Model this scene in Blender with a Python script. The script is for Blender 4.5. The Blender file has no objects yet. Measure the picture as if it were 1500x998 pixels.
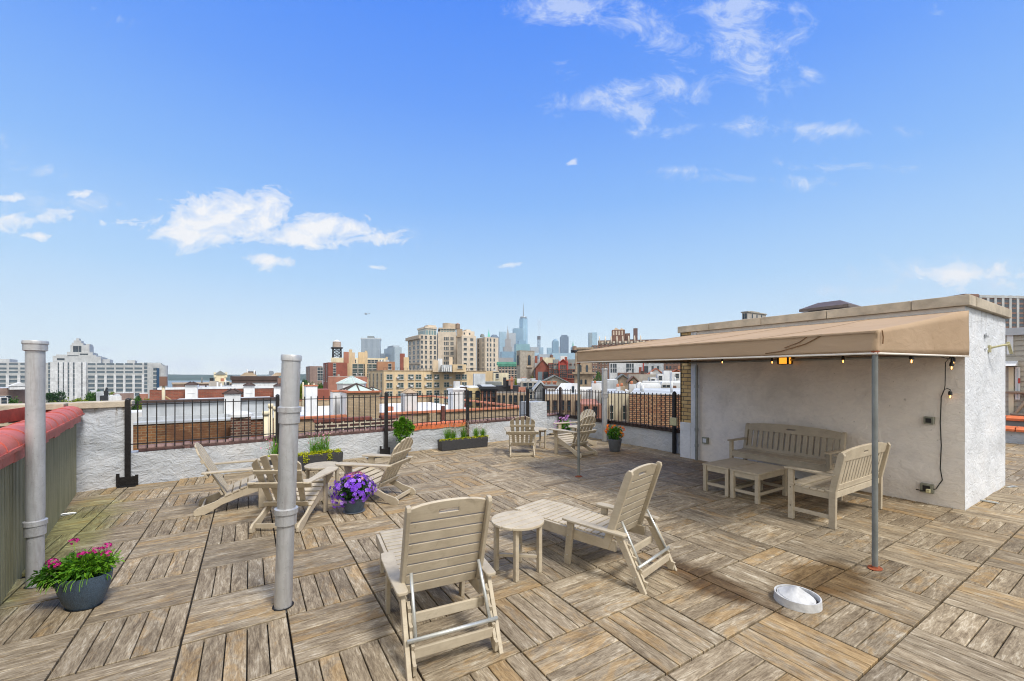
import bpy, bmesh, math, random
from mathutils import Vector, Matrix, noise
R = math.radians
rnd = random.Random(7)
scn = bpy.context.scene
COL = scn.collection
TH = -0.558; F = 616.1; HY = 548.7; CH = 1.743     # camera yaw, focal length (px of a 1500 px frame), horizon row, eye height
CT, ST = math.cos(TH), math.sin(TH)

# ------------------------------------------------------------------ placing
def W(X, Y, z=0.0):                      # metres right of / ahead of the viewpoint -> world
    return Vector((X*CT - Y*ST, X*ST + Y*CT, z))
def zat(py, Y): return CH + (HY-py)*Y/F
def xat(px, Y): return (px-750)*Y/F
def G(px, py, z=0.0):
    Y = F*(CH-z)/(py-HY); return W(xat(px, Y), Y, z)
# ------------------------------------------------------------------ node helpers
def newmat(name):
    m = bpy.data.materials.new(name); m.use_nodes = True
    nt = m.node_tree; b = nt.nodes['Principled BSDF']
    return m, nt, b
def N(nt, t, **kw):
    n = nt.nodes.new(t)
    for k, v in kw.items():
        if k.startswith('i_'): n.inputs[k[2:].replace('_', ' ')].default_value = v
        else: setattr(n, k, v)
    return n
def L(nt, a, b): nt.links.new(a, b)
def rgba(c): return (c[0], c[1], c[2], 1.0)
def ramp(nt, fac, stops):
    r = N(nt, 'ShaderNodeValToRGB'); e = r.color_ramp.elements
    while len(e) < len(stops): e.new(0.5)
    for k, (p, c) in enumerate(stops):
        e[k].position = p; e[k].color = rgba(c)
    L(nt, fac, r.inputs[0]); return r.outputs[0]
def coords(nt, kind='Object', scale=(1, 1, 1)):
    t = N(nt, 'ShaderNodeTexCoord'); m = N(nt, 'ShaderNodeMapping'); m.inputs['Scale'].default_value = scale
    L(nt, t.outputs[kind], m.inputs[0]); return m.outputs[0]
def noise_tex(nt, vec, scale, detail=4, rough=0.55, dist=0.0):
    n = N(nt, 'ShaderNodeTexNoise'); n.inputs['Scale'].default_value = scale; n.inputs['Detail'].default_value = detail
    n.inputs['Roughness'].default_value = rough; n.inputs['Distortion'].default_value = dist
    L(nt, vec, n.inputs['Vector']); return n.outputs[0]
def mixc(nt, fac, a, b, mode='MIX'):
    m = N(nt, 'ShaderNodeMix', data_type='RGBA', blend_type=mode)
    if isinstance(fac, (int, float)): m.inputs[0].default_value = fac
    else: L(nt, fac, m.inputs[0])
    for v, i in ((a, 6), (b, 7)):
        if isinstance(v, (tuple, list)): m.inputs[i].default_value = rgba(v)
        else: L(nt, v, m.inputs[i])
    return m.outputs[2]
def mathn(nt, op, a, b=None, clamp=False):
    m = N(nt, 'ShaderNodeMath', operation=op); m.use_clamp = clamp
    for k, v in enumerate((a, b)):
        if v is None: continue
        if isinstance(v, (int, float)): m.inputs[k].default_value = v
        else: L(nt, v, m.inputs[k])
    return m.outputs[0]
def bump(nt, b, h, strength=0.3, dist=0.01, normal=None):
    n = N(nt, 'ShaderNodeBump'); n.inputs['Strength'].default_value = strength; n.inputs['Distance'].default_value = dist
    L(nt, h, n.inputs['Height'])
    if normal is not None: L(nt, normal, n.inputs['Normal'])
    L(nt, n.outputs[0], b.inputs['Normal']); return n.outputs[0]
_mc = {}
def flat(name, c, rough=0.6, metal=0.0, var=0.12, scale=3.0, bumpy=0.0, bscale=60, spec=None, kind='Object', emis=None, grime=0):
    """a plain coloured surface with slight blotchy colour variation"""
    if name in _mc: return _mc[name]
    m, nt, b = newmat(name)
    v = coords(nt, kind)
    n = noise_tex(nt, v, scale, 5, 0.6)
    lo = tuple(x*(1-var) for x in c); hi = tuple(min(1, x*(1+var)) for x in c)
    cc = ramp(nt, n, [(0.3, lo), (0.7, hi)])
    if grime:                      # rain streaks and soot
        g = noise_tex(nt, coords(nt, kind, (1, 1, .22)), 2.3, 5, .7)
        cc = mixc(nt, ramp(nt, g, [(.48, (0, 0, 0)), (.72, (grime,)*3)]), cc, tuple(x*.45+.02 for x in c))
    L(nt, cc, b.inputs['Base Color'])
    b.inputs['Roughness'].default_value = rough; b.inputs['Metallic'].default_value = metal
    if spec is not None: b.inputs['Specular IOR Level'].default_value = spec
    if bumpy: bump(nt, b, noise_tex(nt, v, bscale, 4, 0.6), bumpy, 0.01)
    if emis:
        b.inputs['Emission Color'].default_value = rgba(emis[0]); b.inputs['Emission Strength'].default_value = emis[1]
    _mc[name] = m; return m
def brick_mat(name, c1, c2, mortar, scale=1.0, bw=0.21, bh=0.07, ms=0.012, var=0.3, bump_s=0.5, offset=0.5, dirt=None):
    """bricks laid in wall-aligned coordinates (UV in metres)"""
    if name in _mc: return _mc[name]
    m, nt, b = newmat(name)
    t = N(nt, 'ShaderNodeUVMap')
    br = N(nt, 'ShaderNodeTexBrick'); br.inputs['Scale'].default_value = scale
    br.inputs['Brick Width'].default_value = bw; br.inputs['Row Height'].default_value = bh; br.inputs['Mortar Size'].default_value = ms
    br.inputs['Mortar Smooth'].default_value = 0.3
    br.inputs['Color1'].default_value = rgba(c1); br.inputs['Color2'].default_value = rgba(c2); br.inputs['Mortar'].default_value = rgba(mortar)
    L(nt, t.outputs[0], br.inputs['Vector'])
    n = noise_tex(nt, t.outputs[0], 1.7, 6, 0.65)
    c = mixc(nt, 1.0, br.outputs[0], ramp(nt, n, [(0.3, (1-var,)*3), (0.7, (1+var*0.3,)*3)]), 'MULTIPLY')
    n2 = noise_tex(nt, t.outputs[0], 14, 4, 0.7)
    c = mixc(nt, 0.35, c, ramp(nt, n2, [(0.3, (0.5, 0.5, 0.5)), (0.7, (1.2, 1.2, 1.2))]), 'MULTIPLY')
    if dirt:
        n3 = noise_tex(nt, t.outputs[0], 0.8, 5, 0.7, 0.5)
        c = mixc(nt, ramp(nt, n3, [(0.5, (0, 0, 0)), (0.62, (1, 1, 1))]), c, dirt)
    L(nt, c, b.inputs['Base Color']); b.inputs['Roughness'].default_value = 0.9
    h = mathn(nt, 'SUBTRACT', mathn(nt, 'MULTIPLY', n2, 0.4), br.outputs[1])
    bump(nt, b, h, bump_s, 0.01)
    _mc[name] = m; return m

# ------------------------------------------------------------------ materials
def mat_plaster(name, c, warm, lump=0.5, stain=None):
    """thickly painted rough render: lumps, ridges, hairline dirt"""
    m, nt, b = newmat(name)
    v = coords(nt); vs = coords(nt, scale=(1, 1, 1.5))
    n1 = noise_tex(nt, v, 1.3, 6, 0.65, 0.4); n2 = noise_tex(nt, vs, 7, 5, 0.6, 1.2); n3 = noise_tex(nt, v, 45, 4, 0.6)
    col = ramp(nt, n1, [(0.3, tuple(x*0.80 for x in c)), (0.5, c), (0.72, warm)])
    col = mixc(nt, 0.5, col, ramp(nt, n2, [(0.3, (0.82, 0.82, 0.84)), (0.6, (1, 1, 1))]), 'MULTIPLY')
    vo = N(nt, 'ShaderNodeTexVoronoi'); vo.inputs['Scale'].default_value = 5.0; L(nt, v, vo.inputs['Vector'])
    sp = noise_tex(nt, v, 19, 3, 0.5)
    col = mixc(nt, ramp(nt, sp, [(0.70, (0, 0, 0)), (0.76, (0.6, 0.6, 0.6))]), col, tuple(x*0.45 for x in warm))
    if stain:
        sv = coords(nt, scale=(5, 5, 0.35)); s = noise_tex(nt, sv, 2.6, 4, 0.6)
        t = N(nt, 'ShaderNodeTexCoord'); sx = N(nt, 'ShaderNodeSeparateXYZ'); L(nt, t.outputs['Object'], sx.inputs[0])
        mr = N(nt, 'ShaderNodeMapRange'); mr.inputs[1].default_value = stain[0]; mr.inputs[2].default_value = stain[1]; L(nt, sx.outputs[2], mr.inputs[0])
        k = mathn(nt, 'MULTIPLY', ramp(nt, s, [(0.52, (0, 0, 0)), (0.62, (1, 1, 1))]), mr.outputs[0])
        col = mixc(nt, k, col, (0.22, 0.19, 0.15))
    L(nt, col, b.inputs['Base Color']); b.inputs['Roughness'].default_value = 0.62
    b.inputs['Specular IOR Level'].default_value = 0.35
    h = mathn(nt, 'ADD', mathn(nt, 'MULTIPLY', n2, lump), mathn(nt, 'MULTIPLY', n3, 0.12))
    h = mathn(nt, 'ADD', h, mathn(nt, 'MULTIPLY', ramp(nt, vo.outputs[0], [(0.0, (0.4, 0.4, 0.4)), (0.35, (0, 0, 0))]), 0.5*lump))
    bump(nt, b, h, 0.9, 0.035)
    return m
def mat_deck():
    m, nt, b = newmat('weathered_deck_wood')
    uv = N(nt, 'ShaderNodeUVMap'); at = N(nt, 'ShaderNodeAttribute'); at.attribute_name = 'tone'
    def mp(s):
        q = N(nt, 'ShaderNodeMapping'); q.inputs['Scale'].default_value = s; L(nt, uv.outputs[0], q.inputs[0]); return q.outputs[0]
    gf = noise_tex(nt, mp((7, 46, 1)), 1.0, 6, 0.7, 1.2); gl_ = noise_tex(nt, mp((2.4, 9, 1)), 1.0, 7, 0.72, 0.8); g1 = mathn(nt, 'ADD', mathn(nt, 'MULTIPLY', gf, .5), mathn(nt, 'MULTIPLY', gl_, .5))      # long streaks
    g2 = noise_tex(nt, mp((16, 120, 1)), 1.0, 4, 0.7, 0.3)       # fine grain
    g3 = noise_tex(nt, mp((3.2, 6.5, 1)), 1.0, 6, 0.7, 1.3)      # patches of bare wood
    g4 = noise_tex(nt, mp((26, 60, 1)), 1.0, 3, 0.7, 0.6)      # specks
    base = ramp(nt, g1, [(0.33, (0.085, 0.062, 0.038)), (0.44, (0.20, 0.157, 0.103)), (0.54, (0.34, 0.28, 0.195)), (0.66, (0.61, 0.555, 0.445))])
    amber = ramp(nt, g1, [(0.35, (0.19, 0.12, 0.05)), (0.6, (0.44, 0.31, 0.16))])
    sx = N(nt, 'ShaderNodeSeparateColor'); L(nt, at.outputs['Color'], sx.inputs[0])
    k = mathn(nt, 'ADD', g3, mathn(nt, 'MULTIPLY', sx.outputs[0], 0.30))
    c = mixc(nt, ramp(nt, k, [(0.66, (0, 0, 0)), (0.80, (0.85, 0.85, 0.85))]), base, amber)
    c = mixc(nt, 0.75, c, ramp(nt, g2, [(0.32, (0.60, 0.56, 0.52)), (0.56, (1.08, 1.08, 1.08))]), 'MULTIPLY')
    c = mixc(nt, ramp(nt, g4, [(0.62, (0, 0, 0)), (0.70, (0.55, 0.55, 0.55))]), c, (0.115, 0.085, 0.06))
    tone = ramp(nt, sx.outputs[1], [(0, (0.66, 0.65, 0.64)), (0.5, (1.0, 0.99, 0.965)), (1, (1.30, 1.28, 1.24))])
    c = mixc(nt, 1.0, c, tone, 'MULTIPLY')
    gry = ramp(nt, sx.outputs[2], [(0.5, (0, 0, 0)), (1, (0.35, 0.35, 0.35))])
    c = mixc(nt, gry, c, mixc(nt, 1.0, c, (0.92, 0.98, 1.08), 'MULTIPLY'))
    # green algae by the left wall, brown water marks round the drain
    tc = N(nt, 'ShaderNodeTexCoord'); P = tc.outputs['Object']
    def blob(cx, cy, rx, ry):
        q = N(nt, 'ShaderNodeMapping'); q.vector_type = 'TEXTURE'; q.inputs['Location'].default_value = (cx, cy, 0); q.inputs['Scale'].default_value = (rx, ry, 1)
        L(nt, P, q.inputs[0]); l = N(nt, 'ShaderNodeVectorMath', operation='LENGTH'); L(nt, q.outputs[0], l.inputs[0])
        return l.outputs['Value']
    nb = noise_tex(nt, P, 3.0, 5, 0.65)
    def patch(v, c, cx, cy, rx, ry, soft, col, amt):
        d = mathn(nt, 'ADD', blob(cx, cy, rx, ry), mathn(nt, 'MULTIPLY', nb, 0.9))
        return mixc(nt, ramp(nt, mathn(nt, 'MULTIPLY', d, 0.5), [(0.45, (amt,)*3), (0.45+soft, (0, 0, 0))]), c, mixc(nt, 1.0, c, col, 'MULTIPLY'))
    c = patch(0, c, -1.75, 6.3, 0.55, 2.4, 0.25, (0.80, 0.92, 0.50), 0.9)
    c = patch(0, c, 3.28, 2.10, 0.34, 0.80, 0.18, (0.34, 0.27, 0.20), 1.0)
    c = patch(0, c, 4.15, 1.62, 0.80, 0.38, 0.2, (0.46, 0.37, 0.25), 1.0)
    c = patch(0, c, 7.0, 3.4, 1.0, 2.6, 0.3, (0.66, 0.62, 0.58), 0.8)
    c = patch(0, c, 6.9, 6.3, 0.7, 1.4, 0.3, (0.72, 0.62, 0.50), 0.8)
    L(nt, c, b.inputs['Base Color'])
    L(nt, ramp(nt, g1, [(0.3, (0.62,)*3), (0.7, (0.8,)*3)]), b.inputs['Roughness']); b.inputs['Specular IOR Level'].default_value = 0.3
    h = mathn(nt, 'ADD', mathn(nt, 'MULTIPLY', g1, 0.5), mathn(nt, 'MULTIPLY', g2, 0.5))
    bump(nt, b, h, 0.45, 0.006)
    return m
def mat_leaf(name, lo, mid, hi, rough=0.5):
    m, nt, b = newmat(name)
    at = N(nt, 'ShaderNodeAttribute'); at.attribute_name = 'tone'
    sx = N(nt, 'ShaderNodeSeparateColor'); L(nt, at.outputs['Color'], sx.inputs[0])
    L(nt, ramp(nt, sx.outputs[0], [(0, lo), (0.5, mid), (1, hi)]), b.inputs['Base Color'])
    b.inputs['Roughness'].default_value = rough; b.inputs['Specular IOR Level'].default_value = 0.3
    t = N(nt, 'ShaderNodeBsdfTranslucent'); L(nt, ramp(nt, sx.outputs[0], [(0, mid), (1, hi)]), t.inputs[0])
    mx = N(nt, 'ShaderNodeMixShader'); mx.inputs[0].default_value = 0.3
    L(nt, b.outputs[0], mx.inputs[1]); L(nt, t.outputs[0], mx.inputs[2])
    L(nt, mx.outputs[0], nt.nodes['Material Output'].inputs[0]); return m
def mat_poly():
    """tan recycled-plastic lumber, faint grain and grime"""
    m, nt, b = newmat('tan_plastic_lumber')
    v = coords(nt); g = noise_tex(nt, coords(nt, scale=(4, 4, 30)), 3, 4, 0.6); d = noise_tex(nt, v, 6, 5, 0.65)
    c = ramp(nt, d, [(0.3, (0.41, 0.35, 0.262)), (0.6, (0.50, 0.437, 0.335))])
    c = mixc(nt, 0.4, c, ramp(nt, g, [(0.35, (0.86, 0.85, 0.83)), (0.6, (1.03, 1.03, 1.03))]), 'MULTIPLY')
    sp = noise_tex(nt, v, 38, 3, 0.6)
    c = mixc(nt, ramp(nt, sp, [(0.68, (0, 0, 0)), (0.76, (0.35, 0.35, 0.35))]), c, (0.2, 0.17, 0.13))
    oi = N(nt, 'ShaderNodeObjectInfo'); c = mixc(nt, 1.0, c, ramp(nt, oi.outputs['Random'], [(0, (.88, .88, .87)), (1, (1.07, 1.07, 1.06))]), 'MULTIPLY')
    gr = noise_tex(nt, v, 11, 6, .7, .6); c = mixc(nt, ramp(nt, gr, [(.56, (0, 0, 0)), (.72, (.5, .5, .5))]), c, (0.27, .225, .16))
    L(nt, c, b.inputs['Base Color']); b.inputs['Roughness'].default_value = 0.52; b.inputs['Specular IOR Level'].default_value = 0.35
    bump(nt, b, mathn(nt, 'ADD', g, mathn(nt, 'MULTIPLY', sp, 0.6)), 0.12, 0.004)
    return m
def mat_pipe(name, c):
    m, nt, b = newmat(name)
    v = coords(nt); n = noise_tex(nt, v, 9, 5, 0.7, 0.6); s = noise_tex(nt, v, 55, 4, 0.65)
    c1 = ramp(nt, n, [(0.3, tuple(x*0.82 for x in c)), (0.65, c)])
    c1 = mixc(nt, ramp(nt, s, [(0.63, (0, 0, 0)), (0.70, (0.6, 0.6, 0.6))]), c1, (0.16, 0.15, 0.15))
    dr = noise_tex(nt, coords(nt, scale=(6, 6, .5)), 4.0, 5, .7); c1 = mixc(nt, ramp(nt, dr, [(.50, (0, 0, 0)), (.70, (.65, .65, .65))]), c1, (0.27, 0.25, 0.25))
    L(nt, c1, b.inputs['Base Color']); b.inputs['Roughness'].default_value = 0.42; b.inputs['Metallic'].default_value = 0.35
    bump(nt, b, mathn(nt, 'ADD', s, mathn(nt, 'MULTIPLY', n, .6)), 0.35, 0.006); return m
def mat_canvas():
    m, nt, b = newmat('beige_canvas')
    v = coords(nt); n = noise_tex(nt, v, 1.2, 5, 0.6); w = noise_tex(nt, coords(nt, scale=(1, 1, 1)), 160, 2, 0.5)
    c = ramp(nt, n, [(0.3, (0.49, 0.36, 0.24)), (0.7, (0.555, 0.415, 0.285))])
    sp = noise_tex(nt, v, 2.1, 3, 0.5); c = mixc(nt, ramp(nt, sp, [(0.70, (0, 0, 0)), (0.73, (0.6,)*3)]), c, (0.20, 0.11, 0.04))
    L(nt, c, b.inputs['Base Color']); b.inputs['Roughness'].default_value = 0.85; b.inputs['Specular IOR Level'].default_value = 0.1
    wr = noise_tex(nt, coords(nt, scale=(1.4, 1.4, 3)), 2.4, 4, 0.5, 0.8)
    bump(nt, b, mathn(nt, 'ADD', mathn(nt, 'MULTIPLY', w, 0.05), wr), 0.35, 0.03)
    t = N(nt, 'ShaderNodeBsdfTranslucent'); t.inputs[0].default_value = (0.62, 0.40, 0.22, 1)
    mx = N(nt, 'ShaderNodeMixShader'); mx.inputs[0].default_value = 0.24
    L(nt, b.outputs[0], mx.inputs[1]); L(nt, t.outputs[0], mx.inputs[2]); L(nt, mx.outputs[0], nt.nodes['Material Output'].inputs[0])
    return m
M = {}
M['deck'] = mat_deck(); M['poly'] = mat_poly(); M['canvas'] = mat_canvas()
M['plaster'] = mat_plaster('grey_white_roof_paint', (0.50, 0.53, 0.565), (0.57, 0.575, 0.58), 0.9, stain=(0.85, 1.25))
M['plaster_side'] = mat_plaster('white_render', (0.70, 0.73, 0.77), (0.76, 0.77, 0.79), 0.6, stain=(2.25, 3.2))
M['plaster_warm_lit'] = mat_plaster('white_render_warm_lit', (0.83, 0.79, 0.74), (0.87, 0.82, 0.75), 0.5)  # same white paint; warm, lifted light under the awning is put into the colour
M['pipe'] = mat_pipe('silver_painted_pipe', (0.50, 0.51, 0.52))
M['iron'] = flat('black_iron', (0.018, 0.017, 0.018), 0.45, 0.3, 0.3, 20, 0.3, 90)
M['rust_iron'] = flat('brown_black_iron', (0.045, 0.03, 0.027), 0.55, 0.2, 0.3, 20, 0.3, 90)
M['galv'] = flat('galvanised_steel', (0.26, 0.28, 0.28), 0.45, 0.6, 0.15, 12, 0.1, 60)
M['seam'] = flat('stitched_canvas_seam', (0.40, 0.285, 0.185), 0.9)
M['streak'] = flat('brown_water_streak', (0.20, 0.11, 0.05), 0.9)
M['post'] = flat('dull_steel_post', (0.19, 0.205, 0.20), 0.6, 0.25, 0.25, 5, 0.1, 60)
M['alum'] = flat('bare_aluminium', (0.60, 0.62, 0.60), 0.35, 0.6, 0.08, 12)
M['rust'] = flat('orange_rust', (0.25, 0.06, 0.02), 0.85, 0, 0.4, 40, 0.6, 120)
M['stone'] = flat('weathered_coping_stone', (0.47, 0.41, 0.32), 0.85, 0, 0.28, 4, 0.6, 50)
M['clay_pipe'] = flat('purple_brown_clay', (0.21, 0.125, 0.115), 0.6, 0, 0.35, 6, 0.5, 30)
M['terracotta'] = flat('orange_terracotta', (0.62, 0.165, 0.06), 0.7, 0, 0.3, 6, 0.5, 30)
M['red_tile'] = flat('painted_red_tile', (0.50, 0.115, 0.085), 0.55, 0, 0.2, 5, 0.35, 26)
M['red_flash'] = flat('dark_red_flashing', (0.36, 0.055, 0.03), 0.6, 0, 0.3, 9)
M['slate_pot'] = flat('speckled_dark_planter', (0.060, 0.095, 0.140), 0.5, 0, 0.5, 160, 0.3, 120)
M['trough'] = flat('charcoal_trough', (0.035, 0.036, 0.040), 0.6, 0, 0.25, 20, 0.2, 80)
M['grey_pot'] = flat('mid_grey_pot', (0.115, 0.13, 0.15), 0.5, 0, 0.15, 12)
M['soil'] = flat('potting_soil', (0.035, 0.024, 0.016), 0.95, 0, 0.4, 60, 0.8, 120)
M['white_trim'] = flat('white_canvas_edging', (0.74, 0.70, 0.64), 0.6, 0, 0.06, 12)
M['drain'] = flat('silver_painted_sheet', (0.52, 0.53, 0.54), 0.65, 0.0, 0.2, 14, 0.4, 40)
M['black'] = flat('black_rubber', (0.012, 0.012, 0.012), 0.5, 0, 0.2, 20)
M['box_grey'] = flat('grey_green_metal_box', (0.25, 0.26, 0.21), 0.5, 0.2, 0.2, 20)
M['box_cream'] = flat('cream_plastic_box', (0.50, 0.47, 0.28), 0.55, 0, 0.12, 20)
M['bulb'] = flat('glowing_filament', (0.9, 0.5, 0.15), 0.4, 0, 0.0, 3, emis=((1.0, 0.45, 0.12), 6.0))
M['lampglass'] = flat('amber_lamp_glass', (0.85, 0.42, 0.05), 0.4, 0, 0.0, 3, emis=((1.0, 0.36, 0.03), .9))
M['membrane'] = flat('dark_roof_membrane', (0.012, 0.011, 0.012), 0.9, 0, 0.3, 4)
M['bark'] = flat('brown_bark', (0.07, 0.05, 0.035), 0.9, 0, 0.3, 8, 0.6, 30)
def clear_glass():
    m, nt, b = newmat('clear_bulb_glass'); g = N(nt, 'ShaderNodeBsdfGlossy'); g.inputs['Roughness'].default_value = 0.05
    t = N(nt, 'ShaderNodeBsdfTransparent'); t.inputs[0].default_value = (1, 0.93, 0.8, 1); mx = N(nt, 'ShaderNodeMixShader'); mx.inputs[0].default_value = 0.12
    L(nt, t.outputs[0], mx.inputs[1]); L(nt, g.outputs[0], mx.inputs[2]); L(nt, mx.outputs[0], nt.nodes['Material Output'].inputs[0]); return m
M['glass'] = clear_glass()
def corr_mat():
    m, nt, b = newmat('olive_ribbed_panel')
    v = coords(nt, scale=(1, 1, 0.12)); n = noise_tex(nt, v, 14, 5, 0.65); c = ramp(nt, n, [(0.3, (0.165, 0.165, 0.10)), (0.65, (0.265, 0.26, 0.17))])
    s = noise_tex(nt, coords(nt), 60, 3, 0.6); c = mixc(nt, ramp(nt, s, [(0.7, (0, 0, 0)), (0.78, (0.9,)*3)]), c, (0.03, 0.03, 0.02))
    L(nt, c, b.inputs['Base Color']); b.inputs['Roughness'].default_value = 0.5; return m
M['corr'] = corr_mat()
M['yellow_brick'] = brick_mat('buff_brick', (0.70, 0.50, 0.235), (0.56, 0.37, 0.15), (0.10, 0.09, 0.08), bw=0.2, bh=0.080, ms=0.009)
M['tan_brick'] = brick_mat('tan_brick', (0.52, 0.32, 0.18), (0.36, 0.16, 0.085), (0.06, 0.045, 0.04), bw=0.24, bh=0.10, ms=0.017, var=0.2)
M['buff_wall'] = brick_mat('buff_weathered_brick', (0.50, 0.385, 0.25), (0.41, 0.31, 0.195), (0.36, 0.30, 0.23), bw=0.21, bh=0.075, ms=0.010, var=0.35)
M['brown_brick'] = brick_mat('brown_rubble_brick', (0.30, 0.135, 0.05), (0.19, 0.08, 0.035), (0.30, 0.22, 0.13), bw=0.22, bh=0.075, ms=0.010, var=0.5, dirt=(0.13, 0.06, 0.03))
M['red_brick'] = brick_mat('red_brick', (0.30, 0.095, 0.055), (0.215, 0.065, 0.042), (0.20, 0.13, 0.10), bw=0.21, bh=0.075, ms=0.008)
M['dark_brick'] = brick_mat('dark_brick_white_mortar', (0.075, 0.03, 0.025), (0.045, 0.022, 0.02), (0.50, 0.44, 0.33), bw=0.30, bh=0.105, ms=0.022, var=0.2)

# ------------------------------------------------------------------ mesh builder
class MB:
    def __init__(s):
        s.bm = bmesh.new(); s.uv = s.bm.loops.layers.uv.new('UVMap'); s.col = s.bm.loops.layers.float_color.new('tone'); s.mi = 0
    def face(s, pts, uvs=None, tone=None):
        vs = [s.bm.verts.new(p) for p in pts]
        f = s.bm.faces.new(vs); f.material_index = s.mi
        for k, l in enumerate(f.loops):
            if uvs: l[s.uv].uv = uvs[k]
            if tone: l[s.col] = tone
        return f
    def wire(s, verts, faces, tone=None, autouv=True):
        vs = [s.bm.verts.new(p) for p in verts]; out = []
        for q in faces:
            try: f = s.bm.faces.new([vs[i] for i in q])
            except ValueError: continue
            f.material_index = s.mi
            if tone:
                for l in f.loops: l[s.col] = tone
            out.append(f)
        if autouv:
            for f in out:
                f.normal_update(); n = f.normal
                for l in f.loops:
                    c = l.vert.co
                    if abs(n.z) > 0.7: l[s.uv].uv = (c.x, c.y)
                    else:
                        t = Vector((-n.y, n.x, 0)).normalized(); l[s.uv].uv = (c.dot(t), c.z)
        return out
    def box(s, lo, hi, mat=None, tone=None):
        x0, y0, z0 = lo; x1, y1, z1 = hi
        v = [Vector(p) for p in ((x0, y0, z0), (x1, y0, z0), (x1, y1, z0), (x0, y1, z0), (x0, y0, z1), (x1, y0, z1), (x1, y1, z1), (x0, y1, z1))]
        if mat is not None: v = [mat @ p for p in v]
        return s.wire(v, [(3, 2, 1, 0), (4, 5, 6, 7), (0, 1, 5, 4), (1, 2, 6, 5), (2, 3, 7, 6), (3, 0, 4, 7)], tone)
    def cbox(s, c, size, rot=None, tone=None):
        m = Matrix.Translation(c)
        if rot is not None: m = m @ rot
        h = [q/2 for q in size]; return s.box((-h[0], -h[1], -h[2]), h, m, tone)
    def prism(s, poly, axis, a, b, mat=None, tone=None):
        """2D outline extruded along an axis between a and b"""
        def P(u, v, w):
            if axis == 'x': return Vector((w, u, v))
            if axis == 'y': return Vector((u, w, v))
            return Vector((u, v, w))
        n = len(poly); v = [P(p[0], p[1], a) for p in poly] + [P(p[0], p[1], b) for p in poly]
        if mat is not None: v = [mat @ p for p in v]
        fs = [tuple(range(n))[::-1], tuple(range(n, 2*n))] + [(i, (i+1) % n, n+(i+1) % n, n+i) for i in range(n)]
        out = s.wire(v, fs, tone); bmesh.ops.recalc_face_normals(s.bm, faces=out); return out
    def tube(s, pts, r, seg=10, cap=True, smooth=True):
        pts = [Vector(p) for p in pts]; rs = r if isinstance(r, (list, tuple)) else [r]*len(pts)
        rings = []; up = None
        for i, p in enumerate(pts):
            d = (pts[min(i+1, len(pts)-1)] - pts[max(i-1, 0)]).normalized()
            if up is None: up = Vector((0, 0, 1)) if abs(d.z) < 0.9 else Vector((1, 0, 0))
            x = up.cross(d).normalized(); y = d.cross(x).normalized(); up = y
            rings.append([p + (x*math.cos(2*math.pi*k/seg) + y*math.sin(2*math.pi*k/seg))*rs[i] for k in range(seg)])
        v = [q for ring in rings for q in ring]; fs = []
        for i in range(len(pts)-1):
            for k in range(seg):
                fs.append((i*seg+k, i*seg+(k+1) % seg, (i+1)*seg+(k+1) % seg, (i+1)*seg+k))
        if cap: fs += [tuple(range(seg))[::-1], tuple((len(pts)-1)*seg+k for k in range(seg))]
        out = s.wire(v, fs)
        if smooth:
            for f in out[:(len(pts)-1)*seg]: f.smooth = True
        return out
    def lathe(s, prof, seg=24, mat=None, sx=1.0, sy=1.0, smooth=True, cap=True):
        v = []; fs = []
        for r, z in prof:
            for k in range(seg):
                a = 2*math.pi*k/seg; v.append(Vector((r*math.cos(a)*sx, r*math.sin(a)*sy, z)))
        if mat is not None: v = [mat @ p for p in v]
        n = len(prof)
        for i in range(n-1):
            for k in range(seg): fs.append((i*seg+k, i*seg+(k+1) % seg, (i+1)*seg+(k+1) % seg, (i+1)*seg+k))
        if cap:
            fs.append(tuple(range(seg))[::-1]); fs.append(tuple((n-1)*seg+k for k in range(seg)))
        out = s.wire(v, fs)
        if smooth:
            for f in out[:(n-1)*seg]: f.smooth = True
        return out
    def cells(s, xs, zf, skip, axis, a, b, mat=None):
        """solid plate made of columns (xs) and rows (zf(x) -> heights); cells in skip are left open"""
        nz = len(zf(xs[0])); tri = {}
        def P(u, v, w):
            p = Vector((u, w, v)) if axis == 'y' else Vector((w, u, v))
            return mat @ p if mat is not None else p
        V = []; idx = {}
        def vi(i, j, k):
            if (i, j, k) not in idx: idx[(i, j, k)] = len(V); V.append(P(xs[i], zf(xs[i])[j], (a, b)[k]))
            return idx[(i, j, k)]
        solid = {(i, j) for i in range(len(xs)-1) for j in range(nz-1)} - set(skip); fs = []
        for i, j in solid:
            for k in (0, 1): fs.append((vi(i, j, k), vi(i+1, j, k), vi(i+1, j+1, k), vi(i, j+1, k)))
            for (di, dj, e) in ((-1, 0, ((i, j), (i, j+1))), (1, 0, ((i+1, j), (i+1, j+1))), (0, -1, ((i, j), (i+1, j))), (0, 1, ((i, j+1), (i+1, j+1)))):
                if (i+di, j+dj) not in solid:
                    p, q = e; fs.append((vi(*p, 0), vi(*q, 0), vi(*q, 1), vi(*p, 1)))
        out = s.wire(V, fs); bmesh.ops.recalc_face_normals(s.bm, faces=out); return out
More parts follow.
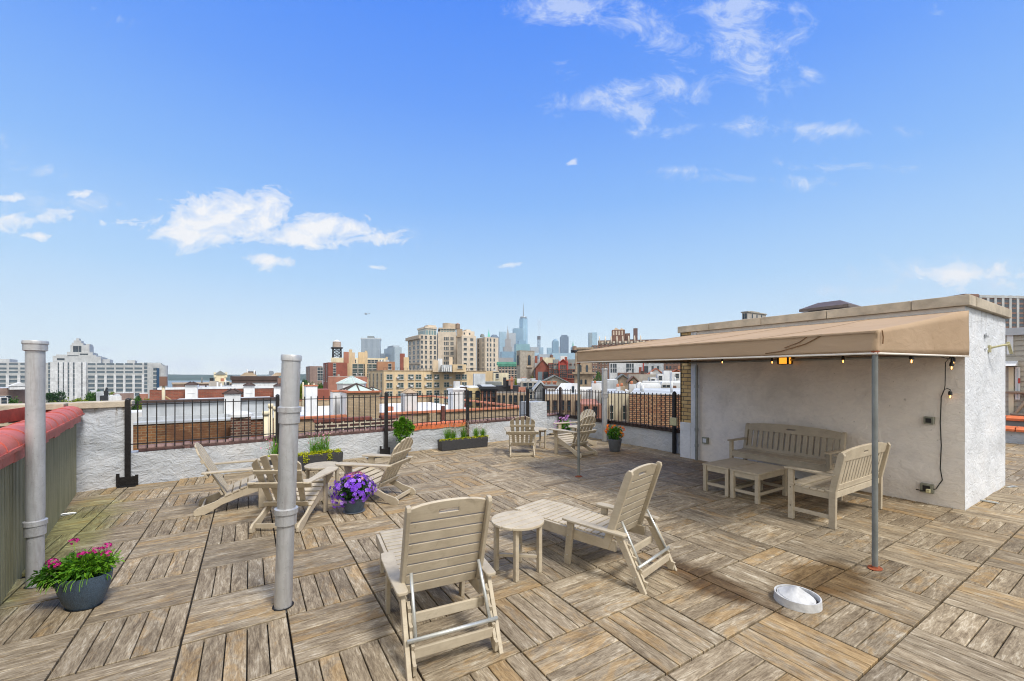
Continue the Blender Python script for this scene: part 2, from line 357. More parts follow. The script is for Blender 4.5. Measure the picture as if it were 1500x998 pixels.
    def build(s, name, mat, parent=None, bevel=0.0, loc=None, seg=2):
        if any(f.smooth for f in s.bm.faces):
            for e in s.bm.edges:
                if len(e.link_faces) == 2 and e.calc_face_angle(0) > .6: e.smooth = False
        me = bpy.data.meshes.new(name); s.bm.to_mesh(me); s.bm.free()
        for m in (mat if isinstance(mat, (list, tuple)) else [mat]): me.materials.append(m)
        o = bpy.data.objects.new(name, me); COL.objects.link(o)
        if parent is not None: o.parent = parent
        if loc is not None: o.location = loc
        if bevel:
            bv = o.modifiers.new('Bevel', 'BEVEL'); bv.width = bevel; bv.segments = seg; bv.limit_method = 'ANGLE'; bv.angle_limit = R(35); bv.harden_normals = False
        return o

def tag(o, label, cat, group=None, kind=None):
    if label: o['label'] = label
    if cat: o['category'] = cat
    if group: o['group'] = group
    if kind: o['kind'] = kind
    return o
def thing(name, label, cat, loc=(0, 0, 0), rz=0.0, group=None):
    o = bpy.data.objects.new(name, None); COL.objects.link(o); o.empty_display_size = 0.2
    o.location = loc; o.rotation_euler = (0, 0, rz); return tag(o, label, cat, group)
def struct(o): o['kind'] = 'structure'; return o
def dup(root, loc, rz, label, group=None):
    r = root.copy(); COL.objects.link(r); r.location = loc; r.rotation_euler = (0, 0, rz); r['label'] = label
    if group: r['group'] = group
    def rec(src, dst):
        for ch in list(src.children):
            c = ch.copy(); COL.objects.link(c); c.parent = dst; rec(ch, c)
    rec(root, r); return r
SUN_E, SUN_ANG = 2.4, 13
HAZE, HZD, HZC = True, 0.95e-4, (0.72, 0.86, 1.0)
FILL_DECK = (1.30, 1.26, 1.18)
# =================================================================== THE ROOF TERRACE
def inpoly(x, y, poly):
    c = False; n = len(poly)
    for i in range(n):
        x0, y0 = poly[i]; x1, y1 = poly[(i+1) % n]
        if (y0 > y) != (y1 > y) and x < (x1-x0)*(y-y0)/(y1-y0)+x0: c = not c
    return c
LWX = lambda y: -1.62 - (y-4.82)*0.1425            # face of the ribbed wall on the left
BWY = lambda x: 8.82 + 0.095*(x+1.6)               # inner face of the back parapet
TERR = [(LWX(-1.0)-.2, -1.0), (LWX(8.64)-.2, 8.64), (-1.6, BWY(-1.6)), (6.6, BWY(6.6)), (7.2, BWY(7.2)), (8.05, 10.1), (8.05, 5.7), (16.5, 5.7), (16.5, -1.0)]
ROOF = [(-9.0, -6.0), (-9.0, 9.0), (-1.6, 9.05), (8.3, 10.35), (8.3, 7.5), (18.5, 7.5), (18.5, -6.0)]
mb = MB(); mb.prism(ROOF, 'z', -17.0, -0.035); struct(mb.build('roof_slab', M['membrane']))
def build_deck():
    mb = MB(); T = 0.61; U0, V0 = 1.603, 2.062; gap = 0.0075; edge = 0.0065
    for i in range(-5, 15):
        for j in range(-8, 25):
            y0, x0 = U0 + i*T, V0 + j*T
            cx, cy = x0+T/2, y0+T/2
            Yc = cx*(-ST) + cy*CT; Xc = cx*CT + cy*ST
            if Yc < 1.1 or abs(Xc) > 1.45*Yc+1.6: continue
            if not (inpoly(cx, cy, TERR) or any(inpoly(cx+a, cy+b, TERR) for a in (-.3, .3) for b in (-.3, .3))): continue
            if 7.9 < cx < 9.9 and 1.7 < cy < 5.5: continue
            along_y = (i+j) % 2 == 0
            tt = rnd.gauss(0, 0.10); grey_t = rnd.random(); amb_t = rnd.gauss(0, .12)
            dz = rnd.uniform(-.002, .002); tx, ty = rnd.uniform(-.003, .003), rnd.uniform(-.003, .003)
            w = (T-2*edge)/5
            for k in range(5):
                a0 = edge + k*w + (gap/2 if k else 0); a1 = edge + (k+1)*w - (gap/2 if k < 4 else 0)
                if along_y: bx = (x0+a0, x0+a1, y0+edge, y0+T-edge)
                else: bx = (x0+edge, x0+T-edge, y0+a0, y0+a1)
                bcx, bcy = (bx[0]+bx[1])/2, (bx[2]+bx[3])/2
                if not inpoly(bcx, bcy, TERR): 
                    continue
                amber = min(1, max(0, rnd.gauss(0.30+amb_t, 0.22) + (0.5 if rnd.random() < 0.09 else 0)))
                tone = (amber, min(1, max(0, 0.5+tt+rnd.gauss(0, .13))), min(1, max(0, grey_t*0.7+rnd.random()*0.4)), 1)
                ou, ov = rnd.uniform(0, 60), rnd.uniform(0, 60)
                z1 = 0.0 + dz + rnd.uniform(-.0008, .0008); c = 0.003
                def P(x, y, z): return Vector((x, y, z + (x-cx)*tx + (y-cy)*ty))
                top = [P(bx[0]+c, bx[2]+c, z1), P(bx[1]-c, bx[2]+c, z1), P(bx[1]-c, bx[3]-c, z1), P(bx[0]+c, bx[3]-c, z1)]
                mid = [P(bx[0], bx[2], z1-c), P(bx[1], bx[2], z1-c), P(bx[1], bx[3], z1-c), P(bx[0], bx[3], z1-c)]
                low = [P(bx[0], bx[2], -.028), P(bx[1], bx[2], -.028), P(bx[1], bx[3], -.028), P(bx[0], bx[3], -.028)]
                def UV(p): return (p.y-y0+ou, p.x-x0+ov) if along_y else (p.x-x0+ou, p.y-y0+ov)
                def F(q): mb.face(q, [UV(p) for p in q], tone)
                F(top)
                for s in range(4):
                    t = (s+1) % 4; F([mid[s], mid[t], top[t], top[s]]); F([low[s], low[t], mid[t], mid[s]])
    return struct(mb.build('deck', M['deck']))
build_deck()

def lumpy(mb, p0, p1, z0, z1, amp=0.012, cell=0.07, nrm=None, seed=0.0, fy=5.0):
    """a hand-rendered wall face: a grid with low lumps"""
    p0, p1 = Vector(p0), Vector(p1); d = p1-p0; ln = d.length; d.normalize(); n = nrm or Vector((d.y, -d.x, 0))
    nx, nz = max(2, int(ln/cell)), max(2, int((z1-z0)/cell)); V = []; fs = []
    for i in range(nx+1):
        for k in range(nz+1):
            p = p0 + d*(ln*i/nx) + Vector((0, 0, z0 + (z1-z0)*k/nz))
            q = Vector((p.x*3+seed, p.y*3, p.z*fy)); h = noise.noise(q)*amp + noise.noise(q*3.1)*amp*0.45
            if i in (0, nx) or k == nz: h *= 0.25
            V.append(p + n*h)
    for i in range(nx):
        for k in range(nz):
            a = i*(nz+1)+k; fs.append((a, a+nz+1, a+nz+2, a+1))
    out = mb.wire(V, fs)
    for f in out: f.smooth = True
    return out
def wall_run(mb, p0, p1, th, z0, z1, **kw):
    """lumpy inner face + plain back, ends and top"""
    p0, p1 = Vector((p0[0], p0[1], 0)), Vector((p1[0], p1[1], 0)); d = (p1-p0).normalized(); n = Vector((d.y, -d.x, 0)); b = -n*th
    lumpy(mb, p0, p1, z0, z1, nrm=n, **kw); e = n*(-0.006)
    q = [p0+e, p1+e, p1+b, p0+b]; lo = [v+Vector((0, 0, z0)) for v in q]; hi = [v+Vector((0, 0, z1-.002)) for v in q]
    mb.wire(lo+hi, [(4, 5, 6, 7), (1, 2, 6, 5), (2, 3, 7, 6), (3, 0, 4, 7)])

# ---- back parapet
PT = 0.30
t = thing('parapet_wall', 'low silver-painted back parapet topped with clay coping pipes behind the seating', 'wall', (0, 0, 0))
mb = MB(); wall_run(mb, (-1.61, BWY(-1.61)), (6.58, BWY(6.58)), PT, -0.03, 0.50, amp=.022)
mb.build('wall', M['plaster'], t)
def along(x, off=0.0, z=0.0): return Vector((x + off*0.095, BWY(x) + off, z))
def coping_pipe(x0, x1, mat, par):
    """clay pipe lengths with collars laid along the wall top"""
    x = x0; k = 0; mb = MB()
    while x < x1-0.05:
        e = min(x+0.62, x1); j = noise.noise(Vector((x, 3, 1)))*0.012
        mb.tube([along(x, .09, .535+j), along((x+e)/2, .09, .54+j), along(e, .09, .53)], .058, 12)
        mb.tube([along(e-.045, .09, .532), along(e-.04, .09, .532), along(e+.03, .09, .532), along(e+.035, .09, .532)], [.06, .076, .076, .06], 12)
        x = e; k += 1
    mb.build('coping_pipe', mat, par)
coping_pipe(-1.52, 2.95, M['clay_pipe'], t)
mb = MB(); x = 2.98; k = 0
while x < 4.55:
    e = min(x+.30, 4.55); z = 0.503 + 0.012*(k % 2)
    prof = [(-.02, z-.03), (-.02, z+.05), (.04, z+.085), (.16, z+.10), (.30, z+.06), (.30, z-.02)]
    pts0 = [along(x, o, zz) for o, zz in prof]; pts1 = [along(e+.02, o, zz) for o, zz in prof]; n = len(prof)
    mb.wire(pts0+pts1, [tuple(range(n))[::-1], tuple(range(n, 2*n))] + [(i, (i+1) % n, n+(i+1) % n, n+i) for i in range(n)])
    x = e; k += 1
mb.build('coping_tile', M['terracotta'], t)
coping_pipe(4.58, 6.55, M['clay_pipe'], t)

# ---- corner pier and the short return
t = thing('corner_pier', 'square silver-painted pier standing in the far corner under a short fence bay', 'pier', (0, 0, 0))
mb = MB(); z1 = .95
pr = [Vector((6.58, BWY(6.58)-.02, 0)), Vector((7.18, BWY(7.18)-.02, 0)), Vector((7.15, 10.15, 0)), Vector((6.55, 10.1, 0))]
for a, b in ((0, 1), (1, 2), (2, 3), (3, 0)): lumpy(mb, pr[a], pr[b], -.03, z1, amp=.014)
mb.prism([(v.x, v.y) for v in pr], 'z', z1-.02, z1+.02); mb.build('wall', M['plaster'], t)
t = thing('parapet_wall', 'low grey parapet along the right side behind the orange flower pot', 'wall', (0, 0, 0))
mb = MB(); wall_run(mb, (8.05, 10.1), (8.05, 5.70), PT, -.03, .46, amp=.016)
wall_run(mb, (7.17, 9.95), (8.05, 10.1), PT, -.03, .50, amp=.016); mb.build('wall', M['plaster'], t)
mb = MB(); mb.tube([(7.2, 10.0, .53), (8.0, 10.15, .53)], .055, 10); mb.build('coping_pipe', M['clay_pipe'], t)
mb = MB(); mb.box((8.0, 5.72, .455), (8.30, 10.1, .475)); mb.box((7.985, 5.72, .46), (8.0, 10.1, .54)); mb.build('steel_edge', M['rust_iron'], t, bevel=.003)

# ---- left pier + coping wall + ribbed wall with tile cap
t = thing('wall_pier', 'tall silver-painted pier with water-stained face and stone cap beside the first black fence post', 'pier', (0, 0, 0))
mb = MB(); P0, P1 = Vector((-2.18, 8.66, 0)), Vector((-1.60, 8.80, 0))
lumpy(mb, P0, P1, -.03, 1.235, amp=.03, cell=.05, fy=3.0)
lumpy(mb, P1, Vector((-1.64, 9.12, 0)), -.03, 1.235, amp=.012)
mb.wire([P0+Vector((0, 0, -.03)), P0+Vector((0, .32, -.03)), P0+Vector((0, .32, 1.235)), P0+Vector((0, 0, 1.235))], [(0, 1, 2, 3)]); mb.build('wall', M['plaster'], t)
mb = MB(); mb.prism([(-2.24, 8.61), (-1.57, 8.77), (-1.60, 9.18), (-2.26, 9.04)], 'z', 1.235, 1.325); mb.build('cap_stone', M['stone'], t, bevel=.008)
t = thing('brick_wall', 'dark brick wall with thick white mortar and stone coping beyond the red tile cap', 'wall', (0, 0, 0))
mb = MB(); mb.box((-9, 8.63, -.03), (-2.26, 8.95, 1.235)); mb.build('wall', M['dark_brick'], t)
mb = MB()
x = -2.27
while x > -9: mb.box((x-1.1, 8.57, 1.235), (x-.006, 9.02, 1.322)); x -= 1.106
mb.build('coping_stone', M['stone'], t, bevel=.008)
mb = MB(); mb.box((-3.1, 8.612, 1.10), (-2.27, 8.626, 1.30)); mb.prism([(8.60, 1.14), (8.60, 1.31), (6.2, 1.31), (6.2, 1.18)], 'x', -2.53, -2.515, Matrix.Identity(4))
mb.build('flashing', M['red_flash'], t)

t = thing('ribbed_wall', 'olive ribbed metal wall with a cap of red half-round tiles on the left edge of the terrace', 'wall', (LWX(8.6), 8.6, 0), math.atan2(-1, 0.1425) )
# local x runs from the far end towards the viewer, local y is towards the terrace
LEN = 10.2
mb = MB(); pts = []; n = int(LEN/.046)
for i in range(n+1):
    x = i*.046; pts += [(x, 0.0), (x+.018, 0.0), (x+.025, .012), (x+.039, .012)]
poly = pts + [(pts[-1][0], -.16), (0, -.16)]
v = [(p[0], p[1], -.03) for p in poly] + [(p[0], p[1], 1.06) for p in poly]; m_ = len(poly)
mb.wire(v, [(i, (i+1) % m_, m_+(i+1) % m_, m_+i) for i in range(m_)]); mb.build('ribbed_panel', M['corr'], t)
mb = MB(); x = 0.0; k = 0
while x < LEN:
    e = x+.34; zz = .004*(k % 2)
    prof = [(.055, 1.05+.012*math.sin(k*2.3)), (.055, 1.135), (.095, 1.15), (.095, 1.175)] + [(-.06+.14*math.cos(a), 1.17+.115*math.sin(a)+zz) for a in [math.pi*q/12 for q in range(0, 13)]] + [(-.22, 1.15), (-.20, 1.03)]
    m_ = len(prof); V = [(x+.002, a, b) for a, b in prof] + [(e-.002, a, b+.004) for a, b in prof]
    out = mb.wire(V, [tuple(range(m_))[::-1], tuple(range(m_, 2*m_))] + [(i, (i+1) % m_, m_+(i+1) % m_, m_+i) for i in range(m_)])
    for f in out[2+3:2+15]: f.smooth = True
    prof2 = [(-.06+.145*math.cos(a), 1.17+.121*math.sin(a)+zz) for a in [math.pi*q/12 for q in range(0, 13)]]; m_ = len(prof2)
    V = [(e-.018, a, b) for a, b in prof2] + [(e+.010, a, b) for a, b in prof2] 
    mb.wire(V, [tuple(range(m_))[::-1], tuple(range(m_, 2*m_))] + [(i, (i+1) % m_, m_+(i+1) % m_, m_+i) for i in range(m_)])
    x = e; k += 1
bmesh.ops.recalc_face_normals(mb.bm, faces=mb.bm.faces[:]); mb.build('cap_tile', M['red_tile'], t)

# ---- vent pipes
def vent(label, x, y, z1, r, collars, top, lean=(0, 0), sq=False, group='vent pipes through the deck'):
    t = thing('vent_pipe', label, 'pipe', (x, y, 0), 0, group)
    def c(z): return Vector((lean[0]*z, lean[1]*z, z))
    zs = [-.03, collars[0]] if collars else [-.03]
    mb = MB(); n = 24; pts = [c(-.03 + (z1+.03)*k/12) for k in range(13)]
    rs = [r*(1+.012*math.sin(k*1.9)) * (0.94 if (collars and pts[k].z < collars[0]) else 1.0) for k in range(13)]
    mb.tube(pts, rs, 28); mb.build('shaft', M['pipe'], t)
    for z in collars:
        mb = MB(); mb.tube([c(z-.105), c(z-.10), c(z-.03), c(z-.022), c(z-.018), c(z+.018), c(z+.024)], [r*1.03, r*1.13, r*1.14, r*1.14, r*1.26, r*1.26, r*1.03], 28); mb.build('collar', M['pipe'], t)
    mb = MB()
    if top == 'wide': mb.tube([c(z1-.085), c(z1-.08), c(z1-.03), c(z1-.026), c(z1-.01), c(z1)], [r*1.03, r*1.26, r*1.26, r*1.36, r*1.36, r*1.30], 28)
    else: mb.tube([c(z1-.045), c(z1-.043), c(z1-.006), c(z1)], [r*1.02, r*1.10, r*1.10, r*1.04], 28)
    mb.build('rim', M['pipe'], t)
    mb = MB(); mb.lathe([(r*1.15, .0015), (r*1.15, .004)], 24); mb.build('deck_hole', M['membrane'], t)
    return t
vent('thick silver vent pipe with a wide rim standing in front of the red tile cap', -1.50, 5.03, 2.02, .057, [.52], 'wide')
vent('tall silver vent pipe with two collars leaning slightly in front of the tan chairs', 0.215, 3.60, 1.89, .064, [.72, 1.48], 'small', lean=(.028, -.018))
vent('slim pale vent pipe rising behind the orange flower pot', 7.86, 8.03, 1.90, .072, [1.24], 'small')

# ---- fences
def fence_post(mb, p, top, r=.033):
    mb.box((p.x-r, p.y-r, 0), (p.x+r, p.y+r, top)); mb.lathe([(r*1.1, top), (r*1.1, top+.012), (r*.7, top+.03), (r*.2, top+.038)], 10, Matrix.Translation((p.x, p.y, 0)))
def bay(par, a, b, zt, zb, rt, rb, step=.118, mat=None):
    mb = MB(); d = b-a; ln = d.length; u = d.normalized(); yaw = Matrix.Rotation(math.atan2(u.y, u.x), 4, 'Z'); c = (a+b)/2
    for z in (rt, rb): mb.cbox((c.x, c.y, z), (ln-.05, .022, .014), yaw)
    n = max(1, round(ln/step)); 
    for k in range(1, n):
        p = a + d*(k/n); mb.cbox((p.x, p.y, (zt+zb)/2), (.015, .015, zt-zb), yaw @ Matrix.Rotation(rnd.uniform(-.004, .004), 4, 'Y'))
    return mb.build('picket_panel', mat or M['iron'], par)
def xpx(px, off):   # x along the back parapet line seen at a pixel column
    k = (px-750)/F; c0 = 8.82+.095*1.6+off
    # X=CT*x+ST*y ; Y=-ST*x+CT*y ; y=c0+.095x
    return (k*CT*c0 - ST*c0)/(CT + ST*.095 + k*ST - k*CT*.095)
ft = thing('iron_fence', 'black iron picket fence along the clay-piped back parapet', 'fence', (0, 0, 0))
PX = [xpx(p, -.05) for p in (188, 407, 566, 685, 773)]
for k, x in enumerate(PX):
    mb = MB(); fence_post(mb, along(x, -.05), 1.335); mb.build('post', M['iron'], ft, bevel=.003)
for a, b in zip(PX[:-1], PX[1:]): bay(ft, along(a, -.05), along(b, -.05), 1.315, .565, 1.265, .645)
for x, w in ((PX[0], .11), (PX[2]-.04, .09)):
    mb = MB(); p = along(x, -.05)
    for s in (-1, 1): mb.box((p.x+s*w-.02, p.y-.045, 0), (p.x+s*w+.02, p.y-.035, .19-.02*s))
    mb.box((p.x-w, p.y-.04, .0), (p.x+w, p.y-.03, .15)); mb.box((p.x-w, p.y-.12, .0), (p.x+w, p.y-.03, .012)); mb.build('post_bracket', M['iron'], ft)
bt = thing('iron_fence', 'short black picket bay raised on top of the corner pier', 'fence', (0, 0, 0))
a, b = Vector((6.64, 9.75, 0)), Vector((7.22, 9.83, 0)); bay(bt, a, b, 1.315, 1.03, 1.265, 1.06)
mb = MB(); mb.box((b.x-.03, b.y-.03, 0), (b.x+.03, b.y+.03, 1.34)); mb.build('post', M['iron'], bt)
rt_ = thing('iron_fence', 'brown-black picket fence above the right parapet, running up to the buff brick corner', 'fence', (0, 0, 0))
ys = [10.0, 8.12, 5.98]; 
for y in ys:
    mb = MB(); fence_post(mb, Vector((7.96, y, 0)), 1.335, .034); mb.build('post', M['rust_iron'] if y != 5.98 else M['iron'], rt_, bevel=.003)
for a, b in ((10.0, 8.12), (8.12, 5.98), (5.98, 5.68)): bay(rt_, Vector((7.96, a, 0)), Vector((7.96, b, 0)), 1.315, .49, 1.265, .56, mat=M['rust_iron'])
bay(rt_, Vector((7.22, 9.83, 0)), Vector((7.96, 10.0, 0)), 1.315, .57, 1.265, .64, mat=M['rust_iron'])
t = thing('junction_box', 'small cream junction box strapped to the fence post next to the buff brick', 'box', (7.90, 5.95, .71))
mb = MB(); mb.box((-.03, -.085, -.085), (.022, .085, .085)); mb.build('cover', M['box_cream'], t, bevel=.008)
mb = MB(); mb.tube([(-.0, 0, -.08), (0, 0, -.5), (0.01, .0, -.66)], .011, 8); mb.build('conduit', M['iron'], t)

# ---- stair bulkhead
BX0, BX1, BY0, BY1, BZ = 7.78, 10.06, 1.50, 5.67, 2.62
t = thing('stair_bulkhead', 'white rendered stair bulkhead with stone coping behind the beige awning', 'building', (0, 0, 0))
mb = MB(); z0 = -.03
lumpy(mb, (BX0, BY1, 0), (BX0, BY0, 0), z0, BZ, amp=.010, cell=.06, nrm=Vector((-1, 0, 0)), seed=5)
lumpy(mb, (BX0, BY0, 0), (BX1, BY0, 0), z0, BZ, amp=.011, cell=.06, nrm=Vector((0, -1, 0)), seed=9)
n_side = len(mb.bm.faces)
mb.wire([(BX0, BY1, z0), (BX1, BY1, z0), (BX1, BY0, z0), (BX0, BY1, BZ), (BX1, BY1, BZ), (BX1, BY0, BZ), (BX0, BY0, BZ)], [(0, 3, 4, 1), (1, 4, 5, 2), (3, 6, 5, 4)])
mb.bm.faces.ensure_lookup_table()
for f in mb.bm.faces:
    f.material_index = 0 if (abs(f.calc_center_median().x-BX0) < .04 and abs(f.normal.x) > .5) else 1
mb.build('wall', [M['plaster_warm_lit'], M['plaster_side']], t)
mb = MB(); 
def slab(x0, y0, x1, y1, zo=0): mb.box((x0, y0, BZ+.002), (x1, y1, BZ+.135+zo))
ys = [BY1+.05, 5.0, 4.0, 3.0, 2.0, BY0-.06]
for a, b in zip(ys[:-1], ys[1:]): slab(BX0-.07, b+.004, BX0+.26, a-.004, rnd.uniform(-.002, .002))
for a, b in ((BX0+.27, 8.95), (8.96, BX1+.06)): slab(a, BY0-.06, b, BY0+.26)
slab(BX1-.24, BY0+.27, BX1+.06, BY1+.05); slab(BX0+.27, BY1-.24, BX1-.25, BY1+.05)
mb.build('coping_stone', M['stone'], t, bevel=.006)
mb = MB(); mb.box((BX0-.022, 5.435, .74), (BX0+.02, BY1+.01, BZ-.001)); mb.box((BX0-.022, BY1-.02, .74), (BX1-.3, BY1+.012, BZ-.002)); mb.build('brick_corner', M['yellow_brick'], t)
mb = MB(); mb.box((BX0-.028, 5.30, -.03), (BX0+.02, 5.43, BZ-.003)); mb.box((BX0-.030, 5.43, -.03), (BX0+.02, BY1+.014, .738)); mb.build('render_strip', M['plaster_side'], t, bevel=.01)
mb = MB(); mb.tube([(BX0-.075, 5.265, 0), (BX0-.075, 5.265, 1.93)], .028, 12)
for z in (.3, .62, 1.5): mb.tube([(BX0-.075, 5.265, z-.03), (BX0-.075, 5.265, z+.03)], .036, 12)
mb.build('conduit', M['galv'], t)
# hipped vent on the bulkhead roof
t = thing('roof_vent', 'brown hipped metal vent cap sitting on the bulkhead roof', 'vent', (8.95, 3.42, BZ+.002), 0)
mb = MB(); mb.box((-.20, -.27, 0), (.20, .27, .28)); mb.build('curb', M['iron'], t)
mb = MB(); s, h = .30, .38; mb.box((-s, -h, .28), (s, h, .325)); mb.wire([(-s, -h, .325), (s, -h, .325), (s, h, .325), (-s, h, .325), (-.06, -.17, .44), (.06, -.17, .44), (.06, .17, .44), (-.06, .17, .44)], [(0, 1, 5, 4), (1, 2, 6, 5), (2, 3, 7, 6), (3, 0, 4, 7), (4, 5, 6, 7)])
mb.build('hipped_cap', flat('brown_metal_cap', (0.14, .105, .085), .5, .3, .2, 6), t)

# ---- awning
AX0, AX1, AY0, AY1 = 4.75, 7.755, 1.46, 5.51
t = thing('awning', 'beige canvas awning on two steel posts fixed to the white bulkhead', 'awning', (0, 0, 0))
mb = MB(); nx, ny = 24, 36; V = []; fs = []
def roofz(u, v):     # u 0 front..1 wall ; v along
    z = 2.137 + (2.555-2.137)*u - .012*math.sin(math.pi*u)*(1+.3*math.sin(9*v)); bars = abs(math.sin(v*math.pi*4)); return z - .014*bars*math.sin(math.pi*u)
for i in range(nx+1):
    for j in range(ny+1):
        u, v = i/nx, j/ny; V.append((AX0+(AX1-AX0)*u, AY0+(AY1-AY0)*v, roofz(u, v)))
for i in range(nx):
    for j in range(ny): a = i*(ny+1)+j; fs.append((a, a+ny+1, a+ny+2, a+1))
out = mb.wire(V, fs)
def valance(p0, p1, zt0, zt1, zb0, zb1, n, nz=6, nrm=Vector((-1, 0, 0))):
    V = []; fs = []
    for i in range(n+1):
        u = i/n
        for k in range(nz+1):
            w = k/nz; zt = zt0+(zt1-zt0)*u; zb = zb0+(zb1-zb0)*u
            wr = noise.noise(Vector((u*9+p0[0]*3, w*1.5, 2)))*.008*math.sin(math.pi*w) + math.exp(-u*16)*.006*math.sin(u*90+w*5)*(w > 0) * (w < 1)+ math.exp(-(1-u)*16)*.0025*(1 if p0[1] == p1[1] else 2)*math.sin(u*80+w*5)*(0 < w < 1)
            V.append(Vector((p0[0]+(p1[0]-p0[0])*u, p0[1]+(p1[1]-p0[1])*u, zt+(zb-zt)*w)) + nrm*wr)
    for i in range(n):
        for k in range(nz): a = i*(nz+1)+k; fs.append((a, a+nz+1, a+nz+2, a+1))
    return mb.wire(V, fs)
o1 = valance((AX0, AY1), (AX0, AY0), 2.137, 2.137, 1.955, 1.935, 90)
o2 = valance((AX0, AY0), (AX1, AY0), 2.137, 2.555, 1.935, 1.975, 60, nrm=Vector((0, -1, 0)))
o3 = valance((AX1, AY1), (AX0, AY1), 2.555, 2.137, 1.975, 1.955, 60, nrm=Vector((0, 1, 0)))
for f in mb.bm.faces: f.smooth = True
bmesh.ops.remove_doubles(mb.bm, verts=mb.bm.verts[:], dist=.0005)
es = [e for e in mb.bm.edges if len(e.link_faces) == 2 and e.calc_face_angle(0) > .6]
for e in es: e.smooth = False
o = mb.build('canvas', M['canvas'], t); so = o.modifiers.new('Solidify', 'SOLIDIFY'); so.thickness = .004; so.offset = 0
def seam(m):
    for v_ in (.25, .5, .75):
        y = AY0+(AY1-AY0)*v_; pts = [Vector((AX0+(AX1-AX0)*k/12, y, roofz(k/12, v_)+.004)) for k in range(13)]
        for p, q_ in zip(pts[:-1], pts[1:]): m.wire([p+Vector((0, -.012, 0)), p+Vector((0, .012, 0)), q_+Vector((0, .012, 0)), q_+Vector((0, -.012, 0)), p+Vector((0, -.012, .003)), p+Vector((0, .012, .003)), q_+Vector((0, .012, .003)), q_+Vector((0, -.012, .003))], [(4, 5, 6, 7), (0, 1, 5, 4), (3, 2, 6, 7), (0, 3, 7, 4), (1, 2, 6, 5)])
    m.box((AX0-.014, AY0, 2.118), (AX0-.006, AY1, 2.13)); m.box((AX0-.014, AY0+.01, 1.957), (AX0-.008, AY1-.01, 1.964))
mb = MB(); seam(mb); mb.build('seam', M['seam'], t)
def streak(pts, r=.006):
    mb = MB(); mb.tube(pts, r, 4); mb.build('brown_streak', M['streak'], t)
streak([(AX0-.008, AY0+.55, 2.12), (AX0-.012, AY0+.62, 2.07), (AX0-.012, AY0+.76, 2.02)], .0045); streak([(AX0-.008, AY0+.42, 2.125), (AX0-.012, AY0+.56, 2.05), (AX0-.013, AY0+.80, 1.985), (AX0-.012, AY0+.95, 1.97)], .005); streak([(AX0+.09, AY0-.010, 2.14), (AX0+.11, AY0-.012, 2.08), (AX0+.10, AY0-.012, 2.02)], .005)
mb = MB(); q = .010
mb.tube([(AX0-.004, AY1, 1.951), (AX0-.004, (AY0+AY1)/2, 1.937), (AX0-.004, AY0, 1.931)], q, 8); mb.tube([(AX0, AY0-.004, 1.931), (AX1, AY0-.004, 1.971)], q, 8)
mb.build('edging', M['white_trim'], t)
mb = MB()
def bar(a, b, r=.02): mb.tube([a, b], r, 8)
bar((AX0+.03, AY0+.03, 1.96), (AX0+.03, AY1-.03, 1.975)); bar((AX0+.03, AY0+.03, 2.10), (AX0+.03, AY1-.03, 2.10))
bar((AX1-.02, AY0+.03, 1.99), (AX1-.02, AY1-.03, 1.99)); bar((AX1-.02, AY0+.03, 2.52), (AX1-.02, AY1-.03, 2.52))
for k in range(5):
    y = AY0+.03 + (AY1-AY0-.06)*k/4; bar((AX0+.03, y, 2.10), (AX1-.02, y, 2.515), .014)
for y in (AY0+.03, AY1-.03): bar((AX0+.03, y, 1.965), (AX1-.02, y, 1.99)); bar((AX0+.03, y, 1.965), (AX0+.03, y, 2.10))
mb.build('frame', M['galv'], t)
for y in (AY0, AY1):
    mb = MB(); y_ = y + (.02 if y == AY0 else -.02); mb.tube([(AX0+.02, y_, 0.01), (AX0+.02, y_, 1.96)], .0225, 14)
    p = mb.build('post', M['post'], t)
    mb = MB(); mb.lathe([(.070, 0.001), (.070, .006), (.033, .010), (.028, .022)], 18, Matrix.Translation((AX0+.02, y_, 0)), sx=1.0, sy=.75); mb.build('base_plate', M['rust'], p)
    mb = MB(); mb.lathe([(.030, 1.925), (.032, 1.93), (.032, 1.955)], 14, Matrix.Translation((AX0+.02, y_, 0))); mb.build('top_clamp', M['rust'], p)

# ---- lamps, string lights and boxes on the bulkhead
ly = (BX0-.07)*(CT+(1150-750)/F*ST)/((1150-750)/F*CT-ST)
t = thing('wall_lantern', 'small square amber wall lantern glowing under the awning', 'lamp', (BX0-.008, ly, 1.975))
mb = MB(); a = .075
for sy in (-1, 1):
    for sx in (-.13, -.005): mb.box((sx-.012, sy*a-.012, -.055), (sx+.012, sy*a+.012, .06))
mb.box((-.137, -a-.006, .055), (0, a+.006, .066)); mb.box((-.137, -a-.006, -.062), (0, a+.006, -.052)); mb.build('cage', M['iron'], t)
mb = MB(); mb.box((-.128, -a+.002, -.05), (-.006, a-.002, .053)); mb.build('glass', M['lampglass'], t)
mb = MB(); mb.box((-.02, -.12, .03), (.0, .15, .05)); mb.build('bracket', M['iron'], t)
t = thing('string_lights', 'black cord of small glowing filament bulbs under the awning, trailing down to the wall socket', 'string lights', (0, 0, 0))
def bulb(p):
    x, y, z = p
    mb = MB(); mb.lathe([(.008, z+.0), (.018, z-.01), (.022, z-.05), (.018, z-.055)][::-1], 12, Matrix.Translation((x, y, 0))); s = mb.build('socket', M['black'], t)
    mb = MB(); mb.lathe([(.003, z-.104), (.013, z-.097), (.019, z-.080), (.017, z-.062), (.013, z-.055)], 12, Matrix.Translation((x, y, 0))); mb.build('bulb', M['glass'], t)
    mb = MB(); mb.tube([(x, y, z-.062), (x, y, z-.092)], .005, 6); mb.build('filament', M['bulb'], t)
wx = BX0-.05
def ylpx(px, x):  # y for a given x seen at pixel column
    k = (px-750)/F; return (x*CT + k*ST*x)/(k*CT - ST)
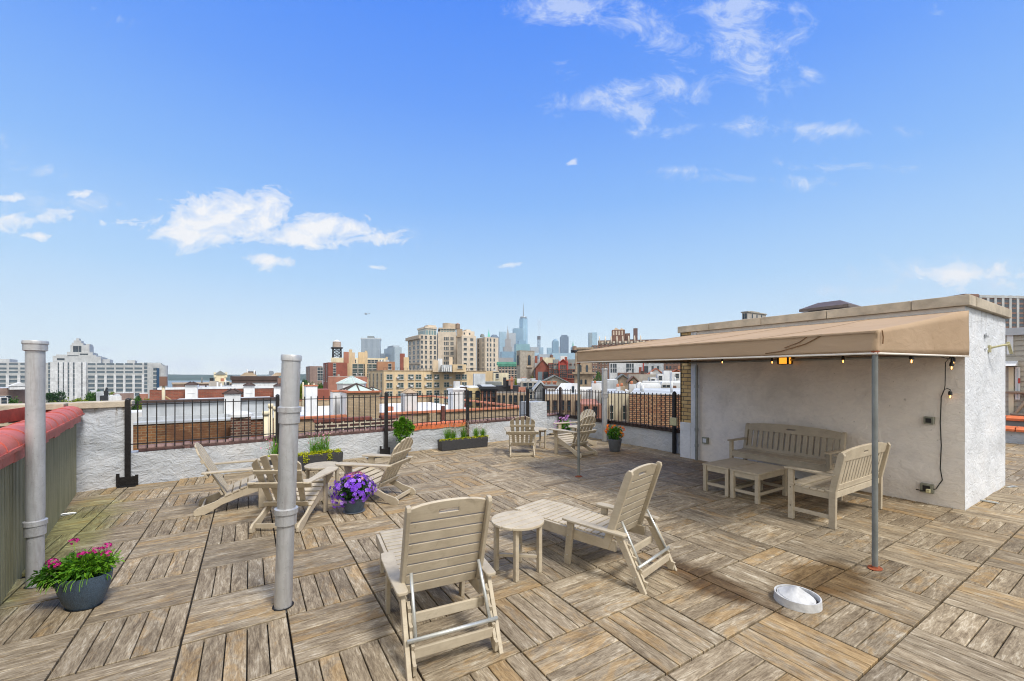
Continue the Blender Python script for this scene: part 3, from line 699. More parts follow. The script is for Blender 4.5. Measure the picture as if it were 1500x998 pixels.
bl = [(7.35, ylpx(1058, 7.35), 2.045), (7.35, ylpx(1131, 7.35), 2.02), (7.35, ylpx(1235, 7.35), 2.01), (5.80, 1.50, 1.955), (7.30, 1.52, 1.90), (7.52, 1.55, 1.96), (7.72, 1.62, 1.53)]
for p in bl: bulb(p)
cord = [(7.35, 5.3, 2.08), (7.35, ylpx(1058, 7.35), 2.045), (7.35, 4.3, 2.03), (7.35, ylpx(1131, 7.35), 2.02), (7.35, 3.2, 2.02), (7.35, ylpx(1235, 7.35), 2.01), (7.3, 2.0, 2.03), (7.3, 1.52, 1.985)]
mb = MB(); mb.tube(cord, .005, 6); mb.tube([(5.80, 1.50, 1.955), (6.6, 1.50, 1.955), (7.2, 1.52, 1.93), (7.3, 1.52, 1.965), (7.52, 1.55, 1.97), (7.6, 1.6, 1.96), (7.70, 1.66, 1.90), (7.73, 1.67, 1.60), (7.74, 1.68, 1.535)], .005, 6)
mb.tube([(7.30, 1.52, 1.98), (7.31, 1.52, 1.94), (7.30, 1.52, 1.90)], .012, 6); mb.tube([(7.74, 1.68, 1.545), (7.735, 1.65, 1.56), (7.72, 1.62, 1.545), (7.72, 1.62, 1.53)], .005, 6)
mb.tube([(7.74, 1.68, 1.54), (7.75, 1.71, 1.45), (7.75, 1.72, 1.1), (7.75, 1.71, .8), (7.75, 1.72, .5), (7.75, 1.70, .35), (7.74, 1.76, .22), (7.72, 1.86, .17), (7.71, 1.95, .175)], .006, 6)
mb.build('cord', M['black'], t)
def wallbox(name, label, cat, y, z, w, h, mat, inner, grp=None):
    t = thing(name, label, cat, (BX0-.012, y, z), 0, grp)
    mb = MB(); mb.box((-.045, -w/2, -h/2), (.02, w/2, h/2)); mb.build('body', mat, t, bevel=.005)
    mb = MB(); mb.box((-.052, -w*.28, -h*.3), (-.0455, w*.28, h*.3)); mb.build('face_plate', inner, t)
    return t
wallbox('socket_box', 'grey-green switch box halfway up the wall right of the long bench', 'box', ylpx(1362, BX0), zat(618, 5.5), .10, .10, M['box_grey'], M['black'])
t = wallbox('socket_box', 'grey outlet box near the floor with the light cord plugged in', 'box', ylpx(1359, BX0), .21, .13, .12, M['box_grey'], M['black'])
mb = MB(); mb.box((-.10, -.045, -.05), (-.05, -.005, 0)); mb.build('plug', M['box_cream'], t, bevel=.006)
wallbox('socket_box', 'weathered outlet box low on the wall beside the grey conduit', 'box', 5.10, .42, .12, .13, M['box_grey'], M['plaster_side'])
sx_ = 8.58
t = thing('solar_lamp', 'slim cream solar wall lamp on a short arm, on the white side wall', 'lamp', (9.0, BY0-.01, 2.12), 0)
mb = MB(); mb.box((-.04, -.012, -.06), (.04, .012, .04)); mb.tube([(0, 0, 0), (.02, -.10, .03), (.10, -.17, .05)], .014, 8); mb.build('arm', M['box_cream'], t)
mb = MB(); mb.cbox((.20, -.16, .0), (.27, .035, .022), Matrix.Rotation(R(36), 4, 'Y')); mb.build('lamp_head', M['box_cream'], t, bevel=.008)
mb = MB(); mb.box((-.25, -.018, .17), (-.15, .0, .2)); mb.box((-.25, -.016, -.03), (-.17, .0, -.005)); mb.box((-.22, -.03, .14), (-.2, .0, .17)); mb.build('old_bracket', M['plaster_side'], t)

# ---- deck details
t = thing('floor_vent', 'round silver floor vent with a tilted cone cap set in the deck', 'vent', (3.56, 1.575, 0), 0)
mb = MB(); n = 40; V = []; r0, r1 = .152, .143
for r, z in ((r0+.004, 0), (r0, .06), (r1, .06), (r1, .015)):
    for k in range(n): a = 2*math.pi*k/n; V.append((r*math.cos(a), r*math.sin(a), z))
out = mb.wire(V, [(i*n+k, i*n+(k+1) % n, (i+1)*n+(k+1) % n, (i+1)*n+k) for i in range(3) for k in range(n)])
for f in out: f.smooth = abs(f.normal.z) < .5
mb.build('ring', M['drain'], t)
mb = MB(); mt = Matrix.Translation((.0, .01, .032)) @ Matrix.Rotation(R(5), 4, 'X'); mb.lathe([(.126, 0), (.126, .010), (.116, .014), (.116, .018), (.080, .038), (.008, .088)], 36, mt, smooth=False); mb.build('cone_cap', M['drain'], t)
mb = MB(); mb.lathe([(.1415, .004), (.1415, .008)], 30); mb.build('drain_hole', M['membrane'], t)
for k, (p, l) in enumerate(((G(97, 755), 'flat metal bracket lying by the ribbed green wall'), (G(1449, 736), 'flat metal bracket nearer the corner of the white side wall'), (G(1482, 714), 'flat metal bracket farther along the white side wall'))):
    t = thing('deck_bracket', l, 'bracket', (p.x, p.y, .004), R(20+70*k), 'loose metal brackets on the deck')
    mb = MB(); mb.box((-.09, -.02, 0), (.09, .02, .006)); mb.tube([(-.08, 0, .01), (-.02, .01, .02), (.08, 0, .01)], .006, 6); mb.build('plate', M['alum'], t)

# =================================================================== FURNITURE
PM = M['poly']
def adirondack():
    t = thing('adirondack_chair', '', 'chair')
    for s in (-1, 1):
        mb = MB()
        poly = [(-.47, .012), (-.455, 0), (-.36, 0), (-.30, .03), (-.18, .10), (.05, .175), (.31, .235), (.33, .26), (.33, .365), (.31, .375), (.24, .36), (.05, .285), (-.12, .215), (-.26, .145), (-.36, .115), (-.43, .095), (-.468, .06)]
        mb.prism(poly, 'x', s*.25-.013, s*.25+.013); mb.build('side_rail', PM, t, bevel=.004)
        mb = MB(); mb.box((s*.277-.013, .215, 0), (s*.277+.013, .305, .515)); mb.build('front_leg', PM, t, bevel=.004)
        mb = MB(); mb.prism([(.235, .515), (.235, .36), (.25, .345), (.27, .35), (.33, .50), (.335, .515)], 'x', s*.305-.012+s*.01, s*.305+.012+s*.01) if False else mb.prism([(s*.29, .514), (s*.29, .36), (s*.30, .355), (s*.365, .47), (s*.375, .514)], 'y', .248, .272)
        mb.build('arm_bracket', PM, t, bevel=.003)
        mb = MB(); o = [(.245, .395), (.275, .42), (.355, .42), (.395, .385), (.405, .30), (.39, .10), (.36, -.12), (.345, -.36), (.33, -.385), (.275, -.385), (.262, -.36), (.268, -.10), (.245, .15)]
        mb.prism([(s*a, b) for a, b in o], 'z', .515, .538); mb.build('arm', PM, t, bevel=.006)
    mb = MB()
    for k in range(6):
        y = .30 - k*.083; z = .372 - max(0, (.30-y))*.40 + (.004 if k == 0 else 0)
        mb.cbox((0, y, z+.012), (.545, .072, .02), Matrix.Rotation(R(20 if k else 6), 4, 'X'))
    mb.box((-.265, .331, .27), (.265, .351, .375)); mb.build('seat', PM, t, bevel=.004)
    tilt = R(27); rot = Matrix.Translation((0, -.135, .20)) @ Matrix.Rotation(tilt, 4, 'X')
    mb = MB(); wb, wt = .445, .565; n = 5; g = .033
    for k in range(n):
        f0, f1 = k/n-.5, (k+1)/n-.5
        b0, b1, t0, t1 = wb*f0+g/2, wb*f1-g/2, wt*f0+g/2, wt*f1-g/2
        def top(x): return .50 + .25*math.sqrt(max(0, 1-(x/(.30))**2))
        pts = [(b0, 0), (b1, 0)]
        h1 = top(t1); h0 = top(t0); mid = [(t0+(t1-t0)*q, top(t0+(t1-t0)*q)) for q in (.25, .5, .75)]
        pts += [(t1, h1)] + mid[::-1] + [(t0, h0)]
        mb.prism(pts, 'y', -.0105, .0105, rot)
    mb.build('backrest', PM, t, bevel=.004)
    mb = MB(); mb.cbox((0, -.335, .497), (.70, .022, .07), Matrix.Rotation(tilt, 4, 'X')); mb.cbox((0, -.385, .655), (.53, .022, .05), Matrix.Rotation(tilt, 4, 'X')); mb.cbox((0, -.19, .245), (.50, .022, .06), Matrix.Rotation(tilt, 4, 'X')); mb.build('back_brace', PM, t, bevel=.004)
    mb = MB(); mb.box((-.237, -.40, .035), (.237, -.38, .085)); mb.build('stretcher', PM, t, bevel=.003)
    return t
ad = adirondack()
GA = 'tan slatted garden armchairs round the small tables'
def mid(p, q, f): return ((p[0]+q[0])/2*(1-f), 0)
def put(root, feet, rz, label, first=False, back=.42):
    """feet: middle between the rear feet; the origin is `back` ahead of it"""
    d = Vector((-math.sin(rz), math.cos(rz), 0)); p = Vector((feet[0], feet[1], 0)) + d*back
    if first: root.location = p; root.rotation_euler = (0, 0, rz); root['label'] = label; root['group'] = GA; return root
    return dup(root, p, rz, label, GA)
put(ad, (-.53, 6.70), R(-91), 'tan slatted armchair on the far left, back to the left pier, facing right', True)
put(ad, (.25, 5.33), R(-29), 'tan slatted armchair seen from behind, partly hidden by the leaning pipe')
put(ad, (1.83, 5.77), R(45), 'tan slatted armchair right of the purple flowers, facing left')
put(ad, (4.88, 7.40), R(-32), 'tan slatted armchair seen straight from behind near the corner pier')
put(ad, (6.11, 6.74), R(6), 'tan slatted armchair seen side-on behind the thin awning post')
put(ad, (7.22, 7.95), R(88), 'farthest tan slatted armchair, mostly hidden behind its neighbour')

def round_table():
    t = thing('side_table', '', 'table'); r = .235
    mb = MB(); n = 5; w = 2*r/n; 
    for k in range(n):
        a, b = -r+k*w+.004, -r+(k+1)*w-.004; pts = []
        def cx(y): return math.sqrt(max(0, r*r-y*y))
        ys = [a+(b-a)*q/8 for q in range(9)]
        pts = [(cx(y), y) for y in ys] + [(-cx(y), y) for y in ys[::-1]]
        if k == 0: pts = [p for i, p in enumerate(pts)]
        mb.prism(pts, 'z', .437, .46)
    mb.build('tabletop', PM, t, bevel=.004)
    c = .135
    for sx in (-1, 1):
        for sy in (-1, 1):
            mb = MB(); mb.box((sx*c-.019, sy*c-.019, 0), (sx*c+.019, sy*c+.019, .436)); mb.build('leg', PM, t, bevel=.004)
    mb = MB()
    for s in (-1, 1): mb.cbox((0, 0, .15+.0125*s), (2*math.hypot(c, c)-.04, .03, .025), Matrix.Rotation(R(45*s), 4, 'Z'))
    mb.build('cross_brace', PM, t, bevel=.003); mb = MB()
    for s in (-1, 1): mb.cbox((0, 0, .41+.0125*s), (2*math.hypot(c, c)-.04, .03, .025), Matrix.Rotation(R(45*s), 4, 'Z'))
    mb.build('top_brace', PM, t, bevel=.003)
    return t
rt = round_table(); GT = 'small round tan side tables'
rt.location = (2.02, 3.14, 0); rt.rotation_euler = (0, 0, R(8)); rt['label'] = 'round tan side table between the two loungers'; rt['group'] = GT
dup(rt, (.88, 6.50, 0), R(30), 'round tan side table on the left, among three slatted armchairs', GT)
dup(rt, (5.80, 8.15, 0), R(-10), 'round tan side table in front of the corner pier', GT)

def lounger():
    """origin at the middle between the rear feet; +y towards the foot end"""
    t = thing('sun_lounger', '', 'lounger')
    for s in (-1, 1):
        mb = MB(); x = s*.255
        mb.prism([(.27, .245), (.27, .33), (1.30, .33), (1.44, .325), (1.50, .315), (1.50, .25), (1.40, .235), (.60, .235)], 'x', x-.014, x+.014); mb.build('side_rail', PM, t, bevel=.004)
        mb = MB(); mb.box((x-s*.03-.016, 1.40, 0), (x-s*.03+.016, 1.47, .30)); mb.build('foot_leg', PM, t, bevel=.004)
        mb = MB(); x2 = s*.284; mb.prism([(.73, 0), (.795, 0), (.755, .405), (.685, .405)], 'x', x2-.014, x2+.014); mb.build('arm_leg', PM, t, bevel=.004)
        mb = MB(); mb.prism([(-.02, 0), (.035, 0), (.27, .405), (.195, .405)], 'x', x2-.014, x2+.014)
        p = mb.build('rear_leg', PM, t, bevel=.004)
        mb = MB()                                  # notched rack inside the rear leg
        q = [(.0, .012)]; 
        for k in range(4):
            f = .05+k*.085; bx = f*.58; q += [(bx-.035, f), (bx-.045, f+.03), (bx-.012, f+.035), (bx-.005, f+.055)]
        q += [(.20, .34), (.235, .34), (.045, .012)]
        mb.prism(q, 'x', x2-s*.030-.010, x2-s*.030+.010); mb.build('notched_rack', PM, t, bevel=.002)
        mb = MB(); o = [(.238, .78), (.25, .80), (.30, .805), (.33, .79), (.338, .70), (.335, .40), (.325, .17), (.315, .155), (.265, .155), (.255, .17), (.252, .5)]
        mb.prism([(s*a, b) for a, b in o], 'z', .405, .428); mb.build('arm', PM, t, bevel=.006)
    mb = MB(); y = 1.49; 
    while y > .40:
        mb.box((-.238, y-.060, .318), (.238, y, .338)); y -= .0735
    mb.build('seat', PM, t, bevel=.004)
    tilt = R(18.5); rot = Matrix.Translation((0, .36, .285)) @ Matrix.Rotation(tilt, 4, 'X')
    for s in (-1, 1):
        mb = MB(); x = s*.262; mb.prism([(-.034, -.03), (.034, -.03), (.036, .45), (.028, .66), (.012, .70), (-.022, .705), (-.036, .68)], 'x', x-.014, x+.014, rot); mb.build('back_stile', PM, t, bevel=.005)
    mb = MB(); z = .03
    for k in range(7): mb.box((-.246, .0, z), (.246, .02, z+.068), rot); z += .0785
    xs = [-.246, -.18, -.12, -.075, -.065, -.02, .02, .065, .075, .12, .18, .246]
    def zf(x): 
        tp = .655 + .05*math.sqrt(max(0, 1-(x/.262)**2)); o = .013 if abs(x) <= .066 else 0.0005
        return [z, .632-o, .632+o, tp]
    mb.cells(xs, zf, {(4, 1), (5, 1), (6, 1)}, 'y', .0, .022, rot) 
    mb.build('backrest', PM, t, bevel=.003)
    mb = MB(); r_ = .011
    for s in (-1, 1): mb.tube([(s*.225, .235, .50), (s*.235, .06, .19)], r_, 10)
    mb.tube([(-.285, .055, .185), (.285, .055, .185)], .013, 10); mb.build('support_bar', M['alum'], t)
    mb = MB(); mb.box((-.25, .035, .085), (.25, .055, .145)); mb.build('rear_stretcher', PM, t, bevel=.004)
    mb = MB(); mb.box((-.25, .19, .205), (.25, .21, .265)); mb.build('mid_stretcher', PM, t, bevel=.004)
    mb = MB(); mb.box((-.22, 1.42, .12), (.22, 1.44, .17)); mb.box((-.25, 1.30, .24), (.25, 1.32, .315)); mb.build('foot_stretcher', PM, t, bevel=.004)
    mb = MB()
    for s in (-1, 1):
        for (yy, zz) in ((.755, .09), (.745, .27), (.20, .36), (.11, .2), (.07, .11)): mb.tube([(s*.297, yy, zz), (s*.3005, yy, zz)], .006, 8)
    mb.build('bolt', M['alum'], t)
    return t
lg = lounger(); GL = 'reclining slatted loungers'
lg.location = (1.055, 2.31, 0); lg.rotation_euler = (0, 0, R(-6.5)); lg['label'] = 'nearest tan slatted lounger, seen from behind its raised back'; lg['group'] = GL
dup(lg, (2.94, 2.345, 0), R(13.5), 'tan slatted lounger right of the round table, pointing away to the left', GL)

def bench(wd, name='garden_bench'):
    """faces +y, origin centre of the rear legs line"""
    t = thing(name, '', 'bench'); h = wd/2
    for s in (-1, 1):
        x = s*(h-.03)
        mb = MB(); mb.box((x-.025, .40, 0), (x+.025, .46, .595)); mb.build('front_leg', PM, t, bevel=.005)
        mb = MB(); mb.prism([(-.03, 0), (.035, 0), (.035, .42), (-.055, .86), (-.10, .875), (-.118, .84), (-.035, .42)], 'x', x-.025, x+.025); mb.build('rear_leg', PM, t, bevel=.005)
        mb = MB(); mb.box((x-.036, -.03, .595), (x+.036, .50, .62)); mb.build('arm', PM, t, bevel=.006)
        mb = MB(); mb.box((x-.012, .03, .10), (x+.012, .41, .145)); mb.build('side_stretcher', PM, t, bevel=.003)
        mb = MB(); mb.box((x-.014, .03, .33), (x+.014, .41, .41)); mb.build('seat_rail', PM, t, bevel=.003)
    mb = MB()
    for k in range(6): 
        y = .455-k*.078; mb.box((-h+.002, y-.068, .412 - (.012 if 1 < k < 5 else 0)), (h-.002, y, .434 - (.012 if 1 < k < 5 else 0)))
    mb.build('seat', PM, t, bevel=.004)
    mb = MB(); mb.box((-h+.056, .435, .335), (h-.056, .457, .411)); mb.box((-h+.056, -.01, .335), (h-.056, .012, .405)); mb.build('apron', PM, t, bevel=.003)
    tilt = R(11.5); rot = Matrix.Translation((0, .005, .42)) @ Matrix.Rotation(tilt, 4, 'X')
    mb = MB(); n = int((wd-.12)/.083); w = (wd-.12)/n
    for k in range(n):
        x = -h+.06+k*w; mb.box((x+.012, 0, .045), (x+w-.012, .016, .36), rot)
    mb.box((-h+.055, -.006, .01), (h-.055, .022, .062), rot); mb.build('back_slat_panel', PM, t, bevel=.002)
    xs = [-h+.055] + [-h+.055 + (wd-.11)*k/16 for k in range(1, 7)] + [-.075, -.065, 0, .065, .075] + [-h+.055 + (wd-.11)*k/16 for k in range(10, 16)] + [h-.055]
    def zf(x):
        o = .012 if abs(x) <= .066 else .0005; m_ = .415
        return [.345, m_-o, m_+o, .415+.075*math.sqrt(max(0, 1-(x/(h*1.02))**2))+.005]
    i0 = xs.index(-.065); mb = MB(); mb.cells(xs, zf, {(i0, 1), (i0+1, 1)}, 'y', -.008, .024, rot); mb.build('top_rail', PM, t, bevel=.003)
    mb = MB()
    for s in (-1, 1):
        for zz in (.16, .38): mb.tube([(s*(h-.004), .43, zz), (s*(h-.001), .43, zz)], .007, 8)
    mb.build('bolt', M['iron'], t)
    return t
b1 = bench(1.50); b1.location = (7.50, 3.44, 0); b1.rotation_euler = (0, 0, R(90)); b1['label'] = 'long tan garden bench backed against the bulkhead wall'; b1['group'] = 'slatted garden benches'
b2 = bench(1.40); b2.location = (6.26, 2.11, 0); b2.rotation_euler = (0, 0, 0); b2['label'] = 'tan garden bench seen from behind, next to the right awning post'; b2['group'] = 'slatted garden benches'
def low_table():
    """top .40 x .82 seen end-on: x length, y width"""
    t = thing('coffee_table', '', 'table'); L_, w = .80, .405
    mb = MB(); n = 9
    for k in range(n):
        a = -L_/2 + k*L_/n; mb.box((a+.002, -w/2, .385), (a+L_/n-.002, w/2, .41))
    mb.build('tabletop', PM, t, bevel=.003)
    for sx in (-1, 1):
        for sy in (-1, 1):
            mb = MB(); cx, cy = sx*(L_/2-.035), sy*(w/2-.032); mb.box((cx-.028, cy-.025, 0), (cx+.028, cy+.025, .384)); mb.build('leg', PM, t, bevel=.004)
    mb = MB()
    for sx in (-1, 1): mb.box((sx*(L_/2-.03)-.01, -w/2+.06, .31), (sx*(L_/2-.03)+.01, w/2-.06, .383)); mb.box((sx*(L_/2-.035)-.01, -w/2+.06, .10), (sx*(L_/2-.035)+.01, w/2-.06, .14))
    for sy in (-1, 1): mb.box((-L_/2+.065, sy*(w/2-.03)-.01, .31), (L_/2-.065, sy*(w/2-.03)+.01, .383)); mb.box((-L_/2+.065, sy*(w/2-.032)-.01, .10), (L_/2-.065, sy*(w/2-.032)+.01, .14))
    mb.build('apron', PM, t, bevel=.003)
    return t
lt = low_table(); lt.location = (6.17, 3.225, 0); lt['label'] = 'tan slatted coffee table nearer the viewer, touching its twin'; lt['group'] = 'coffee tables in front of the bench'
dup(lt, (6.17, 3.645, 0), 0, 'tan slatted coffee table farther left of the touching pair', 'coffee tables in front of the bench')

# =================================================================== PLANTS
LG = mat_leaf('fresh_leaf', (0.016, 0.07, 0.006), (0.075, 0.22, 0.012), (0.22, 0.46, 0.03))
LY = mat_leaf('yellow_green_leaf', (0.10, 0.20, 0.008), (0.42, 0.50, 0.01), (0.72, 0.68, 0.02))
LD = mat_leaf('deep_leaf', (0.012, 0.04, 0.008), (0.03, 0.105, 0.014), (0.075, 0.20, 0.025))
LS = mat_leaf('silver_leaf', (0.16, 0.22, 0.15), (0.28, 0.36, 0.26), (0.42, 0.50, 0.38))
def petal_mat(name, lo, mid, hi): return mat_leaf(name, lo, mid, hi, .55)
PUR = petal_mat('violet_petal', (0.12, 0.02, 0.45), (0.25, 0.07, 0.72), (0.52, 0.30, 0.90))
MAG = petal_mat('magenta_petal', (0.32, 0.005, 0.12), (0.55, 0.01, 0.22), (0.75, 0.06, 0.35))
PINK = petal_mat('pink_petal', (0.60, 0.15, 0.25), (0.75, 0.25, 0.38), (0.85, 0.45, 0.55))
LIL = petal_mat('lilac_petal', (0.45, 0.15, 0.55), (0.65, 0.30, 0.68), (0.8, 0.5, 0.8))
ORG = petal_mat('orange_petal', (0.75, 0.07, 0.005), (0.85, 0.19, 0.01), (0.92, 0.36, 0.02))
def basis(n):
    n = n.normalized(); a = Vector((0, 0, 1)).cross(n)
    if a.length < .05: a = Vector((1, 0, 0))
    a.normalize(); return a, n.cross(a), n
def leaf(mb, p, d, ln, w, tone, droop=.3):
    """one bent leaf pointing along d"""
    d = d.normalized(); a, b, _ = basis(d); ang = rnd.uniform(0, 6.28); s = (a*math.cos(ang)+b*math.sin(ang)); s = (s - Vector((0, 0, s.z*.6))).normalized()
    dn = Vector((0, 0, -1))*ln*droop; m_ = p+d*ln*.5; e = p+d*ln+dn
    c = (tone, rnd.random(), 0, 1)
    mb.face([p, m_+s*w*.5+dn*.2, e, m_-s*w*.5+dn*.2], None, c)
def rdir(up=0.2):
    while True:
        v = Vector((rnd.uniform(-1, 1), rnd.uniform(-1, 1), rnd.uniform(-1, 1)))
        if .1 < v.length < 1: v.normalize(); v.z += up; return v.normalized()
def clump(mb, c, rad, n, ln, w, up=.3, shell=.55, tlo=.1, thi=.95, droop=.3, zmin=None):
    c = Vector(c)
    for _ in range(n):
        d = rdir(.0); r = shell+(1-shell)*rnd.random(); 
        p = c + Vector((d.x*rad[0], d.y*rad[1], d.z*rad[2]))*r*rnd.uniform(.75, 1.05)
        if zmin is not None and p.z < zmin: continue
        g = noise.noise(p*14)*.25
        q = (d + Vector((0, 0, up)) + rdir(0)*.7).normalized()
        leaf(mb, p, q, ln*rnd.uniform(.6, 1.3), w*rnd.uniform(.7, 1.2), min(1, max(0, rnd.uniform(tlo, thi)+g)), droop)
def flower(mb, p, n, r, petals=5, tone=None, cup=.25):
    a, b, n = basis(n); t0 = rnd.random() if tone is None else tone; st = rnd.uniform(0, 6.28)
    for k in range(petals):
        a0 = st+2*math.pi*k/petals; a1 = a0 + 2*math.pi/petals*.92; am = (a0+a1)/2
        P = lambda an, rr, h: p + (a*math.cos(an)+b*math.sin(an))*rr + n*h
        mb.face([p, P(a0, r*.8, r*cup), P(am-.15, r*1.05, r*cup*.6), P(am+.15, r*1.05, r*cup*.6), P(a1, r*.8, r*cup)], None, (min(1, max(0, t0+rnd.uniform(-.15, .15))), 0, 0, 1))
def heads(mb, c, rad, n, r, up=.3, zmin=None, cluster=1, csz=.03):
    c = Vector(c)
    for _ in range(n):
        d = rdir(up); p = c + Vector((d.x*rad[0], d.y*rad[1], d.z*rad[2]))*rnd.uniform(.93, 1.08)
        if zmin is not None and p.z < zmin: continue
        if cluster == 1: flower(mb, p, (d+rdir(0)*.35), r*rnd.uniform(.75, 1.2))
        else:
            for _ in range(cluster): e = rdir(.6); flower(mb, p+e*csz*rnd.uniform(.5, 1), e, r*rnd.uniform(.7, 1.1))
def pot(name, par, prof, mat, **kw):
    mb = MB(); mb.lathe(prof, 32, **kw); return mb.build(name, mat, par)

# left bowl
t = thing('flower_bowl', 'dark speckled oval bowl of lime leaves and magenta flowers by the thick vent pipe', 'planter', (-1.06, 4.40, 0), R(-32))
pot('bowl', t, [(.105, 0), (.11, .012), (.135, .05), (.165, .13), (.180, .20), (.185, .245), (.172, .245), (.165, .215)], M['slate_pot'], sx=1.0, sy=.72)
mb = MB(); mb.lathe([(.12, 0), (.12, .003)], 20, sx=1.0, sy=.72); mb.build('saucer', M['black'], t)
mb = MB(); clump(mb, (0, 0, .30), (.195, .14, .095), 1400, .045, .020, .35, .3, zmin=.22); clump(mb, (-.15, -.06, .27), (.12, .10, .07), 380, .055, .028, .1, .3, tlo=.0, thi=.5); clump(mb, (.17, 0, .34), (.10, .09, .07), 220, .035, .016, .6, .2, tlo=.5)
for k in range(26):
    a = rnd.uniform(-2.8, 0.2); p = Vector((.2*math.cos(a), .14*math.sin(a), .26)); mb.tube([p, p+Vector((math.cos(a)*.05, math.sin(a)*.05, -.01)), p+Vector((math.cos(a)*.07, math.sin(a)*.07, -.06*rnd.random()-.02))], .0015, 4)
mb.build('foliage', LG, t)
mb = MB()
for c, n in (((-.10, .02, .475), 1), ((.02, -.03, .40), 2), ((.08, 0, .415), 1), ((-.09, -.12, .36), 1), ((.19, -.02, .40), 1), ((-.13, -.10, .375), 1), ((.12, .05, .43), 1)):
    for _ in range(20): e = rdir(.4); flower(mb, Vector(c)+Vector((e.x*.032, e.y*.032, e.z*.018)), e, .009)
mb.build('blossom', MAG, t)
mb = MB()
for c in ((-.10, .02, .46), (.02, -.03, .39), (.19, -.02, .39)): mb.tube([(c[0]*.6, c[1], .3), c], .002, 5)
mb.build('stem', LG, t)
# petunias
t = thing('petunia_pot', 'small round dark pot overflowing with violet and pink petunias', 'planter', (1.13, 5.60, 0))
pot('pot', t, [(.10, 0), (.105, .01), (.125, .08), (.142, .15), (.147, .18), (.13, .18), (.125, .16)], M['slate_pot'])
mb = MB(); mb.lathe([(.11, 0.001), (.135, .012), (.132, .014)], 24); mb.build('saucer', M['grey_pot'], t)
mb = MB(); clump(mb, (0, 0, .29), (.215, .215, .15), 1500, .045, .022, .2, .35, tlo=0, thi=.7, zmin=.15); mb.build('foliage', LD, t)
mb = MB(); heads(mb, (0, 0, .29), (.235, .235, .165), 175, .026, .15, zmin=.16); heads(mb, (0, 0, .29), (.27, .27, .19), 40, .026, .1, zmin=.14); heads(mb, (-.15, .02, .2), (.13, .13, .12), 34, .025, -.1, zmin=.08); mb.build('blossom', PUR, t)
mb = MB(); heads(mb, (.03, .02, .435), (.12, .12, .045), 28, .022, .6); mb.build('pink_blossom', PINK, t)
# troughs
def trough(label, p0, p1, h, dep, gr=None):
    p0, p1 = Vector((p0[0], p0[1], 0)), Vector((p1[0], p1[1], 0)); d = p1-p0; ln = d.length
    t = thing('planter_trough', label, 'planter', p0, math.atan2(d.y, d.x), 'long charcoal planter troughs')
    mb = MB(); mb.prism([(.02, 0), (ln-.02, 0), (ln, h), (0, h)], 'y', 0, dep); mb.build('trough', M['trough'], t, bevel=.01)
    mb = MB(); mb.box((.02, .02, h), (ln-.02, dep-.02, h+.006)); mb.build('soil', M['soil'], t)
    return t, ln
t, ln = trough('long charcoal trough of yellow creeping leaves half hidden behind the round side table', (.22, 8.40), (1.52, 8.50), .27, .26)
mb = MB()
for k in range(9): clump(mb, (.07+ln*k/9.2, .07, .285), (.09, .09, .05), 230, .026, .018, .3, .3, tlo=.3, thi=1)
for k in (.55, .9): clump(mb, (k*ln*.9, -.02, .22), (.05, .03, .09), 90, .024, .016, 0, .3, tlo=.3)
mb.build('yellow_foliage', LY, t)
mb = MB()
def blades(mb, cx, cy, z, n, h, sp, w=.004, tlo=.2):
    for _ in range(n):
        a = rnd.uniform(0, 6.28); l = h*rnd.uniform(.5, 1); s = sp*rnd.uniform(.1, 1); p = Vector((cx+rnd.gauss(0, .03), cy+rnd.gauss(0, .02), z)); e = Vector((math.cos(a)*s, math.sin(a)*s, l)); q = Vector((-math.sin(a), math.cos(a), 0))*w
        m_ = p+e*.55+Vector((0, 0, l*.12)); c = (rnd.uniform(tlo, 1), 0, 0, 1)
        mb.face([p-q, p+q, m_+q*.8, m_-q*.8], None, c); mb.face([m_-q*.8, m_+q*.8, p+e], None, c)
for k in (.12, .30, .62, .70, .78): blades(mb, ln*k, .13, .27, 60, .40, .2, .003, .4)
clump(mb, (ln*.66, .13, .36), (.16, .1, .09), 300, .04, .012, .6, .2); mb.build('grass_tuft', LG, t)
mb = MB()
for _ in range(60):
    c = Vector((ln*rnd.choice((.05, .08, .6, .7, .74, .8))+rnd.gauss(0, .05), .13+rnd.gauss(0, .05), .27+rnd.uniform(.16, .36))); flower(mb, c, rdir(.3), .013)
mb.build('blossom', PINK, t)
t, ln = trough('long charcoal trough of feathery grasses and yellow leaves against the back parapet in the middle', (3.68, 8.92), (4.90, 8.93), .235, .24)
mb = MB()
for k in range(8): clump(mb, (.06+ln*k/7.6, .05, .245), (.10, .06, .028), 130, .022, .016, .3, .3, tlo=.4, thi=1)
clump(mb, (ln-.02, .06, .2), (.03, .05, .07), 60, .022, .014, 0, .3, tlo=.4); mb.build('yellow_foliage', LY, t)
mb = MB()
for k, h in ((.17, .26), (.28, .22), (.5, .30), (.78, .22), (.93, .2)):
    blades(mb, ln*k, .12, .24, 110, h*1.25, .18, .003, .4); clump(mb, (ln*k, .12, .31), (.13, .08, .09), 170, .035, .008, .8, .1, tlo=.3)
mb.build('grass_tuft', LG, t)
mb = MB()
for _ in range(110):
    a = rnd.uniform(0, 6.28); b = Vector((ln*rnd.choice((.2, .3, .48, .55, .6, .8, .95))+rnd.gauss(0, .04), .12, .3)); e = b+Vector((math.cos(a)*.2*rnd.random(), math.sin(a)*.12, rnd.uniform(.12, .38))); mb.tube([b, (b+e)/2+Vector((0, 0, .03)), e], .0012, 3)
    for _ in range(2): flower(mb, e+rdir()*.01, rdir(.3), .009, tone=rnd.uniform(.3, 1))
mb.build('flower_spray', petal_mat('straw_pink_spray', (0.30, .16, .15), (0.42, 0.30, 0.24), (0.62, 0.5, 0.42)), t)
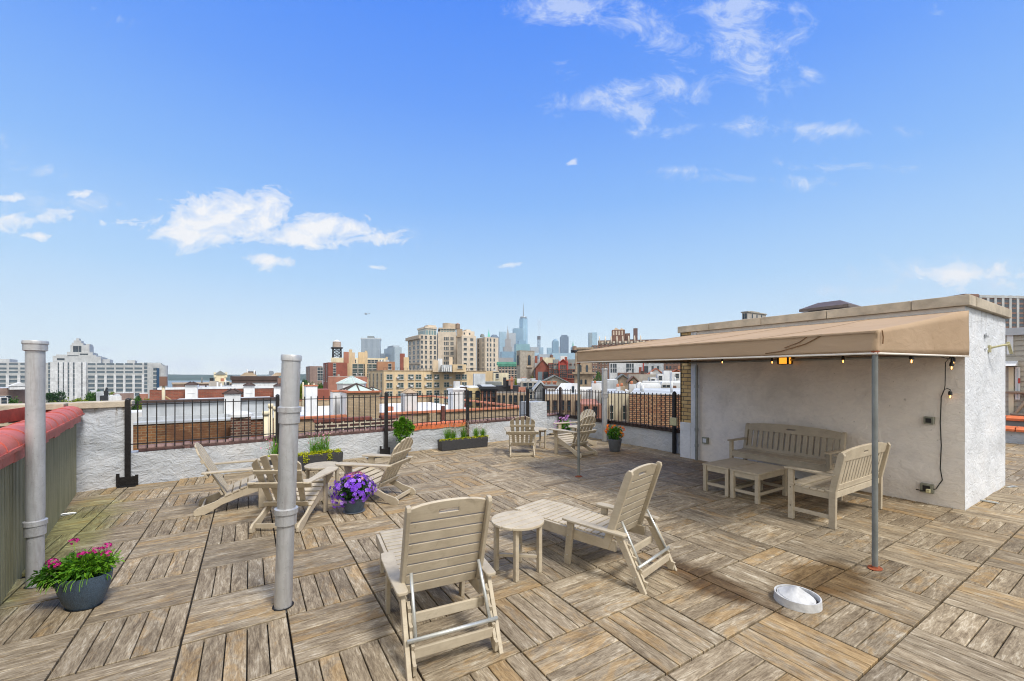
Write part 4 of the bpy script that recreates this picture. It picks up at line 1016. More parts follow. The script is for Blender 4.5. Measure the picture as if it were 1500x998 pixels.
# shrub pot
t = thing('shrub_pot', 'grey pot with a tall bushy green shrub and silver trailing leaves by the parapet', 'planter', (2.80, 8.90, 0))
pot('pot', t, [(.10, 0), (.13, .26), (.145, .27), (.145, .30), (.125, .30), (.12, .27)], M['grey_pot'])
mb = MB()
for c, r in (((0, 0, .42), (.15, .13, .12)), ((.09, .02, .56), (.15, .13, .13)), ((-.07, 0, .64), (.10, .11, .09)), ((.07, 0, .70), (.11, .10, .07)), ((.17, 0, .60), (.08, .08, .07)), ((-.14, .02, .68), (.05, .05, .05)), ((-.12, 0, .52), (.08, .1, .08)), ((-.02, 0, .78), (.05, .05, .05))): clump(mb, c, r, 420, .05, .03, .3, .3, tlo=.15, thi=.95)
mb.build('foliage', LG, t)
mb = MB(); clump(mb, (-.10, -.10, .24), (.08, .05, .13), 420, .022, .014, -.2, .3); mb.build('trailing_foliage', LS, t)
mb = MB()
for _ in range(46):
    a = rnd.uniform(-.4, .9); b = Vector((.02, 0, .6)); e = b+Vector((math.sin(a)*.3*rnd.random()+.03, rnd.gauss(0, .06), rnd.uniform(.06, .3))); mb.tube([b, e], .0012, 3); flower(mb, e, rdir(), .010)
mb.build('blossom', petal_mat('plum_spray', (.12, .02, .06), (.2, .05, .12), (.4, .15, .25)), t)
# lantana
t = thing('lantana_pot', 'grey tapered pot of orange flowers in front of the right parapet', 'planter', (7.03, 6.86, 0), 0)
pot('pot', t, [(.105, 0), (.11, .01), (.155, .255), (.165, .26), (.165, .285), (.148, .285), (.145, .26)], M['grey_pot'])
mb = MB(); clump(mb, (0, 0, .42), (.19, .19, .16), 1100, .05, .026, .3, .3, tlo=0, thi=.7, zmin=.27); mb.build('foliage', LG, t)
mb = MB(); heads(mb, (0, 0, .44), (.225, .225, .17), 44, .012, .3, zmin=.28, cluster=12, csz=.026); mb.build('blossom', ORG, t)
# pink pot by the corner
t = thing('flower_pot', 'dark pot of pink and lilac flowers in the far corner behind the armchairs', 'planter', (7.18, 8.85, 0), 0)
pot('pot', t, [(.10, 0), (.15, .24), (.16, .25), (.16, .27), (.14, .27), (.14, .25)], M['slate_pot'])
mb = MB(); clump(mb, (0, 0, .36), (.20, .20, .17), 800, .05, .028, .3, .3, tlo=0, thi=.7); mb.build('foliage', LG, t)
mb = MB(); heads(mb, (-.05, 0, .40), (.23, .22, .18), 34, .014, .3, cluster=6, csz=.025); heads(mb, (.12, .02, .58), (.06, .05, .05), 9, .014, .3, cluster=7, csz=.022); mb.build('blossom', LIL, t)
# =================================================================== THE CITY
A0 = -TH                       # facades parallel to the terrace's back parapet
GZ = -17.0
def cmat(name, c, var=.10, sc=.35, rough=.85): return flat(name, c, rough, 0, var+.06, sc, 0.25, 3, grime=.45)
def sky_mat(name, wall, glass, bw=3.2, bh=3.8, ms=.9, rough=.35):
    """far facade: storeys and bays as a regular grid, too far off to model singly"""
    if name in _mc: return _mc[name]
    m, nt, b = newmat(name); t = N(nt, 'ShaderNodeUVMap'); br = N(nt, 'ShaderNodeTexBrick'); br.offset = 0.0; br.inputs['Scale'].default_value = 1.0
    br.inputs['Brick Width'].default_value = bw; br.inputs['Row Height'].default_value = bh; br.inputs['Mortar Size'].default_value = ms; br.inputs['Mortar Smooth'].default_value = 0.0
    br.inputs['Color1'].default_value = rgba(glass); br.inputs['Color2'].default_value = rgba(tuple(g*1.5+.01 for g in glass)); br.inputs['Mortar'].default_value = rgba(wall)
    L(nt, t.outputs[0], br.inputs['Vector']); n = noise_tex(nt, t.outputs[0], .02, 4, .6)
    L(nt, mixc(nt, .5, br.outputs[0], ramp(nt, n, [(.3, (.75,)*3), (.7, (1.15,)*3)]), 'MULTIPLY'), b.inputs['Base Color']); b.inputs['Roughness'].default_value = rough
    _mc[name] = m; return m
C_ = dict(
 glass=flat('dark_window_glass', (.035, .05, .065), .12, 0, .6, .5), glass2=flat('green_window_glass', (.05, .085, .085), .15, 0, .5, .5),
 frame=cmat('pale_window_frame', (.46, .45, .42)), dframe=cmat('dark_window_frame', (.07, .06, .055)),
 white=cmat('white_rooftop_paint', (.62, .64, .66), .14, .5), white2=cmat('bright_white_paint', (.71, .725, .74), .10, .5), wgrey=cmat('silver_roof_coating', (.45, .48, .51), .2, .6),
 concrete=cmat('pale_concrete', (.44, .455, .46)), beige=cmat('beige_stone', (.62, .54, .44)), beige2=cmat('warm_beige_stone', (.50, .42, .33)), buff=cmat('buff_facade', (.64, .50, .315)), buff2=cmat('light_buff_facade', (.62, .50, .36)),
 cream=cmat('cream_facade', (.66, .60, .44)), yellow=cmat('yellow_facade', (.62, .50, .27)), red=cmat('dark_red_brick_facade', (.27, .085, .06), .2), red2=cmat('bright_red_facade', (.42, .07, .055), .2), salmon=cmat('salmon_facade', (.38, .17, .12), .15),
 brown=cmat('brown_facade', (.20, .115, .085), .2), dbrown=cmat('dark_brown_trim', (.07, .045, .038), .2), mauve=cmat('mauve_brick_facade', (.27, .19, .165), .15), tan=cmat('tan_facade', (.40, .31, .22), .15), stone=cmat('grey_church_stone', (.37, .34, .29), .22, 1.2), stone2=cmat('brown_church_stone', (.36, .28, .20), .22, 1.2),
 slate=cmat('grey_slate_roof', (.20, .22, .22), .15), black=cmat('black_tar', (.025, .028, .035), .3), green=cmat('green_copper', (.12, .36, .27), .2), pgreen=cmat('pale_green_metal', (.42, .52, .50), .12), orange=cmat('orange_coping', (.47, .17, .09), .25, 2.0), oxide=cmat('terracotta_roof', (.38, .12, .06), .25, 1.0),
 ltan=cmat('sandy_gravel_roof', (.40, .37, .33), .15), teal=cmat('teal_glass_blocks', (.25, .36, .38), .2), wood=cmat('weathered_tank_wood', (.28, .20, .15), .2, 2), steel=cmat('dark_tank_steel', (.04, .04, .045)))
def unit_window(fr, gl, style):
    mb = MB(); mb.mi = 1; mb.box((-.5, -.03, -.5), (.5, .05, .5)); mb.mi = 0
    if style != 'bare':
        b = .07
        for lo, hi in (((-.5, -.5), (.5, -.5+b)), ((-.5, .5-b), (.5, .5)), ((-.5, -.5+b), (-.5+b, .5-b)), ((.5-b, -.5+b), (.5, .5-b))): mb.box((lo[0], -.07, lo[1]), (hi[0], .0, hi[1]))
        if style == 'sash': mb.box((-.43, -.065, -.02), (.43, .0, .03))
        if style == 'double': mb.box((-.03, -.065, -.43), (.03, .0, .43)); mb.box((-.43, -.062, .05), (.43, .0, .1))
        mb.box((-.56, -.14, -.55), (.56, .0, -.5))
    me = bpy.data.meshes.new('window'); mb.bm.to_mesh(me); mb.bm.free(); me.materials.append(fr); me.materials.append(gl); return me
WM = {}
def wmesh(fr, gl, st):
    k = (fr.name, gl.name, st)
    if k not in WM: WM[k] = unit_window(fr, gl, st)
    return WM[k]
def place_windows(t, lst, fr, gl, st, name='window'):
    """lst: (centre, width, height, normal angle); the largest 96 are single parts, the rest one part"""
    for c, w, h, ang in lst[:96]:
        o = bpy.data.objects.new(name, wmesh(fr, gl, st)); COL.objects.link(o); o.parent = t; o.location = c; o.scale = (w, 1, h); o.rotation_euler = (0, 0, ang)
    if len(lst) > 96:
        mb = MB()
        for c, w, h, ang in lst[96:]: mb.box((-.5, -.03, -.5), (.5, .05, .5), Matrix.Translation(c) @ Matrix.Rotation(ang, 4, 'Z') @ Matrix.Diagonal((w, 1, h, 1)))
        mb.build('window', gl, t)['kind'] = 'stuff'
def radial(px0, px1): return math.atan(-((px0+px1)/2-750)/F)+.05
def bld(name, label, px0, px1, yt, Y, wall, dep=None, pxL=None, a=None, zb=GZ, cat='building', par=0.0, roof=None, coping=None, cor=None, front=None, side=None, fr=None, gl=None, st='sash', group=None, ybot=None, wallname='wall'):
    if a is None: a = A0 if pxL is not None else radial(px0, px1)
    X0 = xat(px0, Y); ca, sa = math.cos(a), math.sin(a); k1 = (px1-750)/F
    w = (k1*Y-X0)/(ca-k1*sa)
    if dep is None:
        if pxL is not None: kL = (pxL-750)/F; dep = (X0-kL*Y)/(sa+kL*ca)
        else: dep = max(6, w*.8)
    z1 = zat(yt, Y); 
    if ybot is not None: zb = zat(ybot, Y)
    t = thing(name, label, cat, W(X0, Y, zb), TH+a, group); h = z1-zb
    mb = MB(); th = .3
    if par > 0:
        mb.box((0, 0, 0), (w, dep, h-par))
        mb.box((0, 0, h-par), (w, th, h)); mb.box((0, dep-th, h-par), (w, dep, h)); mb.box((0, th, h-par), (th, dep-th, h)); mb.box((w-th, th, h-par), (w, dep-th, h))
    else: mb.box((0, 0, 0), (w, dep, h))
    mb.build(wallname, wall, t)
    if roof is not None:
        mb = MB(); e = th+.01 if par > 0 else .05; mb.box((e, e, h-par+.003), (w-e, dep-e, h-par+.06)); mb.build('roof', roof, t)
    if coping is not None:
        mb = MB(); o = .08; c = .1
        if par > 0:
            mb.box((-o, -o, h+.002), (w+o, th+o, h+c)); mb.box((-o, dep-th-o, h+.002), (w+o, dep+o, h+c)); mb.box((-o, th+o+.002, h+.002), (th+o, dep-th-o-.002, h+c)); mb.box((w-th-o, th+o+.002, h+.002), (w+o, dep-th-o-.002, h+c))
        else: mb.box((-o, -o, h+.002), (w+o, dep+o, h+.12))
        mb.build('coping', coping, t)
    if cor is not None:                      # (material, height, overhang)
        mb = MB(); m_, ch, ov = cor; mb.box((-ov, -ov, h-ch), (w+ov, -.002, h+.05)); mb.box((-ov*.6, -ov*.6, h-ch*1.7), (w+ov*.6, -.002, h-ch-.002)); mb.box((-ov, .0, h-ch), (-.002, dep, h+.05)); mb.build('cornice', m_, t)
    lst = []; pxm = Y/F
    if front:
        for px in front['px']:
            k = (px-750)/F; x = (k*Y-X0)/(ca-k*sa)
            if not .0 < x < w: continue
            Yl = Y + x*sa
            for py in front['py']: 
                z = zat(py, Y)-zb
                if z < .8: continue
                lst.append((Vector((x, 0, z)), front['w'], front['h'], 0))
    if side:
        n = side['n']
        for i in range(n):
            y = dep*(i+.5)/n
            for py in side['py']: 
                z = zat(py, Y)-zb
                if z > .8: lst.append((Vector((0, y, z)), side['w'], side['h'], R(-90)))
    if lst: place_windows(t, lst, fr or C_['frame'], gl or C_['glass'], st)
    if roof is not None and Y < 200 and w > 2.5:           # vents, hatches and flues standing on the roof
        q = random.Random(int(px0*7+yt*13)); base = h-par+.06
        for k in range(q.randint(2, 4)):
            x_, y_ = q.uniform(.5, w-.6), q.uniform(.4, max(.5, min(dep-.6, 5))); 
            if q.random() < .5: sub(t, 'vent_stack', C_['white'] if q.random() < .6 else C_['slate'], lambda m: (m.tube([(x_, y_, base), (x_, y_, base+q.uniform(.35, .8))], .07, 8)))
            else: u_ = q.uniform(.2, .5); sub(t, 'roof_hatch', C_[q.choice(('wgrey', 'white', 'ltan', 'dbrown'))], lambda m: m.box((x_-u_, y_, base), (x_+u_, y_+.6, base+q.uniform(.2, .55))))
        if q.random() < .4: sub(t, 'antenna', C_['steel'], lambda m: (m.tube([(w*.7, .5, base), (w*.7, .5, base+1.3)], .02, 5), m.tube([(w*.7-.35, .5, base+1.2), (w*.7+.35, .5, base+1.2)], .015, 5)))
    t['_w'], t['_d'], t['_h'] = w, dep, h
    return t
def rng(a, b, s):
    o = []; 
    while a <= b+1e-6: o.append(a); a += s
    return o
def sub(t, name, mat, fn, **kw):
    mb = MB(); fn(mb); return mb.build(name, mat, t, **kw)

# ---- ground and water
Gp = [W(-900, -300), W(-900, 30), W(-330, 430), W(1400, 480), W(1500, -300)]
mb = MB(); mb.prism([(p.x, p.y) for p in Gp], 'z', -24, GZ); struct(mb.build('ground', flat('street_asphalt', (.07, .07, .068), .9, 0, .3, .05)))
def water_mat():
    m, nt, b = newmat('bay_water'); b.inputs['Base Color'].default_value = (.10, .14, .16, 1); b.inputs['Roughness'].default_value = .28
    bump(nt, b, noise_tex(nt, coords(nt, scale=(1, .4, 1)), .25, 5, .6), .5, .6); return m
q = [W(-4700, -500), W(-4700, 3400), W(4700, 3400), W(4700, -500)]
mb = MB(); mb.face([Vector((p.x, p.y, -20)) for p in q]); struct(mb.build('water', water_mat()))
# far shore: low wooded hills, a grid draped over noise
mb = MB(); nx, ny = 260, 14; V = []; fs = []
for i in range(nx+1):
    for j in range(ny+1):
        X = -4600 + 5600*i/nx; Y = 1480 + 1300*(j/ny)**1.3; s = math.sin(math.pi*min(1, j/ny*1.1)*.5)
        h = s*(17 + 9*noise.noise(Vector((X/700, Y/900, 1))) + 5*noise.noise(Vector((X/90, Y/200, 3))))
        p = W(X, Y); V.append((p.x, p.y, -20.2 + h*(Y/2600)**.55*1.10 if j else -21))
for i in range(nx):
    for j in range(ny): a = i*(ny+1)+j; fs.append((a, a+ny+1, a+ny+2, a+1))
mb.wire(V, fs); struct(mb.build('far_shore_hills', flat('wooded_hills', (.045, .075, .055), .9, 0, .5, .01)))
mb = MB(); q = [W(-500, 1500), W(4000, 1500), W(4000, 3350), W(-500, 3350)]; mb.prism([(p.x, p.y) for p in q], 'z', -22, -18.5); struct(mb.build('far_shore_ground', flat('far_city_ground', (.16, .16, .16), .9, 0, .3, .01)))

# ---- trees
def tree_mesh(seed, blobs, n, ls, lmat, trunk_h, tr=.25):
    r0 = random.getstate(); rnd.seed(seed)
    mb = MB(); 
    for c, r in blobs:
        clump(mb, c, r, int(n/len(blobs)), ls, ls*.75, .35, .45, tlo=.0, thi=.9, droop=.15)
    cr = bpy.data.meshes.new('crown'); mb.bm.to_mesh(cr); mb.bm.free(); cr.materials.append(lmat)
    mb = MB(); mb.tube([(0, 0, 0), (.05, 0, trunk_h*.5), (0, .05, trunk_h)], [tr, tr*.75, tr*.45], 8)
    for c, r in blobs[:5]: mb.tube([(0, 0, trunk_h*.7), Vector(c)*.6+Vector((0, 0, trunk_h*.3)), Vector(c)], [tr*.4, tr*.25, tr*.1], 6)
    tk = bpy.data.meshes.new('trunk'); mb.bm.to_mesh(tk); mb.bm.free(); tk.materials.append(M['bark'])
    return cr, tk
TL1 = mat_leaf('street_tree_leaf', (.02, .06, .012), (.055, .15, .022), (.13, .28, .035))
TL2 = mat_leaf('honey_locust_leaf', (.07, .11, .01), (.20, .27, .018), (.38, .42, .03))
TL3 = mat_leaf('dark_tree_leaf', (.012, .035, .012), (.03, .085, .022), (.06, .15, .03))
def blobs_for(seed, H=1.0):
    q = random.Random(seed); out = [((0, 0, 8.2*H), (2.6, 2.6, 2.0))]
    for _ in range(9):
        a = q.uniform(0, 6.28); r = q.uniform(1.2, 3.0); out.append(((r*math.cos(a), r*math.sin(a), q.uniform(5.6, 9.2)*H), (q.uniform(1.3, 2.0),)*2 + (q.uniform(.9, 1.5),)))
    return out
TM = {k: tree_mesh(s, blobs_for(s), 3600, .42, m, 7.0) for k, s, m in (('a', 3, TL1), ('b', 8, TL2), ('c', 12, TL3), ('d', 21, TL1))}
def tree(label, px, ytop, Y, wpx, kind, zb=GZ, group='trees between the buildings'):
    t = thing('leafy_tree', label, 'tree', W(xat(px, Y), Y, zb), rnd.uniform(0, 6.28), group)
    zt = zat(ytop, Y)-zb; s = zt/max(v.co.z for v in TM[kind][0].vertices); sw = wpx*Y/F/8.6
    for nm, me in zip(('crown', 'trunk'), TM[kind]):
        o = bpy.data.objects.new(nm, me); COL.objects.link(o); o.parent = t; o.scale = (sw, sw, s)
    return t
for a in (('dark green tree left of the industrial block behind the thick pipe', 20, 580, 95, 40, 'a'), ('small dark tree at the left edge above the stone coping', 3, 583, 100, 16, 'c'),
          ('dark green tree just right of the thick vent pipe', 84, 571, 150, 34, 'c'), ('yellow-green tree right of the thick pipe over the red tiles', 100, 581, 90, 44, 'b'), ('yellow-green tree in the middle of the row before the industrial block', 126, 583, 92, 38, 'b'), ('lowest yellow-green tree at the right end of the row', 150, 586, 90, 34, 'b'), ('yellow-green tree peeking left behind the thick pipe', 80, 586, 88, 26, 'b'),
          ('green tree in front of the tall window bays of the industrial block', 131, 572, 150, 22, 'a'), ('small round green tree beside the white sheds', 140, 570, 170, 16, 'd'), ('bright tree rising behind the pale sheds', 163, 573, 190, 12, 'b'),
          ('green tree at the foot of the industrial block right of the sheds', 194, 580, 130, 24, 'a'), ('small yellow-green tree near the left brick parapet', 214, 581, 130, 18, 'b'), ('dark tree close to the white wing foot', 203, 577, 140, 14, 'c'),
          ('light green tree beneath the brown-brick block left of the water tank', 455, 556, 130, 30, 'd'), ('light green tree touching the red brick block', 469, 558, 125, 24, 'a'), ('dark tree just right of the leaning pipe', 445, 552, 160, 12, 'c'), ('yellow-green tree low beside the leaning pipe', 440, 560, 120, 18, 'b'),
          ('bright green tree right of the brown church belfry', 876, 542, 150, 20, 'd'), ('small bright tree before the square stone tower', 777, 549, 95, 13, 'b'), ('small tree left of the square stone tower foot', 754, 551, 95, 9, 'b'), ('yellow-green tree beside the white gable chimney', 856, 562, 60, 10, 'b')):
    tree(*a)

# ---- the white industrial block on the left (about 250 m away)
def industrial():
    Y = 205; a = R(38)
    t = bld('warehouse_block', 'long white industrial building with stepped central tower on the far left', -130, 238, 529.5, Y, C_['concrete'], dep=40, a=a, roof=C_['wgrey'], front=None)
    w, h = t['_w'], t['_h']; X0 = xat(-130, Y); ca, sa = math.cos(a), math.sin(a)
    def lx(px): k = (px-750)/F; return (k*Y-X0)/(ca-k*sa)
    def zz(py, px): return zat(py, Y + lx(px)*sa) - GZ
    lst = []
    for c0, c1 in [(-20+k*16.6, -20+k*16.6+13) for k in range(5)] + [(128.5+13.7*k, 128.5+13.7*k+11.3) for k in range(6)]:
        x0, x1 = lx(c0), lx(c1)
        for py, hp in ((533.6, 2.6), (540, 2.8), (545.3, 2.8), (552.5, 4), (558.5, 4), (565, 4.2), (571.5, 4.2), (578, 4)): lst.append((Vector(((x0+x1)/2, 0, zz(py, (c0+c1)/2))), x1-x0, hp*(Y+lx((c0+c1)/2)*sa)/F*1.05, 0))
    for px in (73.5, 86.5, 93.5, 101, 108.5, 120, 213.5): 
        for py in [533.5, 539, 544.5, 550, 555.5, 561, 566.5, 572, 577.5]: lst.append((Vector((lx(px), 0, zz(py, px))), 1.5, 1.75, 0))
    for px in (226, 229.2): 
        for py in [541, 547, 553, 559, 565, 571]: lst.append((Vector((lx(px), 0, zz(py, px))), 1.0, 1.8, 0))
    place_windows(t, lst, C_['frame'], flat('blue_grey_glazing', (.10, .135, .165), .2, 0, .6, .4), 'bare')
    for p in [127]+[128.5+13.7*k-1.2 for k in range(7)]+[-20+k*16.6-1.8 for k in range(6)]: sub(t, 'pier_strip', C_['white'], lambda m: m.box((lx(p)-.55, -.7, 0), (lx(p)+.55, -.002, zz(549, p))))
    for p in (77, 82.5, 90, 97, 104.8, 112.5, 117, 124): sub(t, 'pier_strip', C_['white'], lambda m: m.box((lx(p)-.7, -1.2, 0), (lx(p)+.7, -.002, zz(530.5, p))))
    sub(t, 'rounded_corner', C_['concrete'], lambda m: m.lathe([(3.2, 0), (3.2, zz(535.5, 237))], 28, Matrix.Translation((w-.6, 3.0, 0)), smooth=True))
    sub(t, 'glazed_strip', flat('deep_blue_glazing', (.015, .06, .13), .2), lambda m: m.box((lx(229.5), -1.0, 2), (lx(233.5), -.2, zz(539.5, 232))))
    def sd(px, d): k = (px-750)/F; return d*(sa+k*ca)/(ca-k*sa)
    def lz(py, px, d): return zat(py, Y + (lx(px)+sd(px, d))*sa + d*ca) - GZ
    def stack(x0, x1, y0, y1, d0, d1): return lambda m: m.box((lx(x0)+sd(x0, d0), d0, lz(y1, (x0+x1)/2, d0)-1.5), (lx(x1)+sd(x1, d0), d1, lz(y0, (x0+x1)/2, d0)))
    for nm, v in (('setback_storey', (77, 148, 522, 531, 3, 30)), ('setback_storey', (82, 141, 520, 524, 5, 28)), ('tower_base', (98, 136, 516, 523, 7, 26)), ('tower', (103, 131, 505.5, 517, 9, 24)), ('tower_crown', (105, 122, 502.5, 507, 10, 22)), ('tower_crown', (108, 119, 499, 504, 11, 20)), ('tower_crown', (111.5, 116, 495.8, 500, 12, 17)), ('rooftop_block', (-10, 14, 526, 531.2, 6, 20)), ('rooftop_block', (150, 161, 526.5, 531, 6, 20)), ('rooftop_block', (186, 198, 528, 533, 6, 20)), ('rooftop_block', (204, 236, 531.5, 537, 4, 20)), ('tower_crown', (126, 131.5, 504, 508, 11, 22))):
        sub(t, nm, C_['beige'] if nm == 'tower' and 0 else C_['concrete'], stack(*v))
    lst = [(Vector((lx(p)+sd(p, 9), 9.0, lz(511.5, p, 9))), 1.1, 3.6, 0) for p in (109, 113, 117.3)] + [(Vector((lx(p)+sd(p, 7), 7.0, lz(519.5, p, 7))), 1.1, 1.1, 0) for p in (119, 123, 127)] + [(Vector((lx(107)+sd(107, 5), 5, lz(522, 107, 5))), 4.5, 1.0, 0), (Vector((lx(89)+sd(89, 3), 3, lz(526.5, 89, 3))), 3, 1.2, 0)]
    place_windows(t, lst, C_['frame'], C_['glass'], 'bare')
    mb = MB(); 
    for px in (214, 219, 228, 231): clump(mb, (lx(px), 8, zz(534, px)), (2.2, 2, 1.2), 260, .5, .35)
    mb.build('roof_garden', TL1, t)
industrial()
bld('brick_house', 'low brown brick building at the left edge behind the thick pipe', -60, 58, 570, 120, C_['mauve'], dep=14, roof=C_['wgrey'], front=dict(px=[4, 12], py=[586], w=1.2, h=1.8))
t = bld('rooftop_shed', 'white shed with a low gable on the left brick building', 14, 40, 566, 122, C_['white2'], dep=5, ybot=571, cat='shed')
sub(t, 'gable_roof', C_['white'], lambda m: m.prism([(-.2, t['_h']), (t['_w']+.2, t['_h']), (t['_w']*.62, t['_h']+1.1)], 'y', -.2, 8.2))
bld('small_building', 'small white house front low at the left edge', -6, 12, 583, 90, C_['white'], dep=6, front=dict(px=[6], py=[588], w=.9, h=1.6))
for (x0, x1, y0, Yd, m, lab) in ((133, 141, 573, 160, 'white', 'boxy white shed among the left trees'), (141, 152, 575, 150, 'wgrey', 'grey shed with a dark opening among the left trees'), (152, 160, 579, 140, 'white2', 'little white cube roof beside a black funnel'), (160, 178, 581, 120, 'white2', 'long low white roof before the industrial block'), (166, 196, 576.5, 190, 'mauve', 'brown low building behind the long white roof'), (205, 217, 577, 160, 'salmon', 'pink little building below the white wing')):
    bld('small_building', lab, x0, x1, y0, Yd, C_[m], dep=6, roof=C_['white'])
t = thing('ship_funnel', 'black funnel-shaped stack standing among the white sheds', 'stack', W(xat(155.5, 138), 138, GZ)); h = zat(568, 138)-GZ
sub(t, 'stack', C_['black'], lambda m: (m.tube([(0, 0, 0), (0, 0, h*.93)], .55, 12), m.tube([(0, 0, h*.93), (.2, 0, h)], .3, 10), m.box((-1.4, -.6, h-4.6), (1.0, .6, h-2.6))))

# ---- neighbour with the brown brick wall just beyond the fence
def bw(yc):   # box helper in world-aligned coordinates at wall plane y = yc
    return lambda px: ((px-750)/F*CT*yc - ST*yc)/(CT+(px-750)/F*ST)
def plane_x(px, yc): return bw(yc)(px)
def depth_at(x, y): return -ST*x+CT*y
def zpx(py, px, yc): x = plane_x(px, yc); return zat(py, depth_at(x, yc))
yc = 15.9; x0, x1 = plane_x(195, yc), plane_x(411, yc); xa = plane_x(339, yc)
t = thing('neighbour_building', 'neighbouring roof with brown brick wall, white painted parapet and dark coping behind the left fence', 'building', (0, 0, GZ)); g = -GZ
zt, zw = .87, .30
sub(t, 'brick_wall', M['brown_brick'], lambda m: (m.box((x0, yc, 0), (xa, yc+9, g+zw)),))
sub(t, 'brick_wall', brick_mat('orange_rubble_brick', (.36, .125, .06), (.10, .05, .035), (.30, .22, .15), bw=.2, bh=.08, ms=.018, var=.5), lambda m: m.box((xa+.01, yc+.02, 0), (x1, yc+9, g+zw-.02)))
sub(t, 'parapet', C_['wgrey'], lambda m: (m.box((x0+.05, yc+.9, g+zw), (x1, yc+1.15, g+zt)), m.box((x0, yc-.03, g+zw+.002), (x1, yc+.88, g+zw+.06)), m.box((x0, yc+.60, g+zw+.062), (x1, yc+.88, g+zw+.16))))
sub(t, 'coping', C_['dbrown'], lambda m: m.box((x0, yc+.8, g+zt+.002), (x1, yc+1.3, g+zt+.07)))
sub(t, 'roof', C_['white'], lambda m: (m.box((x0+.05, yc+1.32, g+.3), (x1, yc+8.9, g+.62)), m.box((x0, yc+1.16, g+zw), (x1, yc+1.3, g+zt))))
t = thing('chimney', 'tall white rendered chimney pier with a rusty tile hat behind the left fence', 'chimney', (plane_x(341, 16.9), 16.9, .3))
sub(t, 'stack', C_['white2'], lambda m: m.box((-.23, -.25, 0), (.23, .35, .80), ), bevel=.02)
def hat(t, w, d, z, mat, h=.32):
    def f(m):
        m.wire([(-w, -d, z), (w, -d, z), (w, d, z), (-w, d, z), (-w*.25, 0, z+h), (w*.25, 0, z+h)], [(0, 1, 5, 4), (1, 2, 5), (2, 3, 4, 5), (3, 0, 4), (3, 2, 1, 0)])
        for s in (-1, 1): m.tube([(s*w*1.05, -d, z), (s*w*.2, 0, z+h*1.1)], .03, 5); m.tube([(s*w*1.05, d, z), (s*w*.2, 0, z+h*1.1)], .03, 5)
    sub(t, 'tile_hat', mat, f)
hat(t, .25, .3, .81, C_['dbrown'], .13)
t = thing('chimney', 'stubby dark brick chimney with a white cap just behind the fence', 'chimney', (plane_x(353, 15.4), 15.4, -2.0))
sub(t, 'stack', brick_mat('sooty_brick', (.20, .07, .045), (.035, .02, .018), (.26, .2, .15), bw=.2, bh=.08, ms=.018, var=.5), lambda m: m.box((-.26, -.26, 0), (.26, .26, 2.45)), bevel=.02)
sub(t, 'cap', C_['white'], lambda m: m.lathe([(.33, 2.452), (.32, 2.53), (.2, 2.6), (.05, 2.62)], 14), )
for px, py0, Yy, rr, lab in ((389.5, 603, 15.2, .075, 'short capped white vent pipe before the orange brick'), (396.5, 592, 15.5, .06, 'tall thin cream vent pipe next to the leaning silver pipe'), (367, 585, 17.0, .06, 'thin white vent pipe right of the dark brick chimney'), (404, 596, 15.4, .06, 'thin white vent pipe hidden close to the fence post')):
    x = plane_x(px, Yy); dd = depth_at(x, Yy); t = thing('roof_pipe', lab, 'pipe', (x, Yy, -2.4), 0, 'roof vent pipes beyond the fence'); hh = zat(py0, dd)+2.4
    sub(t, 'shaft', C_['cream'] if px > 380 else C_['white'], lambda m: (m.tube([(0, 0, 0), (0, 0, hh)], rr, 10), m.tube([(0, 0, hh-.12), (0, 0, hh+.01)], rr*1.35, 10)))
t = thing('roof_mast', 'thin pale mast with a sloping brace on the neighbouring roof', 'mast', (plane_x(239.5, 17.5), 17.5, .3)); hh = zpx(554, 239.5, 17.5)-.3
sub(t, 'pole', C_['cream'], lambda m: m.tube([(0, 0, 0), (0, 0, hh)], .045, 8)); sub(t, 'brace', flat('bamboo_brace', (.36, .24, .12)), lambda m: m.tube([(.9, 0, 0), (.05, 0, hh*.55)], .025, 6)); sub(t, 'hood', C_['brown'], lambda m: m.box((-.09, -.09, hh-.25), (.09, .09, hh+.05)))

# second roof row: brick infill between white piers
yc2 = 27.0; x0, x1 = plane_x(219, yc2), plane_x(412, yc2); t = thing('neighbour_building', 'second row of roofs with red brick parapet between white piers', 'building', (0, 0, GZ))
sub(t, 'wall', M['red_brick'], lambda m: m.box((x0, yc2, 0), (x1, yc2+.35, g+.98)))
sub(t, 'base', C_['white'], lambda m: (m.box((x0-3, yc2-1.8, 0), (x1+.5, yc2-.01, g+.02)), m.box((x0, yc2-.3, g+.02), (x1, yc2-.012, g+.40)), m.box((x0, yc2+.36, 0), (x1, yc2+7, g+.55)), m.box((x0+.3, yc2-.03, g+.98), (x1, yc2+.4, g+1.08))))
xq = plane_x(290, yc2); sub(t, 'coping', C_['orange'], lambda m: m.box((xq, yc2-.12, g+.402), (x1, yc2-.03, g+.47)))
for pa, pb, yt_, lab in ((272, 290, 564, 'leftmost white chimney pier in the second roof row'), (357, 373, 565, 'middle white chimney pier in the second roof row'), (401, 416, 566, 'white chimney pier right next to the leaning pipe')):
    a_, b_ = plane_x(pa, yc2-.1), plane_x(pb, yc2-.1); dd = depth_at(a_, yc2); t = thing('chimney', lab, 'chimney', ((a_+b_)/2, yc2-.1, -.3), 0, 'white chimney piers of the second roof row'); w_ = (b_-a_)/2; hh = zat(yt_, dd)+.3
    sub(t, 'stack', C_['white2'], lambda m: (m.box((-w_, -.25, 0), (w_, .6, hh)), m.box((-w_*.6, -.27, hh-.42), (w_*.6, -.252, hh-.38))), bevel=.02)
    hat(t, w_*1.0, .35, hh+.01, C_['dbrown'], .13)
